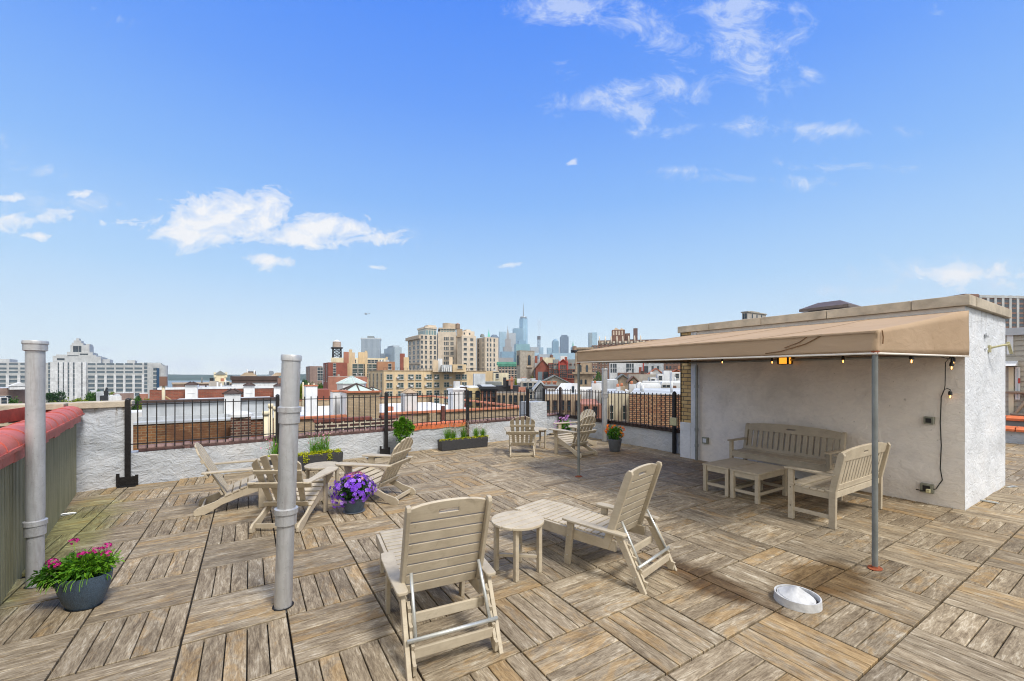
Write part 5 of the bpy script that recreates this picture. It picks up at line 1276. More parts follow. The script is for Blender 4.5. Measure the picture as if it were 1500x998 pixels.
# farther low roofs between the fence and the bay
bld('low_building', 'low brown-roofed building before the bay, left of the turret house', 253, 342, 563.5, 48, C_['mauve'], dep=8, roof=C_['brown'], coping=C_['tan'])
bld('low_building', 'low white roof with pipes in front of the bay', 292, 345, 568, 38, C_['white'], dep=5, roof=C_['wgrey'])
t = bld('low_building', 'pale blue-white roof house with a dark cornice and two skylights', 341, 406, 552, 40, C_['wgrey'], dep=10, roof=C_['wgrey'], cor=(C_['dbrown'], .35, .12), zb=-6)
sub(t, 'gutter', C_['white2'], lambda m: m.box((-.1, -.35, t['_h']-1.0), (t['_w'], -.02, t['_h']-.75))); 
sub(t, 'skylight', C_['tan'], lambda m: m.prism([(.6, t['_h']+.07), (2.0, t['_h']+.07), (1.6, t['_h']+.4), (1.0, t['_h']+.4)], 'y', .4, 1.6)); sub(t, 'skylight', C_['tan'], lambda m: m.prism([(3.3, t['_h']+.07), (4.9, t['_h']+.07), (4.4, t['_h']+.4), (3.7, t['_h']+.4)], 'y', .4, 1.6))
bld('brick_chimney_block', 'small brown brick block left of the leaning pipe top', 407, 415.5, 554, 30, C_['brown'], dep=1.4, zb=-4, cat='chimney')
t = bld('turret_house', 'small cream turret with a gabled roof standing against the bay', 315, 331, 549, 46, C_['cream'], dep=1.4, zb=-8, cat='turret')
sub(t, 'gable', C_['slate'], lambda m: m.prism([(-.1, t['_h']), (t['_w']+.1, t['_h']), (t['_w']/2, t['_h']+.42)], 'y', -.1, 1.5)); sub(t, 'door', C_['salmon'], lambda m: m.box((.5, -.03, t['_h']-1.1), (.8, -.005, t['_h']-.4)))
for x_ in (0, t['_w']): sub(t, 'corner_finial', C_['cream'], lambda m: m.box((x_-.12, -.06, t['_h']-.3), (x_+.12, .2, t['_h']+.25)))
bld('low_building', 'cream low annex with a dark window under the turret', 317, 337, 559.5, 44, C_['cream'], dep=3, zb=-6, front=dict(px=[332], py=[563], w=.5, h=.45), gl=C_['glass'])
t = thing('water_tank', 'small black cylindrical tank against the bay', 'tank', W(xat(310, 44), 44, -.2)); sub(t, 'tank', C_['black'], lambda m: m.tube([(0, 0, 0), (0, 0, zat(554, 44)+.2)], .17, 12)); 
for px, py, Yd, lab in ((301.5, 564, 36, 'blue-black flue left of the tank'), (305.5, 567, 34, 'white flue left of the tank'), (311, 567, 33, 'cream flue under the tank'), (318.5, 560, 34, 'white flue before the turret annex'), (324, 562, 34, 'short white flue before the annex window')):
    t = thing('roof_pipe', lab, 'pipe', W(xat(px, Yd), Yd, -1.5), 0, 'flues in front of the bay'); sub(t, 'shaft', C_['steel'] if 'black' in lab else C_['cream'] if 'cream' in lab else C_['white'], lambda m: m.tube([(0, 0, 0), (0, 0, zat(py, Yd)+1.5)], .055, 8))
t = thing('apartment_tower', 'lone blue-grey tower on the far shore of the bay', 'tower', W(xat(394, 1900), 1900, -18)); hh = zat(543.5, 1900)+18
sub(t, 'wall', sky_mat('far_tower', (.25, .27, .30), (.14, .17, .2)), lambda m: (m.box((0, 0, 0), (19, 19, hh-3)), m.box((2, 2, hh-3), (17, 17, hh))))

# ---- buff building with terracotta coping
yc3 = 22.0; zc = -.36
t = thing('neighbour_building', 'buff brick building with orange terracotta coping and white roof behind the fence', 'building', (0, 0, GZ)); xA, xB = plane_x(418, yc3), plane_x(770, yc3); x5, x6 = plane_x(508, yc3), plane_x(556, yc3)
zr = zpx(575.5, 530, yc3)
sub(t, 'wall', M['buff_wall'], lambda m: (m.box((xA, yc3, 0), (x5, yc3+.3, g+zc)), m.box((x5, yc3-.02, 0), (x6, yc3+1.7, g+zr)), m.box((x6, yc3, 0), (xB, yc3+.3, g+zc)), m.box((xA, yc3+.31, 0), (xB, yc3+16, g+zc-.62)), m.box((xA, yc3+16, 0), (xB, yc3+16.3, g+zc)), m.box((xA+6.9, yc3+.05, g-6), (xA+7.3, yc3-.25, g+zc-.02))))
sub(t, 'roof', C_['white2'], lambda m: (m.box((xA, yc3+.31, g+zc-.6), (xB-.3, yc3+15.9, g+zc-.5)), m.box((x5-.01, yc3+.0, g+zc+.03), (x5-.004, yc3+1.68, g+zr-.01))))
def cop(m):
    m.box((xA, yc3-.1, g+zc+.002), (x5-.02, yc3+.36, g+zc+.10)); m.box((x6+.02, yc3-.1, g+zc+.002), (xB+.1, yc3+.36, g+zc+.10)); m.box((x5-.06, yc3-.12, g+zr+.002), (x6+.06, yc3+.25, g+zr+.09)); m.box((x5-.06, yc3+.252, g+zr+.002), (x5+.22, yc3+1.72, g+zr+.09))
    m.box((xA, yc3+15.9, g+zc+.002), (xB, yc3+16.4, g+zc+.10)); m.box((xB-.3, yc3+.37, g+zc+.002), (xB+.1, yc3+15.88, g+zc+.1))
    m.box((x6+2.6, yc3+8, g+zc-.49), (xB-6, yc3+8.4, g+zc-.2))
sub(t, 'coping_tile', C_['orange'], cop)
sub(t, 'rendered_side', C_['white2'], lambda m: m.box((x5-.02, yc3-.01, g+zc+.12), (x5-.002, yc3+1.69, g+zr)))
sub(t, 'downpipe', flat('rusty_downpipe', (.13, .045, .035), .7, 0, .3, 6), lambda m: m.box((plane_x(648, yc3)-.1, yc3-.14, g-4), (plane_x(648, yc3)+.1, yc3-.02, g+zc+.35)))
for pa, pb, yt_, yy, lab, hatm in ((591, 608, 576, yc3+.8, 'white chimney pier with brown tile hat on the buff building', 1), (661, 677, 569, yc3+1.4, 'white chimney with a round clay pot on the buff building', 0), (486, 507, 574, yc3+2.5, 'broad white rendered block left of the raised buff parapet', 2), (447, 464, 566, yc3+6, 'wide white chimney block right of the leaning pipe', 2)):
    a_, b_ = plane_x(pa, yy), plane_x(pb, yy); dd = depth_at(a_, yy); t = thing('chimney', lab, 'chimney', ((a_+b_)/2, yy, -1.0), 0, 'white chimneys of the buff building'); w_ = (b_-a_)/2; hh = zat(yt_, dd)+1.0
    sub(t, 'stack', C_['white2'], lambda m: (m.box((-w_, -.3, 0), (w_, .5, hh)),), bevel=.02)
    if hatm == 1: hat(t, w_*1.1, .4, hh+.01, C_['tan'], .22)
    elif hatm == 0: sub(t, 'chimney_pot', C_['white'], lambda m: m.tube([(0, 0, hh), (0, 0, hh+.42)], .2, 14)); sub(t, 'cap', C_['white2'], lambda m: m.box((-w_-.06, -.36, hh-.12), (w_+.06, .56, hh-.02)))
    else: sub(t, 'cap', C_['orange'], lambda m: m.box((-w_-.04, -.34, hh+.002), (w_+.04, .54, hh+.07)))
sp = [(444, 'thin', 555), (452, 'thin', 556), (460, 'thin', 557)]
for px, _, py in sp:
    Yd = 34; t = thing('roof_pipe', 'thin pale flue standing on the wide white chimney block', 'pipe', W(xat(px, Yd), Yd, -1), 0, 'thin flues on the white chimney block'); sub(t, 'shaft', C_['cream'], lambda m: m.tube([(0, 0, 0), (0, 0, zat(py+5, Yd)+1)], .06, 6))
# reddish parapet seen behind the flues
bld('low_building', 'dark red brick parapet piece behind the wide white chimney', 464, 482, 571, 38, C_['red'], dep=3, zb=-8)
# low dark brick wall
t = thing('low_brick_wall', 'short crumbling wall of dark brick with thick white mortar just beyond the fence', 'wall', (0, 0, -3)); yd = 12.6; xa_, xb_ = plane_x(463, yd), plane_x(583, yd)
def crumb(m):
    x = xa_; k = 0
    m.box((xa_, yd, 2.75), (xb_, yd+.3, 3.42))
sub(t, 'wall', M['dark_brick'], crumb); rb = random.Random(4)
def crumb2(m):
    x = xa_-.05
    while x < xb_-.2: 
        l = .24; 
        if rb.random() < .85: m.box((x, yd-.012, 3.425), (x+l, yd+.31, 3.425+.075))
        x += l+.02
sub(t, 'top_course', flat('red_and_brown_bricks', (.16, .05, .035), .85, 0, .6, 2.2), crumb2)
sub(t, 'flashing', C_['wgrey'], lambda m: (m.wire([(xa_-.3, yd-.02, 2.95), (xb_+.3, yd-.02, 2.95), (xb_+.5, yd-1.2, 2.55), (xa_-.3, yd-1.2, 2.55), (xa_-.3, yd-1.2, 0), (xb_+.5, yd-1.2, 0)], [(0, 3, 2, 1), (3, 4, 5, 2)]), m.box((xa_-.3, yd, 0), (xb_+.3, yd+.3, 2.74))))
# glass-roofed lantern and skylight
Yd = 40; t = thing('octagonal_lantern', 'white octagonal roof lantern with pale green metal roof', 'lantern', W(xat(515, Yd), Yd, -1.2)); r_ = 20.5*Yd/F; zb_ = zat(562, Yd)+1.2; ztp = zat(551.5, Yd)+1.2
sub(t, 'drum', C_['white2'], lambda m: m.lathe([(r_*.98, 0), (r_*.98, zb_)], 8, smooth=False)); sub(t, 'roof', C_['pgreen'], lambda m: m.lathe([(r_*1.06, zb_), (r_*1.04, zb_+.06), (r_*.16, ztp-.1), (r_*.18, ztp), (.02, ztp+.06)], 8, smooth=False)); 
sub(t, 'roof_rib', C_['white2'], lambda m: [m.tube([(r_*1.05*math.cos(q), r_*1.05*math.sin(q), zb_+.06), (r_*.17*math.cos(q), r_*.17*math.sin(q), ztp-.08)], .03, 5) for q in [math.pi/4*k for k in range(8)]])
for px, py, Yd, wd, lab in ((522, 575, 26, 1.05, 'iron-framed glass pyramid skylight on the raised buff parapet'), (545, 573, 33, .6, 'brown tile pyramid behind the glass skylight'), (281, 565, 33, .42, 'brown skeletal roof hood above the leftmost white pier'), (345, 578, 17.5, .26, 'iron hoop hood by the tall white pier')):
    t = thing('skylight', lab, 'skylight', W(xat(px, Yd), Yd, zat(py, Yd)), A0+TH); h_ = wd*.48
    gm = C_['pgreen'] if 'glass' in lab else C_['dbrown']
    if 'glass' in lab or 'tile' in lab: sub(t, 'pane', gm, lambda m: m.wire([(-wd, -wd, 0), (wd, -wd, 0), (wd, wd, 0), (-wd, wd, 0), (0, 0, h_)], [(0, 1, 4), (1, 2, 4), (2, 3, 4), (3, 0, 4), (3, 2, 1, 0)]))
    sub(t, 'frame', C_['dbrown'], lambda m: [m.tube([(a*wd, b*wd, .02), (0, 0, h_+.05)], .035, 5) for a, b in ((-1, -1), (0, -1), (1, -1), (1, 0), (1, 1), (-1, 1), (-1, 0))] + [m.tube([(-wd, -wd, .02), (wd, -wd, .02), (wd, wd, .02), (-wd, wd, .02), (-wd, -wd, .02)], .035, 5)])

# ---- mid-distance blocks
w2 = dict(w=1.2, h=1.5)
bld('brick_block', 'small brown brick apartment block left of the water tank', 454, 472.5, 536.5, 190, C_['mauve'], pxL=448, front=dict(px=[467, 471], py=[540.5, 545, 550, 555], w=1.2, h=1.5), side=dict(n=2, py=[540.5, 545, 550, 555], w=1.2, h=1.5))
bld('brick_block', 'red brick block with a pale left face under the water tank', 481, 509, 531, 110, C_['red'], pxL=473.5, front=dict(px=[490], py=[535.5, 543, 550], w=.75, h=1.2), side=dict(n=2, py=[537, 543, 550, 556], w=.9, h=1.3), gl=C_['glass'])
bld('brick_block', 'low wide red-brown brick building in front of the buff apartments', 481, 538, 552, 95, C_['salmon'], dep=12, roof=C_['ltan'])
bld('apartment_block', 'buff apartment house stepped behind the red brick block', 509, 554, 532.5, 118, C_['buff'], dep=14, front=dict(px=[520, 528.5, 536.5, 541, 549], py=[536.5, 544, 550], w=1.5, h=1.3), gl=C_['glass2'])
bld('penthouse', 'cream set-back penthouse floor along the top of the buff apartments', 485, 568, 524, 130, C_['cream'], dep=14, cat='building', front=dict(px=[519, 527, 534, 541, 546, 551, 559], py=[529], w=1.2, h=1.2))
bld('brick_block', 'orange-brown brick block right of the stepped buff apartments', 553, 578.5, 530, 108, flat('orange_brown_facade', (.36, .19, .11), .85, 0, .15, .4), dep=9, roof=C_['ltan'], front=dict(px=[571], py=[537], w=.9, h=1.5))
for px0, px1, py, Yd, m, lab in ((511.5, 516, 512, 118, 'buff', 'slender buff chimney between the tank and the glass towers'), (516, 520, 516.5, 120, 'buff2', 'shorter pale chimney stuck to the slender buff one'), (525, 538.5, 516, 121, 'buff', 'squat buff bulkhead on the apartments'), (534.5, 538, 514, 119, 'buff', 'small buff chimney on the squat bulkhead'), (591.5, 599, 523.5, 88, 'buff', 'buff chimney standing before the beige tower'), (503.5, 511, 515.5, 125, 'salmon', 'red tank house beside the slender chimney'), (565, 568, 523, 125, 'buff', 'tiny chimney at the end of the penthouse'), (586, 593, 518, 200, 'red', 'dark red block peeping over before the beige tower')):
    bld('chimney_block', lab, px0, px1, py, Yd, C_[m], dep=(px1-px0)*Yd/F, zb=zat(532, Yd)-4, cat='chimney')
def tank(label, px, yt, yb, yl, Y, wpx, body, roofm, cone=.25):
    t = thing('water_tank', label, 'water tank', W(xat(px, Y), Y, zat(yl, Y))); r = wpx*Y/F/2; z1, z0 = zat(yt, Y)-zat(yl, Y), zat(yb, Y)-zat(yl, Y)
    sub(t, 'barrel', body, lambda m: m.lathe([(r*1.0, z0), (r*.95, z1)], 20)); sub(t, 'roof', roofm, lambda m: m.lathe([(r*1.05, z1+.02), (.05, z1+cone*r*2)], 20, smooth=False))
    if z0 > .3:
        s = r*.85
        sub(t, 'platform', C_['steel'], lambda m: m.box((-r*1.2, -r*1.2, z0-.35), (r*1.2, r*1.2, z0-.01)))
        for a, b in ((-1, -1), (1, -1), (1, 1), (-1, 1)): sub(t, 'leg', C_['steel'], lambda m: m.tube([(a*s*1.05, b*s*1.05, 0), (a*s, b*s, z0-.3)], .10*Y/100, 6))
        sub(t, 'bracing', C_['steel'], lambda m: [m.tube([(s*a, s*b, z0*f0), (s*c, s*d, z0*f1)], .055*Y/100, 5) for (a, b, c, d) in ((-1, -1, 1, -1), (1, -1, 1, 1), (-1, 1, 1, 1), (-1, -1, -1, 1)) for f0, f1 in ((.02, .34), (.34, .02), (.34, .66), (.66, .34), (.66, .95), (.95, .66), (.34, .34), (.66, .66))])
    return t
tank('pale wooden water tank on a black steel frame above the red brick block', 493.5, 501, 509, 524, 115, 12, flat('pale_tank_staves', (.42, .34, .29), .8, 0, .2, 3), C_['white2'])
tank('brown water tank with an orange cone roof on top of the beige tower', 670.5, 475, 482, 482.2, 228, 6.8, C_['wood'], flat('orange_tank_roof', (.45, .2, .1)), .2)
tank('striped wooden water tank by the left end of the awning', 841.5, 508, 513, 517, 110, 6.5, C_['wood'], C_['wood'], .2)
# glassy office blocks
def tower(label, px0, px1, yt, Y, mat, dep=None, a=None, zb=-18, cap=None, pxL=None, name='office_tower'):
    if a is None: a = radial(px0, px1)+.10
    X0 = xat(px0, Y); ca, sa = math.cos(a), math.sin(a); k1 = (px1-750)/F; w = (k1*Y-X0)/(ca-k1*sa)
    if pxL is not None: kL = (pxL-750)/F; dep = (X0-kL*Y)/(sa+kL*ca)
    if dep is None: dep = w
    t = thing(name, label, 'tower', W(X0, Y, zb), TH+a); h = zat(yt, Y)-zb
    sub(t, 'wall', mat, lambda m: m.box((0, 0, 0), (w, dep, h))); t['_w'], t['_d'], t['_h'] = w, dep, h
    return t
S = {}
def sm(k, wall, glass, **kw): S[k] = sky_mat('facade_'+k, wall, glass, **kw); return S[k]
t = tower('broad blue-grey ribbed office tower with a projecting top edge', 531, 558, 498, 1700, sm('ribbed', (.33, .38, .43), (.13, .17, .22), bw=4.5, bh=60, ms=1.6), a=.25, pxL=529)
sub(t, 'crown', cmat('pale_tower_crown', (.5, .53, .55)), lambda m: m.box((-2.5, -2.5, t['_h']-2), (t['_w']+2.5, t['_d']+2.5, t['_h']+4))); sub(t, 'plant_room', C_['slate'], lambda m: m.box((t['_w']*.3, 10, t['_h']+4), (t['_w']*.65, t['_d']*.6, t['_h']+13)))
t = tower('paler blue office slab right of the broad ribbed tower', 578, 588.5, 508.5, 1650, sm('pale', (.42, .48, .52), (.20, .27, .33), bw=3, bh=4, ms=.8), pxL=562.5, a=A0)
sub(t, 'plant_room', cmat('pale_plant', (.4, .45, .5)), lambda m: m.box((2, t['_d']*.15, t['_h']), (t['_w']-2, t['_d']*.7, t['_h']+8)))
tower('low dark slab wedged between the two office towers', 558, 563, 518, 1750, S['ribbed'])
# beige complex
bg = dict(fr=C_['frame'], gl=C_['glass'])
Yb = 235
t = bld('beige_tower', 'beige stone apartment tower with a heavy cornice, left wing of the complex', 616, 640, 490, Yb, C_['beige'], pxL=597.5, front=dict(px=[618, 624, 631, 637], py=rng(494, 552, 7.3), w=1.35, h=2.0), side=dict(n=3, py=rng(501, 552, 7.3), w=3.6, h=2.1), **bg)
sub(t, 'cornice', C_['beige2'], lambda m: (m.box((-1.4, -1.0, t['_h']-2.4), (-.01, t['_d']*1.02, t['_h']-.6)))); sub(t, 'string_course', C_['beige2'], lambda m: m.box((-.7, -.5, t['_h']-16.5), (-.01, t['_d'], t['_h']-15.6))); 
sub(t, 'glazed_storey', sm('pentglass', (.5, .48, .42), (.12, .2, .22), bw=1.6, bh=4, ms=.28), lambda m: m.box((3.2, .6, t['_h']), (t['_w'], t['_d']*.6, t['_h']+3.6))); sub(t, 'top_slab', C_['beige'], lambda m: (m.box((2.8, .2, t['_h']+3.6), (t['_w']+.2, t['_d']*.62, t['_h']+4.6)), m.box((5, 2, t['_h']+4.6), (10, 8, t['_h']+5.8))))
t = bld('beige_tower', 'beige apartment tower with glass band and curved tank house, second wing', 641.5, 668, 486, Yb+6, C_['beige'], dep=20, front=dict(px=[651.2, 653.8, 656.3, 660.8, 663.4], py=rng(496, 552, 7.2), w=.8, h=1.9), **bg)
sub(t, 'glazed_storey', S['pentglass'], lambda m: m.box((1.2, .3, t['_h']), (t['_w']-.2, 14, t['_h']+1.6))); sub(t, 'top_slab', C_['beige2'], lambda m: m.box((0.4, -.3, t['_h']+1.6), (t['_w'], 16, t['_h']+2.3)))
sub(t, 'tank_house', C_['beige2'], lambda m: (m.box((4.2, 3, t['_h']+2.3), (11.5, 9, t['_h']+5.2)), m.lathe([(2.6, t['_h']+2.3), (2.6, t['_h']+5.3)], 16, Matrix.Translation((5.4, 4.2, 0)))))
t = bld('beige_tower', 'beige apartment tower with wide dark windows, third wing', 677, 697.5, 491.5, Yb-4, C_['beige'], pxL=669, front=dict(px=[681.5, 691], py=rng(497, 552, 7.3), w=2.1, h=1.5), **bg)
sub(t, 'upper_block', C_['beige'], lambda m: (m.box((1.5, 4, t['_h']), (t['_w']+1, t['_d'], t['_h']+3)), m.box((5, 5, t['_h']+3), (7.6, 9, t['_h']+4))))
lst = [(Vector((x_, 4.0, t['_h']+1.5)), .9, 1.2, 0) for x_ in (3.2, 6.5)]; place_windows(t, lst, C_['frame'], C_['glass'], 'bare')
t = bld('beige_tower', 'beige apartment tower with narrow windows, right wing of the complex', 711, 730, 494, Yb-2, C_['beige'], pxL=698, front=dict(px=[714.3, 718.6, 724], py=rng(498, 552, 7.3), w=1.0, h=2.0), side=dict(n=2, py=rng(498, 552, 7.3), w=1.0, h=2.0), **bg)
bld('recess_wall', 'shaded recessed wall between the second and third beige wings', 666, 679, 492, Yb+12, C_['tan'], dep=6, cat='building')  # filler block; the recess shade is put into its darker tan
bld('tank_base', 'brown brick base under the orange-roofed tank', 669, 677.5, 482, 232, C_['tan'], dep=4, zb=zat(494, 232), cat='building')
t = thing('radio_dome', 'small dark rooftop dome on the right beige wing', 'dome', W(xat(706.5, 238), 238, zat(494, 238))); sub(t, 'dome', C_['slate'], lambda m: m.lathe([(1.25, 0), (1.2, .9), (.8, 1.6), (.1, 1.9)], 14))
# green spire etc (Manhattan) -- true distances
def spire(label, px, yt, yb, Y, wpx, mat, body=None, ybody=None, bw_=None, tip=None):
    t = thing('spired_tower', label, 'tower', W(xat(px, Y), Y, -18)); r = wpx*Y/F/2*1.15; zb_, zt_ = zat(yb, Y)+18, zat(yt, Y)+18
    if body is not None: b_ = (bw_ or wpx)*Y/F/2*1.1; zz_ = zat(ybody, Y)+18; sub(t, 'wall', body, lambda m: (m.lathe([(b_, 0), (b_, zz_)], 4, smooth=False), m.lathe([(r*1.05, zz_), (r, zb_)], 4, smooth=False)))
    sub(t, 'spire', mat, lambda m: m.lathe([(r, zb_), (r*.45, zb_+(zt_-zb_)*.5), (.6, zt_)], 4, smooth=False))
    if tip: sub(t, 'mast', mat, lambda m: m.tube([(0, 0, zt_-2), (0, 0, zat(tip, Y)+18)], [1.2, .3], 6))
    t.rotation_euler = (0, 0, R(20)); return t
spire('slender copper-green spire above the right beige wing', 716, 484, 493.5, 2100, 4.6, flat('bright_copper_green', (.10, .52, .38)), S['pale'], 500, 8, tip=481.5)
t = tower('dark blue tower with a hipped top behind the beige complex', 719.5, 731.5, 495, 2200, sm('dblue', (.20, .25, .31), (.09, .12, .17)), a=.3)
sub(t, 'hipped_roof', flat('navy_roof', (.06, .10, .16)), lambda m: m.lathe([(t['_w']*.72, t['_h']), (t['_w']*.30, t['_h']+18)], 4, Matrix.Translation((t['_w']/2, t['_d']/2, 0)) @ Matrix.Rotation(R(45), 4, 'Z'), smooth=False))
LB = sm('lblue', (.36, .50, .60), (.22, .36, .48)); MBl = sm('mblue', (.22, .35, .46), (.12, .22, .33)); TE = sm('teal', (.22, .38, .42), (.13, .28, .34)); GR = sm('greyst', (.36, .34, .33), (.2, .19, .2)); LG2 = sm('lgrey', (.44, .47, .5), (.28, .31, .36))
tower('light blue glass tower left of the grey spired skyscraper', 732, 741.5, 486, 2700, LB, dep=40)
spire('grey stone spired skyscraper among the glass towers', 743.8, 480, 490, 2250, 4.4, GR, GR, 497, 10, tip=476)
tower('pale grey slab right of the spired skyscraper', 746, 755.5, 488, 2400, LG2, dep=40)
tower('grey stepped lower mass beneath the spired skyscraper', 738, 750, 508, 2150, GR, dep=40)
tower('blue glass block before the tallest tower', 752.5, 766, 481, 2500, MBl, dep=50)
# tallest tower with mast
Yw = 2950; t = thing('glass_skyscraper', 'tallest tapering glass tower with a mast in the skyline', 'tower', W(xat(766.8, Yw), Yw, -18)); zr = zat(467, Yw)+18; r0, r1 = 7.0*Yw/F, 5.2*Yw/F
def wtc(m):
    V = []; 
    for k in range(8): a_ = math.pi/4*k+.2; V.append((math.cos(a_)*(r0*1.25 if k % 2 == 0 else r0*.95), math.sin(a_)*(r0*1.25 if k % 2 == 0 else r0*.95), 0))
    for k in range(8): a_ = math.pi/4*k+.2; V.append((math.cos(a_)*(r1*.85 if k % 2 == 0 else r1*1.15), math.sin(a_)*(r1*.85 if k % 2 == 0 else r1*1.15), zr))
    m.wire(V, [(i, (i+1) % 8, 8+(i+1) % 8, 8+i) for i in range(8)] + [tuple(range(8, 16))])
sub(t, 'wall', flat('pale_blue_curtain_wall', (.30, .46, .58), .25, .2, .25, .01), wtc); sub(t, 'crown', S['ribbed'], lambda m: m.lathe([(r1*.95, zr), (r1*1.02, zr+8), (r1*.9, zr+14)], 16))
sub(t, 'mast', flat('grey_mast', (.25, .27, .3)), lambda m: m.tube([(0, 0, zr), (0, 0, zr+50), (0, 0, zat(444, Yw)+18)], [5.5, 3.2, .8], 8))
tower('teal glass low-rise block under the tallest tower', 755.8, 776, 504, 1900, TE, dep=40, a=.2); tower('teal upper block on the low-rise', 760, 770, 499, 1910, MBl, dep=30, a=.2)
tower('blocky blue-grey tower right of the teal block', 777, 789, 508.5, 2300, LG2, dep=40)
t = tower('slender striped tower with a dark top', 787.6, 791.8, 492.5, 2400, sm('stripe', (.34, .42, .5), (.2, .28, .38), bw=12, bh=9, ms=2), dep=18); sub(t, 'crown', flat('brown_crown', (.1, .09, .09)), lambda m: m.box((-.3, -.3, t['_h']-20), (t['_w']+.3, t['_d'], t['_h']+1)))
tower('pale blue tower hugging the slender striped one', 791.3, 796, 509, 2350, LB, dep=20)
tower('curved pale blue tower before the round-topped one', 802, 811, 509.5, 2300, LB, dep=30)
t = tower('mid blue tower with a rounded top', 809.5, 818.5, 500, 2200, MBl, dep=30); sub(t, 'round_top', S['mblue'], lambda m: m.lathe([(t['_w']*.45, t['_h']), (t['_w']*.4, t['_h']+6), (t['_w']*.15, t['_h']+12)], 14, Matrix.Translation((t['_w']/2, t['_d']/2, 0))))
t = tower('broad dark blue tower with a flat stepped top', 821.5, 833, 493, 1900, sm('dkb', (.16, .22, .30), (.08, .12, .19)), dep=30); sub(t, 'upper_block', S['dkb'], lambda m: m.box((5, 4, t['_h']), (t['_w']-5, 26, t['_h']+7)))
spire('small tower with a thin green pyramid top near the awning corner', 839.3, 500, 507, 2100, 3.2, flat('pale_green_tip', (.18, .42, .36)), MBl, 509, 7)
tower('low grey-blue slab between the two blue towers', 817.5, 822.5, 508, 2500, LG2, dep=20)
t = tower('two-tone grey and blue tower standing alone left of the brown complex', 862.5, 867.5, 487.5, 1500, sm('twoA', (.30, .36, .40), (.2, .26, .3), bw=2, bh=80, ms=.4), dep=16); sub(t, 'glass_wing', LB, lambda m: m.box((t['_w']+.02, 0, 0), (t['_w']*2.45, 16, t['_h']+1)))
for px0, px1, py, Yd, m, lab in ((725, 752, 524, 1600, GR, 'low grey city mass left of the square stone tower'), (790, 812, 519, 1550, LG2, 'low pale blue city mass left of centre'), (809, 846, 517.5, 1500, LB, 'long low blue mass beneath the broad tower'), (770, 790, 517, 1600, LB, 'low blue mass below the slender striped tower'), (843, 852, 513, 1550, MBl, 'small blue block behind the awning corner'), (735, 760, 515, 1900, MBl, 'blue mid-rise below the spired skyscraper')):
    tower(lab, px0, px1, py, Yd, m, dep=60, name='far_block')
# smoke
# ---- brown-brick complex on the right
Yr = 330
wn = dict(px=rng(878, 1000, 5.2), py=rng(503, 556, 7.2), w=1.3, h=2.2)
t = bld('brown_complex', 'large brown brick building with white finials behind the awning', 876, 1012, 499, Yr, C_['brown'], dep=40, front=wn, fr=C_['beige'])
sub(t, 'finial', C_['beige'], lambda m: [m.tube([(x_, 0, t['_h']-3), (x_, 0, t['_h']+3.2)], [.9, .35], 6) for x_ in [1.2+4.4*k for k in range(8)]])
sub(t, 'parapet_band', C_['beige'], lambda m: [m.box((x_, -.3, t['_h']-2.4), (x_+1.6, -.02, t['_h']-.8)) for x_ in [2.6+4.4*k for k in range(9)]])
bld('brown_complex', 'lower brown brick wing left of the finials', 867.5, 877, 506, Yr-3, C_['brown'], dep=20, front=dict(px=[869.5, 873.5], py=rng(509, 556, 7.2), w=1.2, h=2.2), fr=C_['beige'])
t = bld('brown_tower', 'stepped brown brick tower with a tiled top on the large complex', 896.5, 915.5, 483.5, Yr+8, C_['brown'], dep=10, zb=zat(500, Yr), front=dict(px=[899, 903, 907, 911.5], py=[488], w=1.0, h=3.4), fr=C_['beige'], gl=C_['beige'], st='bare', cat='building')
sub(t, 'tiled_top', C_['tan'], lambda m: (m.wire([(1, 1, t['_h']), (6, 1, t['_h']), (6, 6, t['_h']), (1, 6, t['_h']), (3.2, 3, t['_h']+2.2)], [(0, 1, 4), (1, 2, 4), (2, 3, 4), (3, 0, 4)]), m.wire([(5.5, 1, t['_h']), (10, 1, t['_h']), (10, 6, t['_h']), (5.5, 6, t['_h']), (7.5, 3, t['_h']+1.6)], [(0, 1, 4), (1, 2, 4), (2, 3, 4), (3, 0, 4)])))
bld('brown_tower', 'shorter brown step right of the tiled top', 916, 923, 488.5, Yr+10, C_['brown'], dep=10, zb=zat(502, Yr)); bld('brown_tower', 'low dark brown shoulder of the complex', 912, 930, 497.5, Yr+4, C_['dbrown'], dep=14, zb=zat(506, Yr))
bld('brick_chimney', 'tall plain brown chimney at the right end of the brown complex', 928, 934, 481, Yr, flat('purple_brown_brick', (.14, .085, .075)), dep=4, cat='chimney')
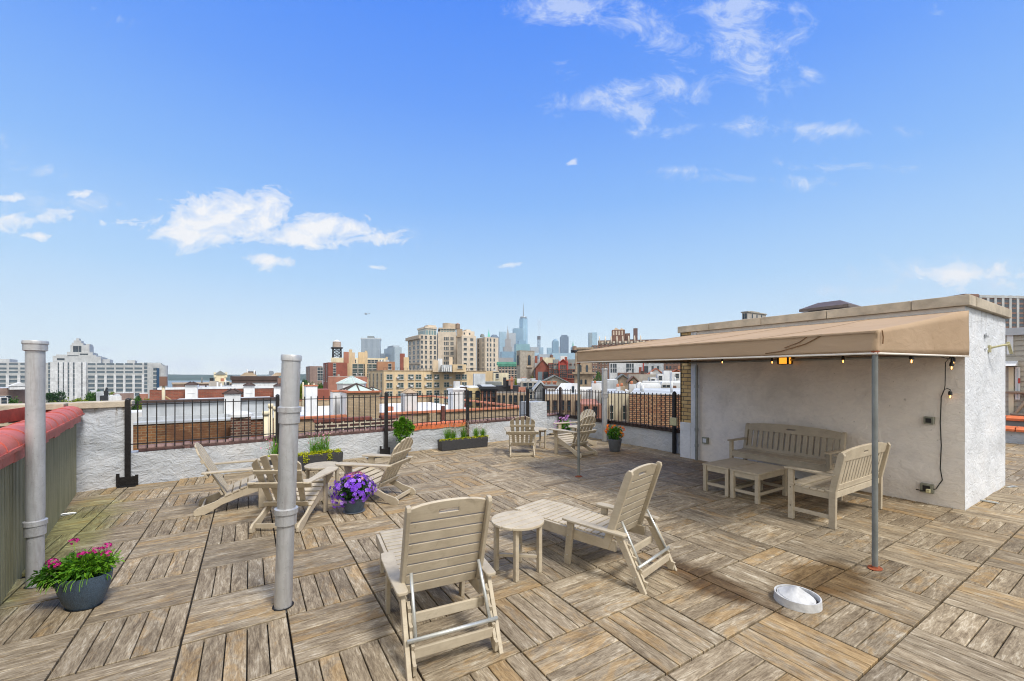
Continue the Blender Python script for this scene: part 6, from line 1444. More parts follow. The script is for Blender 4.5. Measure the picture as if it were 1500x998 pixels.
# under the awning
bld('white_building', 'white-painted tenement side with dark windows seen under the awning', 893, 944, 521, 200, C_['white'], dep=20, front=dict(px=[895.5, 899, 902, 918.5, 920.5, 923.5, 927], py=[528, 536, 543], w=.8, h=2.0), st='bare')
bld('grey_building', 'grey roofs with a blue strip farther right under the awning', 943, 972, 533, 170, C_['wgrey'], dep=20, roof=C_['wgrey'], front=dict(px=[945, 948, 956, 964], py=[539, 544], w=.8, h=1.4), st='bare')
tower('pale blue glass tower seen under the awning next to the buff brick', 982.5, 993, 520, 900, LB, dep=20); tower('pinkish brown tower seen under the awning', 969, 978, 522, 700, sm('pinkb', (.3, .19, .18), (.2, .13, .13)), dep=20)
tower('orange-brown block at the far right under the awning', 993, 1006, 536, 240, sm('orb', (.42, .2, .11), (.12, .08, .07)), dep=20, zb=GZ)
def gable(label, px0, px1, yr, ye, Y, wall, roof, dep=8, name='gabled_house', zb=GZ, fr=None):
    a = radial(px0, px1); X0 = xat(px0, Y); ca, sa = math.cos(a), math.sin(a); k1 = (px1-750)/F; w = (k1*Y-X0)/(ca-k1*sa); ze, zr_ = zat(ye, Y)-zb, zat(yr, Y)-zb
    t = thing(name, label, 'house', W(X0, Y, zb), TH+a)
    sub(t, 'wall', wall, lambda m: m.prism([(0, 0), (w, 0), (w, ze), (w/2, zr_), (0, ze)], 'y', 0, dep))
    def rf(m):
        for s0, s1 in (((-.3, ze-.15), (w/2, zr_)), ((w+.3, ze-.15), (w/2, zr_))): 
            m.wire([(s0[0], -.3, s0[1]+.05), (s1[0], -.3, s1[1]+.05), (s1[0], dep+.2, s1[1]+.05), (s0[0], dep+.2, s0[1]+.05), (s0[0], -.3, s0[1]+.25), (s1[0], -.3, s1[1]+.25), (s1[0], dep+.2, s1[1]+.25), (s0[0], dep+.2, s0[1]+.25)], [(0, 1, 2, 3), (4, 5, 6, 7), (0, 1, 5, 4), (3, 2, 6, 7), (0, 3, 7, 4)])
    sub(t, 'roof', roof, rf); t['_w'], t['_h'], t['_ze'] = w, zr_, ze; return t
# square stone belfry
Yt = 135
t = bld('church_tower', 'square grey stone church tower with arched louvred windows', 762, 783, 514, Yt, C_['stone'], pxL=756.5, coping=C_['stone2'], cat='church tower')
def arch(m, x, z0, z1, w, y0=-.06, y1=.02, dx=0, side=False):
    pts = [(x-w, z0), (x+w, z0), (x+w, z1-w)] + [(x+w*math.cos(q), z1-w+w*math.sin(q)) for q in [math.pi*k/8 for k in range(1, 8)]] + [(x-w, z1-w)]
    m.prism(pts, 'x' if side else 'y', y0, y1)
h = t['_h']; zz0, zz1 = zat(535, Yt)-GZ, zat(520, Yt)-GZ; xm = t['_w']*.66
for nm, mt_, g_ in (('belfry_arch', C_['stone2'], .28), ('belfry_louvre', C_['glass'], 0)):
    sub(t, nm, mt_, lambda m: arch(m, t['_w']*.62, zz0-g_, zz1+g_, .55+g_, -.10 if g_ == 0 else -.06, .02)); sub(t, nm, mt_, lambda m: arch(m, t['_d']*.55, zz0-g_, zz1+g_, .5+g_, -.10 if g_ == 0 else -.06, .02, side=True))
sub(t, 'window_sill', C_['beige'], lambda m: m.box((t['_w']*.62-1.1, -.3, zz0-.75), (t['_w']*.62+1.1, -.02, zz0-.3)))
# brown church belfry behind the awning post
Yt = 118
t = bld('church_tower', 'brown stone church belfry with pinnacled openings behind the awning post', 843, 867, 511, Yt, C_['stone2'], dep=4, zb=GZ, cat='church tower')
w_ = t['_w']; z1 = zat(548, Yt)-GZ
sub(t, 'cornice', C_['stone2'], lambda m: (m.box((-.9, -.9, z1), (w_+.9, 4.9, z1+.5)), m.box((-.5, -.5, z1-.45), (w_+.5, 4.5, z1-.01)), m.box((-.35, -.35, t['_h']-.2), (w_+.35, 4.3, t['_h']+.35))))
sub(t, 'lower_stage', C_['stone2'], lambda m: m.box((-.25, -.25, 0), (w_+.25, 4.25, z1-.46)))
for x_ in (.3, .7): sub(t, 'belfry_opening', C_['glass'], lambda m: arch(m, w_*x_, zat(545, Yt)-GZ, zat(535, Yt)-GZ, .32))
for x_ in (.36, .62): sub(t, 'lancet', C_['glass'], lambda m: arch(m, w_*x_, zat(563, Yt)-GZ, zat(556, Yt)-GZ, .28, -.32, -.2))
bld('stone_cap', 'small tan stone turret top above the awning corner', 848, 860, 510, 119, C_['tan'], dep=3, zb=zat(516, 119), cat='turret')
# green-corniced brown building, red row etc
bld('row_building', 'mauve brick building with a copper-green cornice left of the square stone tower', 730, 757, 530.5, 180, C_['mauve'], dep=12, cor=(C_['green'], 1.1, .5), front=dict(px=rng(732.5, 756, 4.6), py=[538.5, 545.5, 552], w=1.0, h=1.9), fr=C_['beige'])
t = gable('red-brown gabled hall with tall blue-grey windows', 785, 805, 527.5, 540, 130, C_['red'], C_['brown'], dep=12)
sub(t, 'tall_window', flat('blue_grey_pane', (.16, .22, .26), .3), lambda m: m.box((.6, -.08, t['_ze']-4.4), (t['_w']*.48, .02, t['_ze']-1.0))); sub(t, 'tall_window', C_['glass'], lambda m: m.box((t['_w']*.55, -.08, t['_ze']-4.4), (t['_w']-.4, .02, t['_ze']-1.0)))
bld('grey_building', 'plain grey rendered wall between the stone tower and the gabled hall', 783.5, 795, 526.5, 138, C_['wgrey'], dep=8)
bld('cream_building', 'cream block with a round dark tank behind the red row', 795.5, 813, 524, 160, C_['cream'], dep=8, roof=C_['ltan'])
bld('white_building', 'small white block behind the red turreted row', 821, 831, 521.5, 175, C_['white2'], dep=6)
tank('low round dark tank above the cream block', 808, 521, 524, 524.1, 158, 5, C_['brown'], C_['brown'], .3)
wr = dict(w=.75, h=1.5)
bld('red_rowhouse', 'dark red brick house at the left of the turreted row', 804, 811, 532, 128, C_['red'], dep=8, front=dict(px=[806, 808.8], py=[537, 543.5, 550], **wr), fr=C_['salmon'])
t = gable('bright red turreted house with a tall gable', 819, 831, 527, 533, 126, C_['red2'], C_['red2'], dep=8, name='red_rowhouse')
place_windows(t, [(Vector((t['_w']*f_, 0, zat(py, 126)-GZ)), .7, 1.3, 0) for f_ in (.2, .42, .62, .83) for py in (538, 544.5, 550.5)], C_['salmon'], C_['glass'], 'sash')
sub(t, 'turret', C_['red2'], lambda m: (m.lathe([(.28, t['_ze']-2), (.28, t['_ze']+.3), (.05, t['_ze']+1.0)], 10), m.lathe([(.28, t['_ze']-2), (.28, t['_ze']+.3), (.05, t['_ze']+1.0)], 10, Matrix.Translation((t['_w'], 0, 0)))))
for px0, px1, lab in ((811, 819, 'red house with a grey mansard left of the bright gable'), (831, 847, 'red house with a grey mansard right of the bright gable')):
    t = bld('red_rowhouse', lab, px0, px1, 541, 127, C_['red'], dep=8, front=dict(px=rng(px0+2, px1-1, 3.6), py=[545, 551], **wr), fr=C_['salmon'])
    sub(t, 'mansard', C_['slate'], lambda m: m.prism([(-.1, t['_h']), (.8, t['_h']+3.0), (5, t['_h']+3.0), (5, t['_h'])], 'x', 0, t['_w'])); place_windows(t, [(Vector((x_, .25, t['_h']+1.1)), .7, 1.3, 0) for x_ in ([t['_w']*.3, t['_w']*.75])], C_['salmon'], C_['glass'], 'sash', 'dormer')
for px, py, lab in ((785.5, 521.5, 'little red chimney left of the gabled hall'), (829, 523, 'square dark red chimney above the bright gable'), (793, 523, 'dark chimney on the gabled hall ridge')):
    bld('chimney_block', lab, px-1.8, px+1.8, py, 134, C_['red'], dep=1, zb=zat(532, 134), cat='chimney')
t = gable('long grey slate church roof in front of the red row', 783, 842, 551.5, 566, 75, C_['stone'], C_['slate'], dep=5, name='slate_roofed_hall')
# the yellow apartment house
Ya = 72
t = bld('apartment_block', 'long buff apartment house with metal windows and air conditioners behind the roofs', 562, 712, 543.5, Ya, C_['buff'], pxL=539.5, coping=C_['tan'], roof=C_['ltan'],
        front=dict(px=[570.5, 587, 601.8, 613, 628.5, 639.6, 654, 671, 680], py=[552.5, 565, 577.5, 590], w=1.08, h=.95), side=dict(n=4, py=[552.5, 565, 577.5], w=.7, h=1.3), gl=C_['glass2'], fr=C_['frame'], st='double')
w_ = t['_w']; sub(t, 'air_conditioner', C_['white'], lambda m: [m.box((x_, -.35, z_), (x_+.42, -.075, z_+.26)) for x_ in (2.2, 4.6, 7.3, 9.2, 12.1) for z_ in (zat(554.5, Ya)-GZ, zat(567, Ya)-GZ)])
sub(t, 'railing', C_['steel'], lambda m: [m.box((0, .3, t['_h']+.5), (w_, .34, t['_h']+.55))] + [m.box((x_, .3, t['_h']+.12), (x_+.04, .34, t['_h']+.55)) for x_ in [k*.6 for k in range(int(w_/.6))]])
bld('apartment_block', 'lower right wing of the buff apartments with one window', 709, 731, 543.8, Ya+15, C_['buff'], dep=8, front=dict(px=[726.5], py=[549], w=1.3, h=1.3), gl=C_['glass'], roof=C_['ltan'])
bld('rooftop_block', 'buff brick rooftop block with a dark window on the long apartment house', 663, 683, 534, Ya+4, C_['buff'], dep=4, zb=zat(545, Ya), front=dict(px=[674], py=[538], w=.9, h=.6))
t = bld('rooftop_plant', 'white and grey rooftop machinery on the long apartment house', 647, 662, 534.5, Ya+3, C_['wgrey'], dep=3, zb=zat(545, Ya)); sub(t, 'duct', C_['white2'], lambda m: [m.box((x_, -.25, .1), (x_+.22, -.01, .2+.9*abs(math.sin(x_*5)))) for x_ in (0.05, .4, .75, 1.1, 1.45)])
bld('rooftop_block', 'tall thin white and buff stair block on the apartment roof', 641.5, 648, 525.5, Ya+5, C_['white'], dep=2, zb=zat(545, Ya)); bld('rooftop_block', 'cream stair block left of the white machinery', 634, 642, 528, Ya+4, C_['buff2'], dep=2, zb=zat(545, Ya)); bld('rooftop_block', 'buff chimney slab over the machinery', 658, 663, 523, Ya+6, C_['buff2'], dep=2, zb=zat(545, Ya))
bld('cream_box', 'low cream rooftop box with a tiny window right of the scaffold', 723, 745, 546.5, 62, C_['cream'], dep=4, zb=-4, front=dict(px=[728.5], py=[551], w=.45, h=.8), gl=C_['glass'])
t = bld('scaffold_tower', 'grey sheeted rooftop scaffold with pipes in front of the apartments', 694, 711, 547.5, 55, C_['wgrey'], dep=3, zb=-4, cat='scaffold'); sub(t, 'pipework', C_['steel'], lambda m: [m.tube([(a_, -.1, 2.2), (b_, -.12, 4.4)], .03, 5) for a_, b_ in ((.1, .4), (.5, .2), (.8, 1.2), (1.3, .9), (0, 1.4))])
# rowhouse fronts
Yh = 48
bld('rowhouse', 'red little house front behind the white chimney', 672, 683, 567.5, Yh, C_['red2'], dep=8, roof=C_['white'], cor=(C_['dbrown'], .3, .25), front=dict(px=[675.5, 680], py=[576, 586], w=.26, h=.7))
bld('rowhouse', 'mustard yellow house front with two windows', 684, 704.5, 568.5, Yh-1, C_['yellow'], dep=8, roof=C_['white'], front=dict(px=[689, 699.5], py=[577.5, 590], w=.42, h=.75), fr=C_['dframe'])
bld('rowhouse', 'salmon pink house front with a black cornice', 706, 727, 567, Yh-2, C_['salmon'], dep=9, roof=C_['wgrey'], cor=(C_['black'], .25, .3), front=dict(px=[710, 716, 723], py=[576.5, 588], w=.3, h=.8), fr=C_['dbrown'])
bld('rowhouse', 'row of tan brick fronts with dark windows below the black tank roof', 727.5, 776, 576.5, Yh-3, C_['tan'], dep=9, roof=C_['ltan'], front=dict(px=[731, 738, 748, 755, 764, 771], py=[584.5, 597], w=.33, h=.8), fr=C_['dframe'])
t = bld('tar_roof', 'black tarred roof structure like a long tank over the tan fronts', 727.5, 762, 565.5, Yh, C_['black'], dep=3, zb=zat(577.5, Yh)); sub(t, 'flue', C_['salmon'], lambda m: m.box((1.6, -.2, .8), (1.85, .05, 2.0))); sub(t, 'flue', C_['black'], lambda m: m.box((.75, -.1, .8), (1.1, .3, 1.9)))
bld('chimney_block', 'little red brick chimney with an orange pot on the black roof', 748, 751, 557.5, Yh-.5, C_['salmon'], dep=.3, zb=zat(570, Yh), cat='chimney', coping=C_['orange']); bld('chimney_block', 'black chimney with terracotta pots on the tarred roof', 738, 745, 558, Yh+.5, C_['black'], dep=.5, zb=zat(570, Yh), cat='chimney', coping=C_['orange'])
bld('solar_roof', 'grey corrugated roof sloping above the salmon house', 711, 735, 560, 56, C_['slate'], dep=6, zb=-5)
bld('cream_house', 'cream and grey house back with windows behind the corner pier', 763, 792, 559, 58, C_['ltan'], dep=8, roof=C_['wgrey'], front=dict(px=[770, 776, 786], py=[567, 578], w=.8, h=1.3), gl=C_['glass'])
bld('shed', 'peach-coloured rooftop cabin with a white side', 764, 771, 553, 60, C_['salmon'], dep=1.4, zb=zat(561, 60), cat='shed'); bld('shed', 'small white triangular cabin beside the peach one', 757.5, 764, 555, 59, C_['white2'], dep=1.2, zb=zat(561, 59), cat='shed')
bld('brick_chimney', 'red brick block low left of the corner pier', 760, 770, 567.5, 46, C_['salmon'], dep=1.5, zb=-3, cat='chimney')
for px, lab in ((796.5, 'short red chimney pot left of centre over the slate roof'), (804, 'tall red chimney pot above the short one'), (812.5, 'red chimney pot stack right of the slate gable')):
    bld('chimney_block', lab, px-2.2, px+2.2, 560.5, 42, C_['salmon'], dep=.35, zb=-2, cat='chimney', coping=C_['orange'])
gable('silvery gabled dormer behind the corner pier', 785, 799, 561, 572, 40, C_['wgrey'], C_['wgrey'], dep=3, name='dormer', zb=-3)
bld('dark_house', 'dark roofed house right of the silvery dormer', 797, 818, 566, 38, C_['dbrown'], dep=5, roof=C_['slate'], zb=GZ)
# right of the corner, beyond the right fence
Yc = 30
bld('tenement', 'brown tenement back wall with tall dark windows right of the corner pier', 796, 852, 578, Yc, C_['tan'], dep=8, roof=C_['wgrey'], front=dict(px=[803, 813, 824, 833.5, 845], py=[594, 616], w=.27, h=.75), fr=C_['dbrown'])
bld('white_roof', 'long white roof slope beyond the right fence', 845, 883, 571, 34, C_['white2'], dep=6, roof=C_['white2'], zb=GZ)
bld('brick_house', 'orange-red brick house wall behind the slatted armchairs', 851, 881, 592.5, 26, C_['salmon'], dep=6, front=dict(px=[859, 872], py=[602], w=.27, h=.6), fr=C_['dbrown'])
bld('cream_house', 'pale cream house wall with narrow windows behind the slim pipe', 882, 921, 577, 27, C_['cream'], dep=8, roof=C_['wgrey'], front=dict(px=[896, 915], py=[604], w=.22, h=1.0), gl=C_['glass2'])
bld('brick_gable_wall', 'orange-tan brick wall filling the view through the right fence', 922, 1040, 578, 21.5, M['tan_brick'], dep=9, roof=C_['wgrey'], coping=None)
for px0, px1, py, Yd, dp, m, lab in ((867, 881, 562, 33, .8, 'white2', 'broad white chimney left of the slim pipe'), (922, 932, 563, 30, .8, 'white', 'white chimney with an orange pot right of the slim pipe'), (908, 916, 566, 31, .7, 'tan', 'small brown chimney with an orange pot beside the slim pipe'), (903, 909, 567, 30, .6, 'white', 'narrow white chimney hidden by the slim pipe')):
    t = bld('chimney_block', lab, px0, px1, py, Yd, C_[m], dep=dp, zb=-2, cat='chimney'); sub(t, 'chimney_pot', C_['orange'], lambda m: m.lathe([(.1, t['_h']), (.08, t['_h']+.22)], 10, Matrix.Translation((t['_w']*.35, .3, 0))))
t = thing('gabled_dormer', 'white wedge-shaped dormer with a dark window beyond the right fence', 'dormer', W(xat(829, 31), 31, zat(579, 31)), 0); w_ = 1.25; sub(t, 'wall', C_['white2'], lambda m: m.prism([(0, 0), (w_, 0), (w_, .85), (.75, .85), (0, .1)], 'y', 0, 1.5)); sub(t, 'window', C_['glass'], lambda m: m.box((.55, -.03, .05), (.78, -.002, .65)))
for px0, px1, py, Yd, m, lab, wl in ((933, 968, 563.5, 30, 'white2', 'white bulging rendered wall above the tan brick', None), (969, 998, 561, 31, 'white', 'white rooftop house with two windows and a brown door', dict(px=[973, 979], py=[568], w=.25, h=.45)), (941, 1000, 559.5, 40, 'white', 'long white roof edge under the awning', None), (886, 922, 573, 35, 'white2', 'white roof right of the slim pipe', None)):
    t = bld('white_roof_house', lab, px0, px1, py, Yd, C_[m], dep=3, zb=-3, roof=C_['white2'], front=wl)
    if 'door' in lab: sub(t, 'door', C_['brown'], lambda m: m.box((t['_w']*.55, -.03, t['_h']-.75), (t['_w']*.75, -.002, t['_h']-.2)))
    if 'bulging' in lab: sub(t, 'round_cap', C_['white2'], lambda m: m.lathe([(.16, t['_h']), (.14, t['_h']+.12), (.03, t['_h']+.2)], 12, Matrix.Translation((.2, .3, 0))))
gable('stone chapel gable with rubble walls under the awning', 905, 920, 550, 556, 70, C_['stone2'], C_['slate'], dep=6, name='chapel'); gable('second rubble stone gable right of the first', 922, 934, 553, 560, 62, C_['stone2'], C_['brown'], dep=5, name='chapel')
bld('hip_roof_house', 'wide sandy grey roof behind the rubble gables', 921, 962, 549, 78, C_['ltan'], dep=14, roof=C_['ltan'])
bld('brown_house', 'long dark brown parapet behind the sandy roof', 905, 948, 546.5, 100, C_['brown'], dep=6, roof=C_['brown'])
gable('white house with a terracotta roof under the awning', 948, 974, 541, 551, 85, C_['white2'], C_['oxide'], dep=9); gable('second terracotta roof beside the buff brick', 982, 1000, 542.5, 548, 95, C_['oxide'], C_['oxide'], dep=9)
for k, (px0, px1, py, Yd, lab) in enumerate(((963, 972, 549, 62, 'small white cube house below the terracotta roof'), (972, 984, 543.5, 66, 'taller white cube house with a grey top'), (984, 1000, 546, 58, 'white block with a dark pitched hood'), (951, 962, 554, 56, 'low white box with a little dark window'), (887, 905, 557, 60, 'pale grey sloping metal roof left of the slim pipe'), (868, 893, 560, 50, 'white metal roof with a dark edge left of the slim pipe'))):
    bld('white_cube_house', lab, px0, px1, py, Yd, C_['white2' if k < 4 else 'wgrey'], dep=5, roof=C_['wgrey'] if k % 2 else C_['white2'], front=dict(px=[(px0+px1)/2], py=[py+5], w=.5, h=.7) if k in (0, 2, 3) else None)
bld('red_chimney', 'thin dark red chimney rising in front of the white tenement', 936, 940, 538, 110, C_['red'], dep=.8, cat='chimney'); bld('red_chimney', 'bright red tall strip of brick right of the white tenement', 941.5, 943.5, 530, 160, C_['red2'], dep=.8, cat='chimney')

# ---- right side beyond the bulkhead
t = thing('siding_house', 'grey-beige clapboard roof house with a white door beyond the bulkhead', 'building', (0, 0, 0), R(-90))
sy_ = 18.0; sxa, sxb = -3.4, 6.0; zt_ = 2.83
def sid(m):
    m.box((sxa, sy_, 0), (sxb, sy_+5, zt_)); z = .02
    while z < zt_-.1: m.prism([(sy_-.028, z), (sy_-.004, z+.135), (sy_, z+.135), (sy_, z)], 'x', sxa, sxb); z += .14
sub(t, 'clapboard_wall', flat('grey_beige_clapboard', (.42, .39, .33), .7, 0, .12, 2), sid)
def xr(px, x): k = (px-750)/F; Yd = x/(CT*k-ST); return -(ST*k*Yd+CT*Yd)
cb_ = xr(1480, sy_); sub(t, 'corner_board', C_['white2'], lambda m: m.box((cb_-.06, sy_-.05, 2.3), (cb_+.06, sy_-.03, zt_)))
sub(t, 'parapet_cap', C_['wgrey'], lambda m: m.box((sxa-.15, sy_-.12, zt_), (sxb, sy_+5, zt_+.20)))
dx0, dx1 = xr(1478, sy_), xr(1485.5, sy_)
sub(t, 'door', C_['cream'], lambda m: m.box((dx0, sy_-.06, 0), (dx1, sy_-.032, 1.95))); sub(t, 'door_hood', C_['white2'], lambda m: m.prism([(sy_-.45, 1.98), (sy_-.03, 2.12), (sy_-.03, 1.98)], 'x', dx0-.2, dx1+.08))
wx0, wx1 = xr(1488, sy_), xr(1495, sy_); p_ = sub(t, 'window', C_['white2'], lambda m: m.box((wx0, sy_-.07, 1.05), (wx1, sy_-.033, 1.95))); sub(p_, 'pane', flat('pale_reflecting_pane', (.45, .5, .53), .15), lambda m: m.box((wx0+.03, sy_-.078, 1.09), (wx1-.03, sy_-.071, 1.91)))
sub(p_, 'sign', C_['red2'], lambda m: m.box((wx0+.05, sy_-.082, 1.5), (wx0+.09, sy_-.079, 1.64)))
t = thing('parapet_wall', 'low silver parapet with orange tile coping beyond the right end of the bulkhead', 'wall', (0, 0, 0)); mb = MB(); wall_run(mb, (16.4, 6), (16.4, -3), .3, -.03, .30, amp=.02); mb.build('wall', M['plaster'], t)
def tl(m):
    x_ = -3
    while x_ < 6: m.prism([(16.3, .305), (16.3, .36), (16.4, .42), (16.6, .42), (16.75, .32)], 'x', x_, x_+.31, Matrix(((0, 1, 0, 0), (1, 0, 0, 0), (0, 0, 1, 0), (0, 0, 0, 1)))); x_ += .33
sub(t, 'coping_tile', M['terracotta'], tl)
def tl2(m):
    x_ = 1.9
    while x_ < 6: m.prism([(17.1, .52), (17.1, .58), (17.2, .64), (17.4, .64), (17.55, .54)], 'x', x_, x_+.31, Matrix(((0, 1, 0, 0), (1, 0, 0, 0), (0, 0, 1, 0), (0, 0, 0, 1)))); x_ += .33
    
sub(t, 'rear_kerb', C_['slate'], lambda m: m.box((17.15, 1.9, 0), (17.5, 6, .52))); sub(t, 'rear_coping_tile', M['terracotta'], tl2)
t = thing('wooden_trestle', 'leaning weathered wooden trestle against the clapboard wall', 'trestle', (17.75, -xr(1496, 17.75), .3), R(-90)); sub(t, 'timber', C_['tan'], lambda m: (m.tube([(-.3, 0, 0), (.2, .2, 1.0)], .04, 6), m.tube([(.5, 0, 0), (0, .2, 1.0)], .04, 6), m.tube([(-.2, 0, .35), (.5, 0, .35)], .035, 6), m.tube([(-.3, .1, .95), (.6, .1, .95)], .04, 6)))
Yt = 150
t = bld('apartment_tower', 'tall brown tower block with pale concrete piers at the right edge', 1434, 1570, 434.5, Yt, C_['brown'], dep=24, a=.10, cat='tower')
w_, h_ = t['_w'], t['_h']
sub(t, 'concrete_pier', C_['concrete'], lambda m: [m.box((x_, -.14, 0), (x_+1.0, -.01, h_+(.6))) for x_ in [k*3.05 for k in range(int(w_/3.05)+1)]])
sub(t, 'concrete_band', C_['concrete'], lambda m: m.box((0, -.20, h_-.4), (w_, -.02, h_+.5)))
lst = [(Vector((k*3.05+2.05, 0, z_)), 1.75, 1.05, 0) for k in range(6) for z_ in [h_-1.4-1.72*j for j in range(16)]]; place_windows(t, lst, C_['frame'], C_['glass'], 'bare')
bld('apartment_tower', 'dark brown penthouse block left of the tower at the right edge', 1413, 1434, 430.5, Yt+2, C_['brown'], dep=10, a=.10, cat='tower')
t = bld('ornate_tower', 'pale ornate tower top with arched windows peeping over the awning', 1095, 1122, 456, 150, C_['ltan'], pxL=1087, cat='tower')
for f_ in (.25, .5, .75): sub(t, 'arched_window', C_['glass'], lambda m: arch(m, t['_w']*f_, t['_h']-2.6, t['_h']-.7, .33))
for s_ in (.3, .7): sub(t, 'side_window', C_['glass'], lambda m: arch(m, t['_d']*s_, t['_h']-2.6, t['_h']-.7, .3, side=True))
sub(t, 'crown', C_['stone'], lambda m: (m.box((-.3, -.3, t['_h']-.35), (t['_w']+.3, t['_d']+.3, t['_h'])), m.box((t['_w']*.35, 1, t['_h']), (t['_w']*.8, 3, t['_h']+.55))))
# helicopter
t = thing('helicopter', 'tiny grey helicopter flying above the glass towers', 'helicopter', W(xat(536, 700), 700, zat(460, 700)), TH+R(8)); hm = flat('grey_helicopter_paint', (.22, .24, .27), .5)
sub(t, 'fuselage', hm, lambda m: (m.lathe([(.05, -2.4), (.7, -1.9), (1.0, -.6), (.95, .8), (.4, 2.2), (.25, 5.2), (.1, 5.6)], 14, Matrix.Rotation(R(90), 4, 'Y')),)); sub(t, 'tail_fin', hm, lambda m: m.prism([(4.6, 0), (5.8, 1.6), (6.2, 1.6), (5.7, -.3)], 'y', -.08, .08))
sub(t, 'rotor', hm, lambda m: (m.box((-5.6, -.14, 1.45), (5.6, .14, 1.52)), m.box((-.14, -5.6, 1.45), (.14, 5.6, 1.52)), m.tube([(0, 0, .8), (0, 0, 1.5)], .14, 8))); sub(t, 'skid', hm, lambda m: (m.tube([(-1.8, -.9, -1.4), (1.6, -.9, -1.4)], .07, 6), m.tube([(-1.8, .9, -1.4), (1.6, .9, -1.4)], .07, 6), m.tube([(0, -.9, -1.4), (0, -.4, -.6)], .06, 5), m.tube([(0, .9, -1.4), (0, .4, -.6)], .06, 5)))
# ordinary city filling between the named buildings: flat-roofed blocks standing on the ground

# haze: the air over the harbour and city
def haze():
    m = bpy.data.materials.new('pale_blue_air'); m.use_nodes = True; nt = m.node_tree; nt.nodes.remove(nt.nodes['Principled BSDF'])
    v = N(nt, 'ShaderNodeVolumePrincipled'); v.inputs['Color'].default_value = (HZC[0], HZC[1], HZC[2], 1); v.inputs['Density'].default_value = HZD; v.inputs['Anisotropy'].default_value = 0.0
    L(nt, v.outputs[0], nt.nodes['Material Output'].inputs['Volume'])
    q = [W(-4800, -600), W(-4800, 3500), W(4800, 3500), W(4800, -600)]
    mb = MB(); mb.prism([(p.x, p.y) for p in q], 'z', -25.5, 620); o = mb.build('haze', m); o['kind'] = 'stuff'; o.display_type = 'BOUNDS'
if HAZE: haze()

sm_ = bpy.data.materials.new('thin_white_smoke'); sm_.use_nodes = True; nt = sm_.node_tree; nt.nodes.remove(nt.nodes['Principled BSDF'])
v = N(nt, 'ShaderNodeVolumePrincipled'); v.inputs['Color'].default_value = (1, 1, 1, 1); v.inputs['Density'].default_value = .011; L(nt, v.outputs[0], nt.nodes['Material Output'].inputs['Volume'])
mb = MB(); mb.lathe([(.5, 0), (5, 12), (9, 35), (13, 60), (12, 80), (4, 92), (.5, 94)], 16, smooth=True)
o = mb.build('smoke', sm_, None, loc=W(xat(790, 2300), 2300, zat(491, 2300))); o['kind'] = 'stuff'
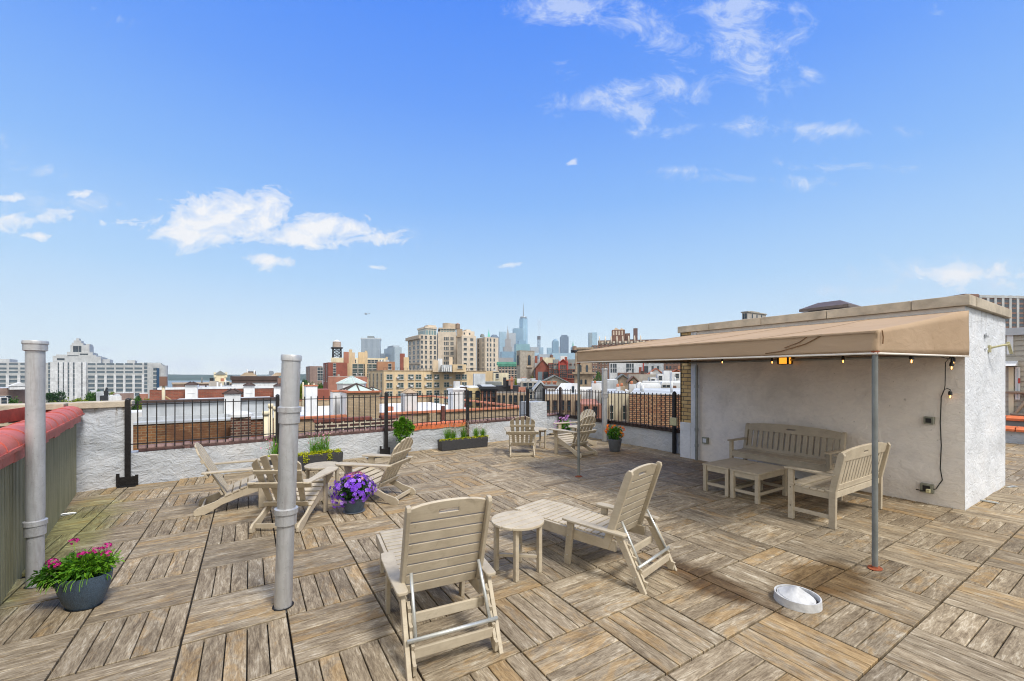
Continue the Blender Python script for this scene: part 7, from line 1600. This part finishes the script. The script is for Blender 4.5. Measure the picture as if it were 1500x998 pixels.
# =================================================================== SKY, SUN, CAMERA
SUN_EL, SUN_AZ = 55.0, 165.0     # azimuth measured clockwise from world +Y; sun behind and to the right of the view
def world():
    w = bpy.data.worlds.new('World'); scn.world = w; w.use_nodes = True; nt = w.node_tree; bg = nt.nodes['Background']
    sky = N(nt, 'ShaderNodeTexSky'); sky.sky_type = 'NISHITA'; sky.sun_disc = False; sky.sun_elevation = R(SUN_EL); sky.sun_rotation = R(SUN_AZ)
    sky.altitude = 50; sky.air_density = 1.25; sky.dust_density = .35; sky.ozone_density = 2.2
    tc = N(nt, 'ShaderNodeTexCoord'); D = tc.outputs['Generated']; sx = N(nt, 'ShaderNodeSeparateXYZ'); L(nt, D, sx.inputs[0])
    el = mathn(nt, 'ARCSINE', sx.outputs[2])
    def dot(vec):
        q = N(nt, 'ShaderNodeVectorMath', operation='DOT_PRODUCT'); L(nt, D, q.inputs[0]); q.inputs[1].default_value = vec; return q.outputs['Value']
    fw = dot((-ST, CT, 0)); rt = dot((CT, ST, 0)); fc = mathn(nt, 'MAXIMUM', fw, .08)
    gx = mathn(nt, 'DIVIDE', rt, fc); gy = mathn(nt, 'DIVIDE', sx.outputs[2], fc)
    # clear-air colour: the Nishita sky, evened out towards a bright clean blue that pales to the horizon
    grad = ramp(nt, mathn(nt, 'DIVIDE', el, 1.5708, True), SKYRAMP)
    col = mixc(nt, SKYMIX, sky.outputs[0], grad)
    cb = N(nt, 'ShaderNodeCombineXYZ'); L(nt, gx, cb.inputs[0]); L(nt, gy, cb.inputs[1]); v = cb.outputs[0]
    def mp(s, off=(0, 0, 0)):
        q = N(nt, 'ShaderNodeMapping'); q.inputs['Scale'].default_value = s; q.inputs['Location'].default_value = off; L(nt, v, q.inputs[0]); return q.outputs[0]
    puff = noise_tex(nt, mp((1, 1.7, 1)), 11.0, 7, 0.66, 0.5)
    wisp = noise_tex(nt, mp((1.0, 1.5, 1), (3, 1, 0)), 8.0, 9, 0.74, .6)
    def ell(px, py, rx, ry, rot=0):
        q = N(nt, 'ShaderNodeMapping'); q.vector_type = 'TEXTURE'; q.inputs['Location'].default_value = ((px-750)/F, (HY-py)/F, 0); q.inputs['Scale'].default_value = (rx/F, ry/F, 1); q.inputs['Rotation'].default_value = (0, 0, R(rot))
        L(nt, v, q.inputs[0]); l = N(nt, 'ShaderNodeVectorMath', operation='LENGTH'); L(nt, q.outputs[0], l.inputs[0]); return l.outputs['Value']
    def group_(items):
        o = None
        for it in items:
            k = it[5] if len(it) > 5 else 1.0
            d = mathn(nt, 'SUBTRACT', k, ell(*it[:5]))
            o = d if o is None else mathn(nt, 'MAXIMUM', o, d)
        return o
    pu = group_(PUFFS); wi = group_(WISPS)
    mp_ = mathn(nt, 'ADD', mathn(nt, 'MULTIPLY', mathn(nt, 'SUBTRACT', puff, .49), 4.6), pu)
    kp = ramp(nt, mp_, [(-0.15, (0, 0, 0)), (0.25, (.4, .4, .4)), (0.95, (1, 1, 1))])
    mw = mathn(nt, 'ADD', mathn(nt, 'MULTIPLY', mathn(nt, 'SUBTRACT', wisp, .56), 6.0), wi)
    kw = ramp(nt, mw, [(-.4, (0, 0, 0)), (.6, (.24, .24, .24)), (1.0, (.55, .55, .55))])
    col = mixc(nt, kw, col, CLOUD); col = mixc(nt, kp, col, CLOUD2)
    # unseen bright cloud deck added behind the viewpoint to whiten and lift the fill
    e2 = 2**EXPO*SKY_STRENGTH
    dn = noise_tex(nt, D, 2.2, 4, .6)
    kd = mathn(nt, 'ADD', mathn(nt, 'SUBTRACT', sx.outputs[2], mathn(nt, 'MULTIPLY', fw, 1.25)), mathn(nt, 'MULTIPLY', mathn(nt, 'SUBTRACT', dn, .5), .5))
    kd = ramp(nt, kd, [(.48, (0, 0, 0)), (.80, (1, 1, 1))])
    dk = ramp(nt, dn, [(.3, tuple(c*.75/e2 for c in FILL_DECK)), (.7, tuple(c*1.2/e2 for c in FILL_DECK))])
    col = mixc(nt, kd, col, dk)
    L(nt, col, bg.inputs[0]); bg.inputs[1].default_value = SKY_STRENGTH
    w.cycles.sampling_method = 'MANUAL'; w.cycles.sample_map_resolution = 512
# values in units of the Nishita sky (multiplied by SKY_STRENGTH on the way out)
SKY_STRENGTH = 0.12
def q_(r, g, b): # display colour -> scene-linear -> sky units
    def l(c): c /= 255; return ((c+.055)/1.055)**2.4 if c > .04045 else c/12.92
    e = 2**EXPO; return tuple(l(c)/SKY_STRENGTH/e for c in (r, g, b))
EXPO = 0.55
SKYRAMP = None
def mk():
    # (elevation fraction of 90 deg, displayed colour)
    st = [(0.0, (238, 249, 255)), (.055, (218, 239, 255)), (.13, (178, 217, 255)), (.24, (134, 187, 255)), (.36, (96, 158, 255)), (.46, (70, 140, 254)), (1.0, (60, 125, 240))]
    return [(p, q_(*c)) for p, c in st]
SKYRAMP = mk(); SKYMIX = 0.92
CLOUD = q_(226, 236, 252); CLOUD2 = q_(252, 252, 254)
PUFFS = [(332, 320, 88, 32, 6, 1.15), (290, 345, 78, 15, 0, 1.0), (475, 332, 88, 26, -4, .85), (430, 350, 120, 17, -4, .95), (395, 383, 34, 10, 0), (548, 352, 42, 13, 0, .85), (45, 322, 52, 14, 4), (20, 290, 50, 9, 0, .8), (118, 284, 24, 6, 6, .7), (178, 327, 36, 7, 0, .8), (152, 303, 15, 6, 0, .7),
 (1420, 402, 120, 22, 0, .75), (841, 235, 16, 8, 20, .55), (745, 388, 26, 6, 8, .6), (550, 392, 20, 5, 0, .55), (60, 345, 30, 8, 0, .75)]
WISPS = [(835, 12, 70, 30, 0, 1.25), (945, 30, 90, 45, -10, 1.15), (1080, 45, 95, 75, 0, 1.3), (1060, 10, 120, 30, 0, 1.2), (1000, 132, 45, 42, 0, 1.3), (870, 145, 80, 26, 12, 1.3), (930, 162, 70, 18, -8, 1.2), (1100, 95, 60, 40, -30, 1.3), (1190, 188, 180, 16, -2, 1.15), (980, 190, 120, 14, 4, .9), (1100, 262, 170, 13, -2, 1.1), (1000, 250, 90, 9, 0, 1.0), (1230, 245, 120, 12, 0, 1.0), (832, 108, 30, 18, 0, 1.1), (1188, 112, 26, 16, -30, 1.1), (1370, 10, 16, 24, 0, 1.0), (1165, 22, 24, 40, 0, 1.0),
 (172, 26, 40, 14, -20, 1.05), (30, 222, 34, 24, 20, .95), (75, 252, 28, 20, -30, .95), (5, 205, 20, 30, 0, .95), (340, 532, 260, 17, 0, 1.35), (150, 512, 90, 9, 0, 1.0), (1280, 425, 140, 10, 0, 1.0), (1400, 400, 150, 26, 0, 1.2), (560, 350, 70, 24, 0, 1.1), (120, 300, 120, 26, 0, 1.0)]
world()
sd = bpy.data.lights.new('sun', 'SUN'); sd.energy = SUN_E; sd.angle = R(SUN_ANG); sd.color = (1.0, .955, .90)
so = bpy.data.objects.new('sun', sd); COL.objects.link(so)
a, e = R(SUN_AZ), R(SUN_EL); dv = Vector((math.sin(a)*math.cos(e), math.cos(a)*math.cos(e), math.sin(e)))
so.rotation_euler = dv.to_track_quat('Z', 'Y').to_euler(); so.location = (0, -5, 30)
cd = bpy.data.cameras.new('camera'); co = bpy.data.objects.new('camera', cd); COL.objects.link(co); scn.camera = co
cd.lens = 36*F/1500; cd.sensor_width = 36; cd.sensor_fit = 'HORIZONTAL'; cd.shift_y = (HY-499)/1500; cd.clip_start = .05; cd.clip_end = 20000
co.location = (0, 0, CH); co.rotation_euler = (R(90), 0, TH)
vs = scn.view_settings; vs.view_transform = 'Standard'; vs.look = 'None'; vs.exposure = EXPO; vs.gamma = 1; vs.use_curve_mapping = False
cy = scn.cycles; cy.pixel_filter_type = 'BLACKMAN_HARRIS'; cy.filter_width = 1.1; cy.use_denoising = True; cy.max_bounces = 6; cy.diffuse_bounces = 3; cy.glossy_bounces = 2; cy.transmission_bounces = 4; cy.transparent_max_bounces = 8; cy.volume_bounces = 0; cy.caustics_reflective = False; cy.caustics_refractive = False; cy.sample_clamp_indirect = 6
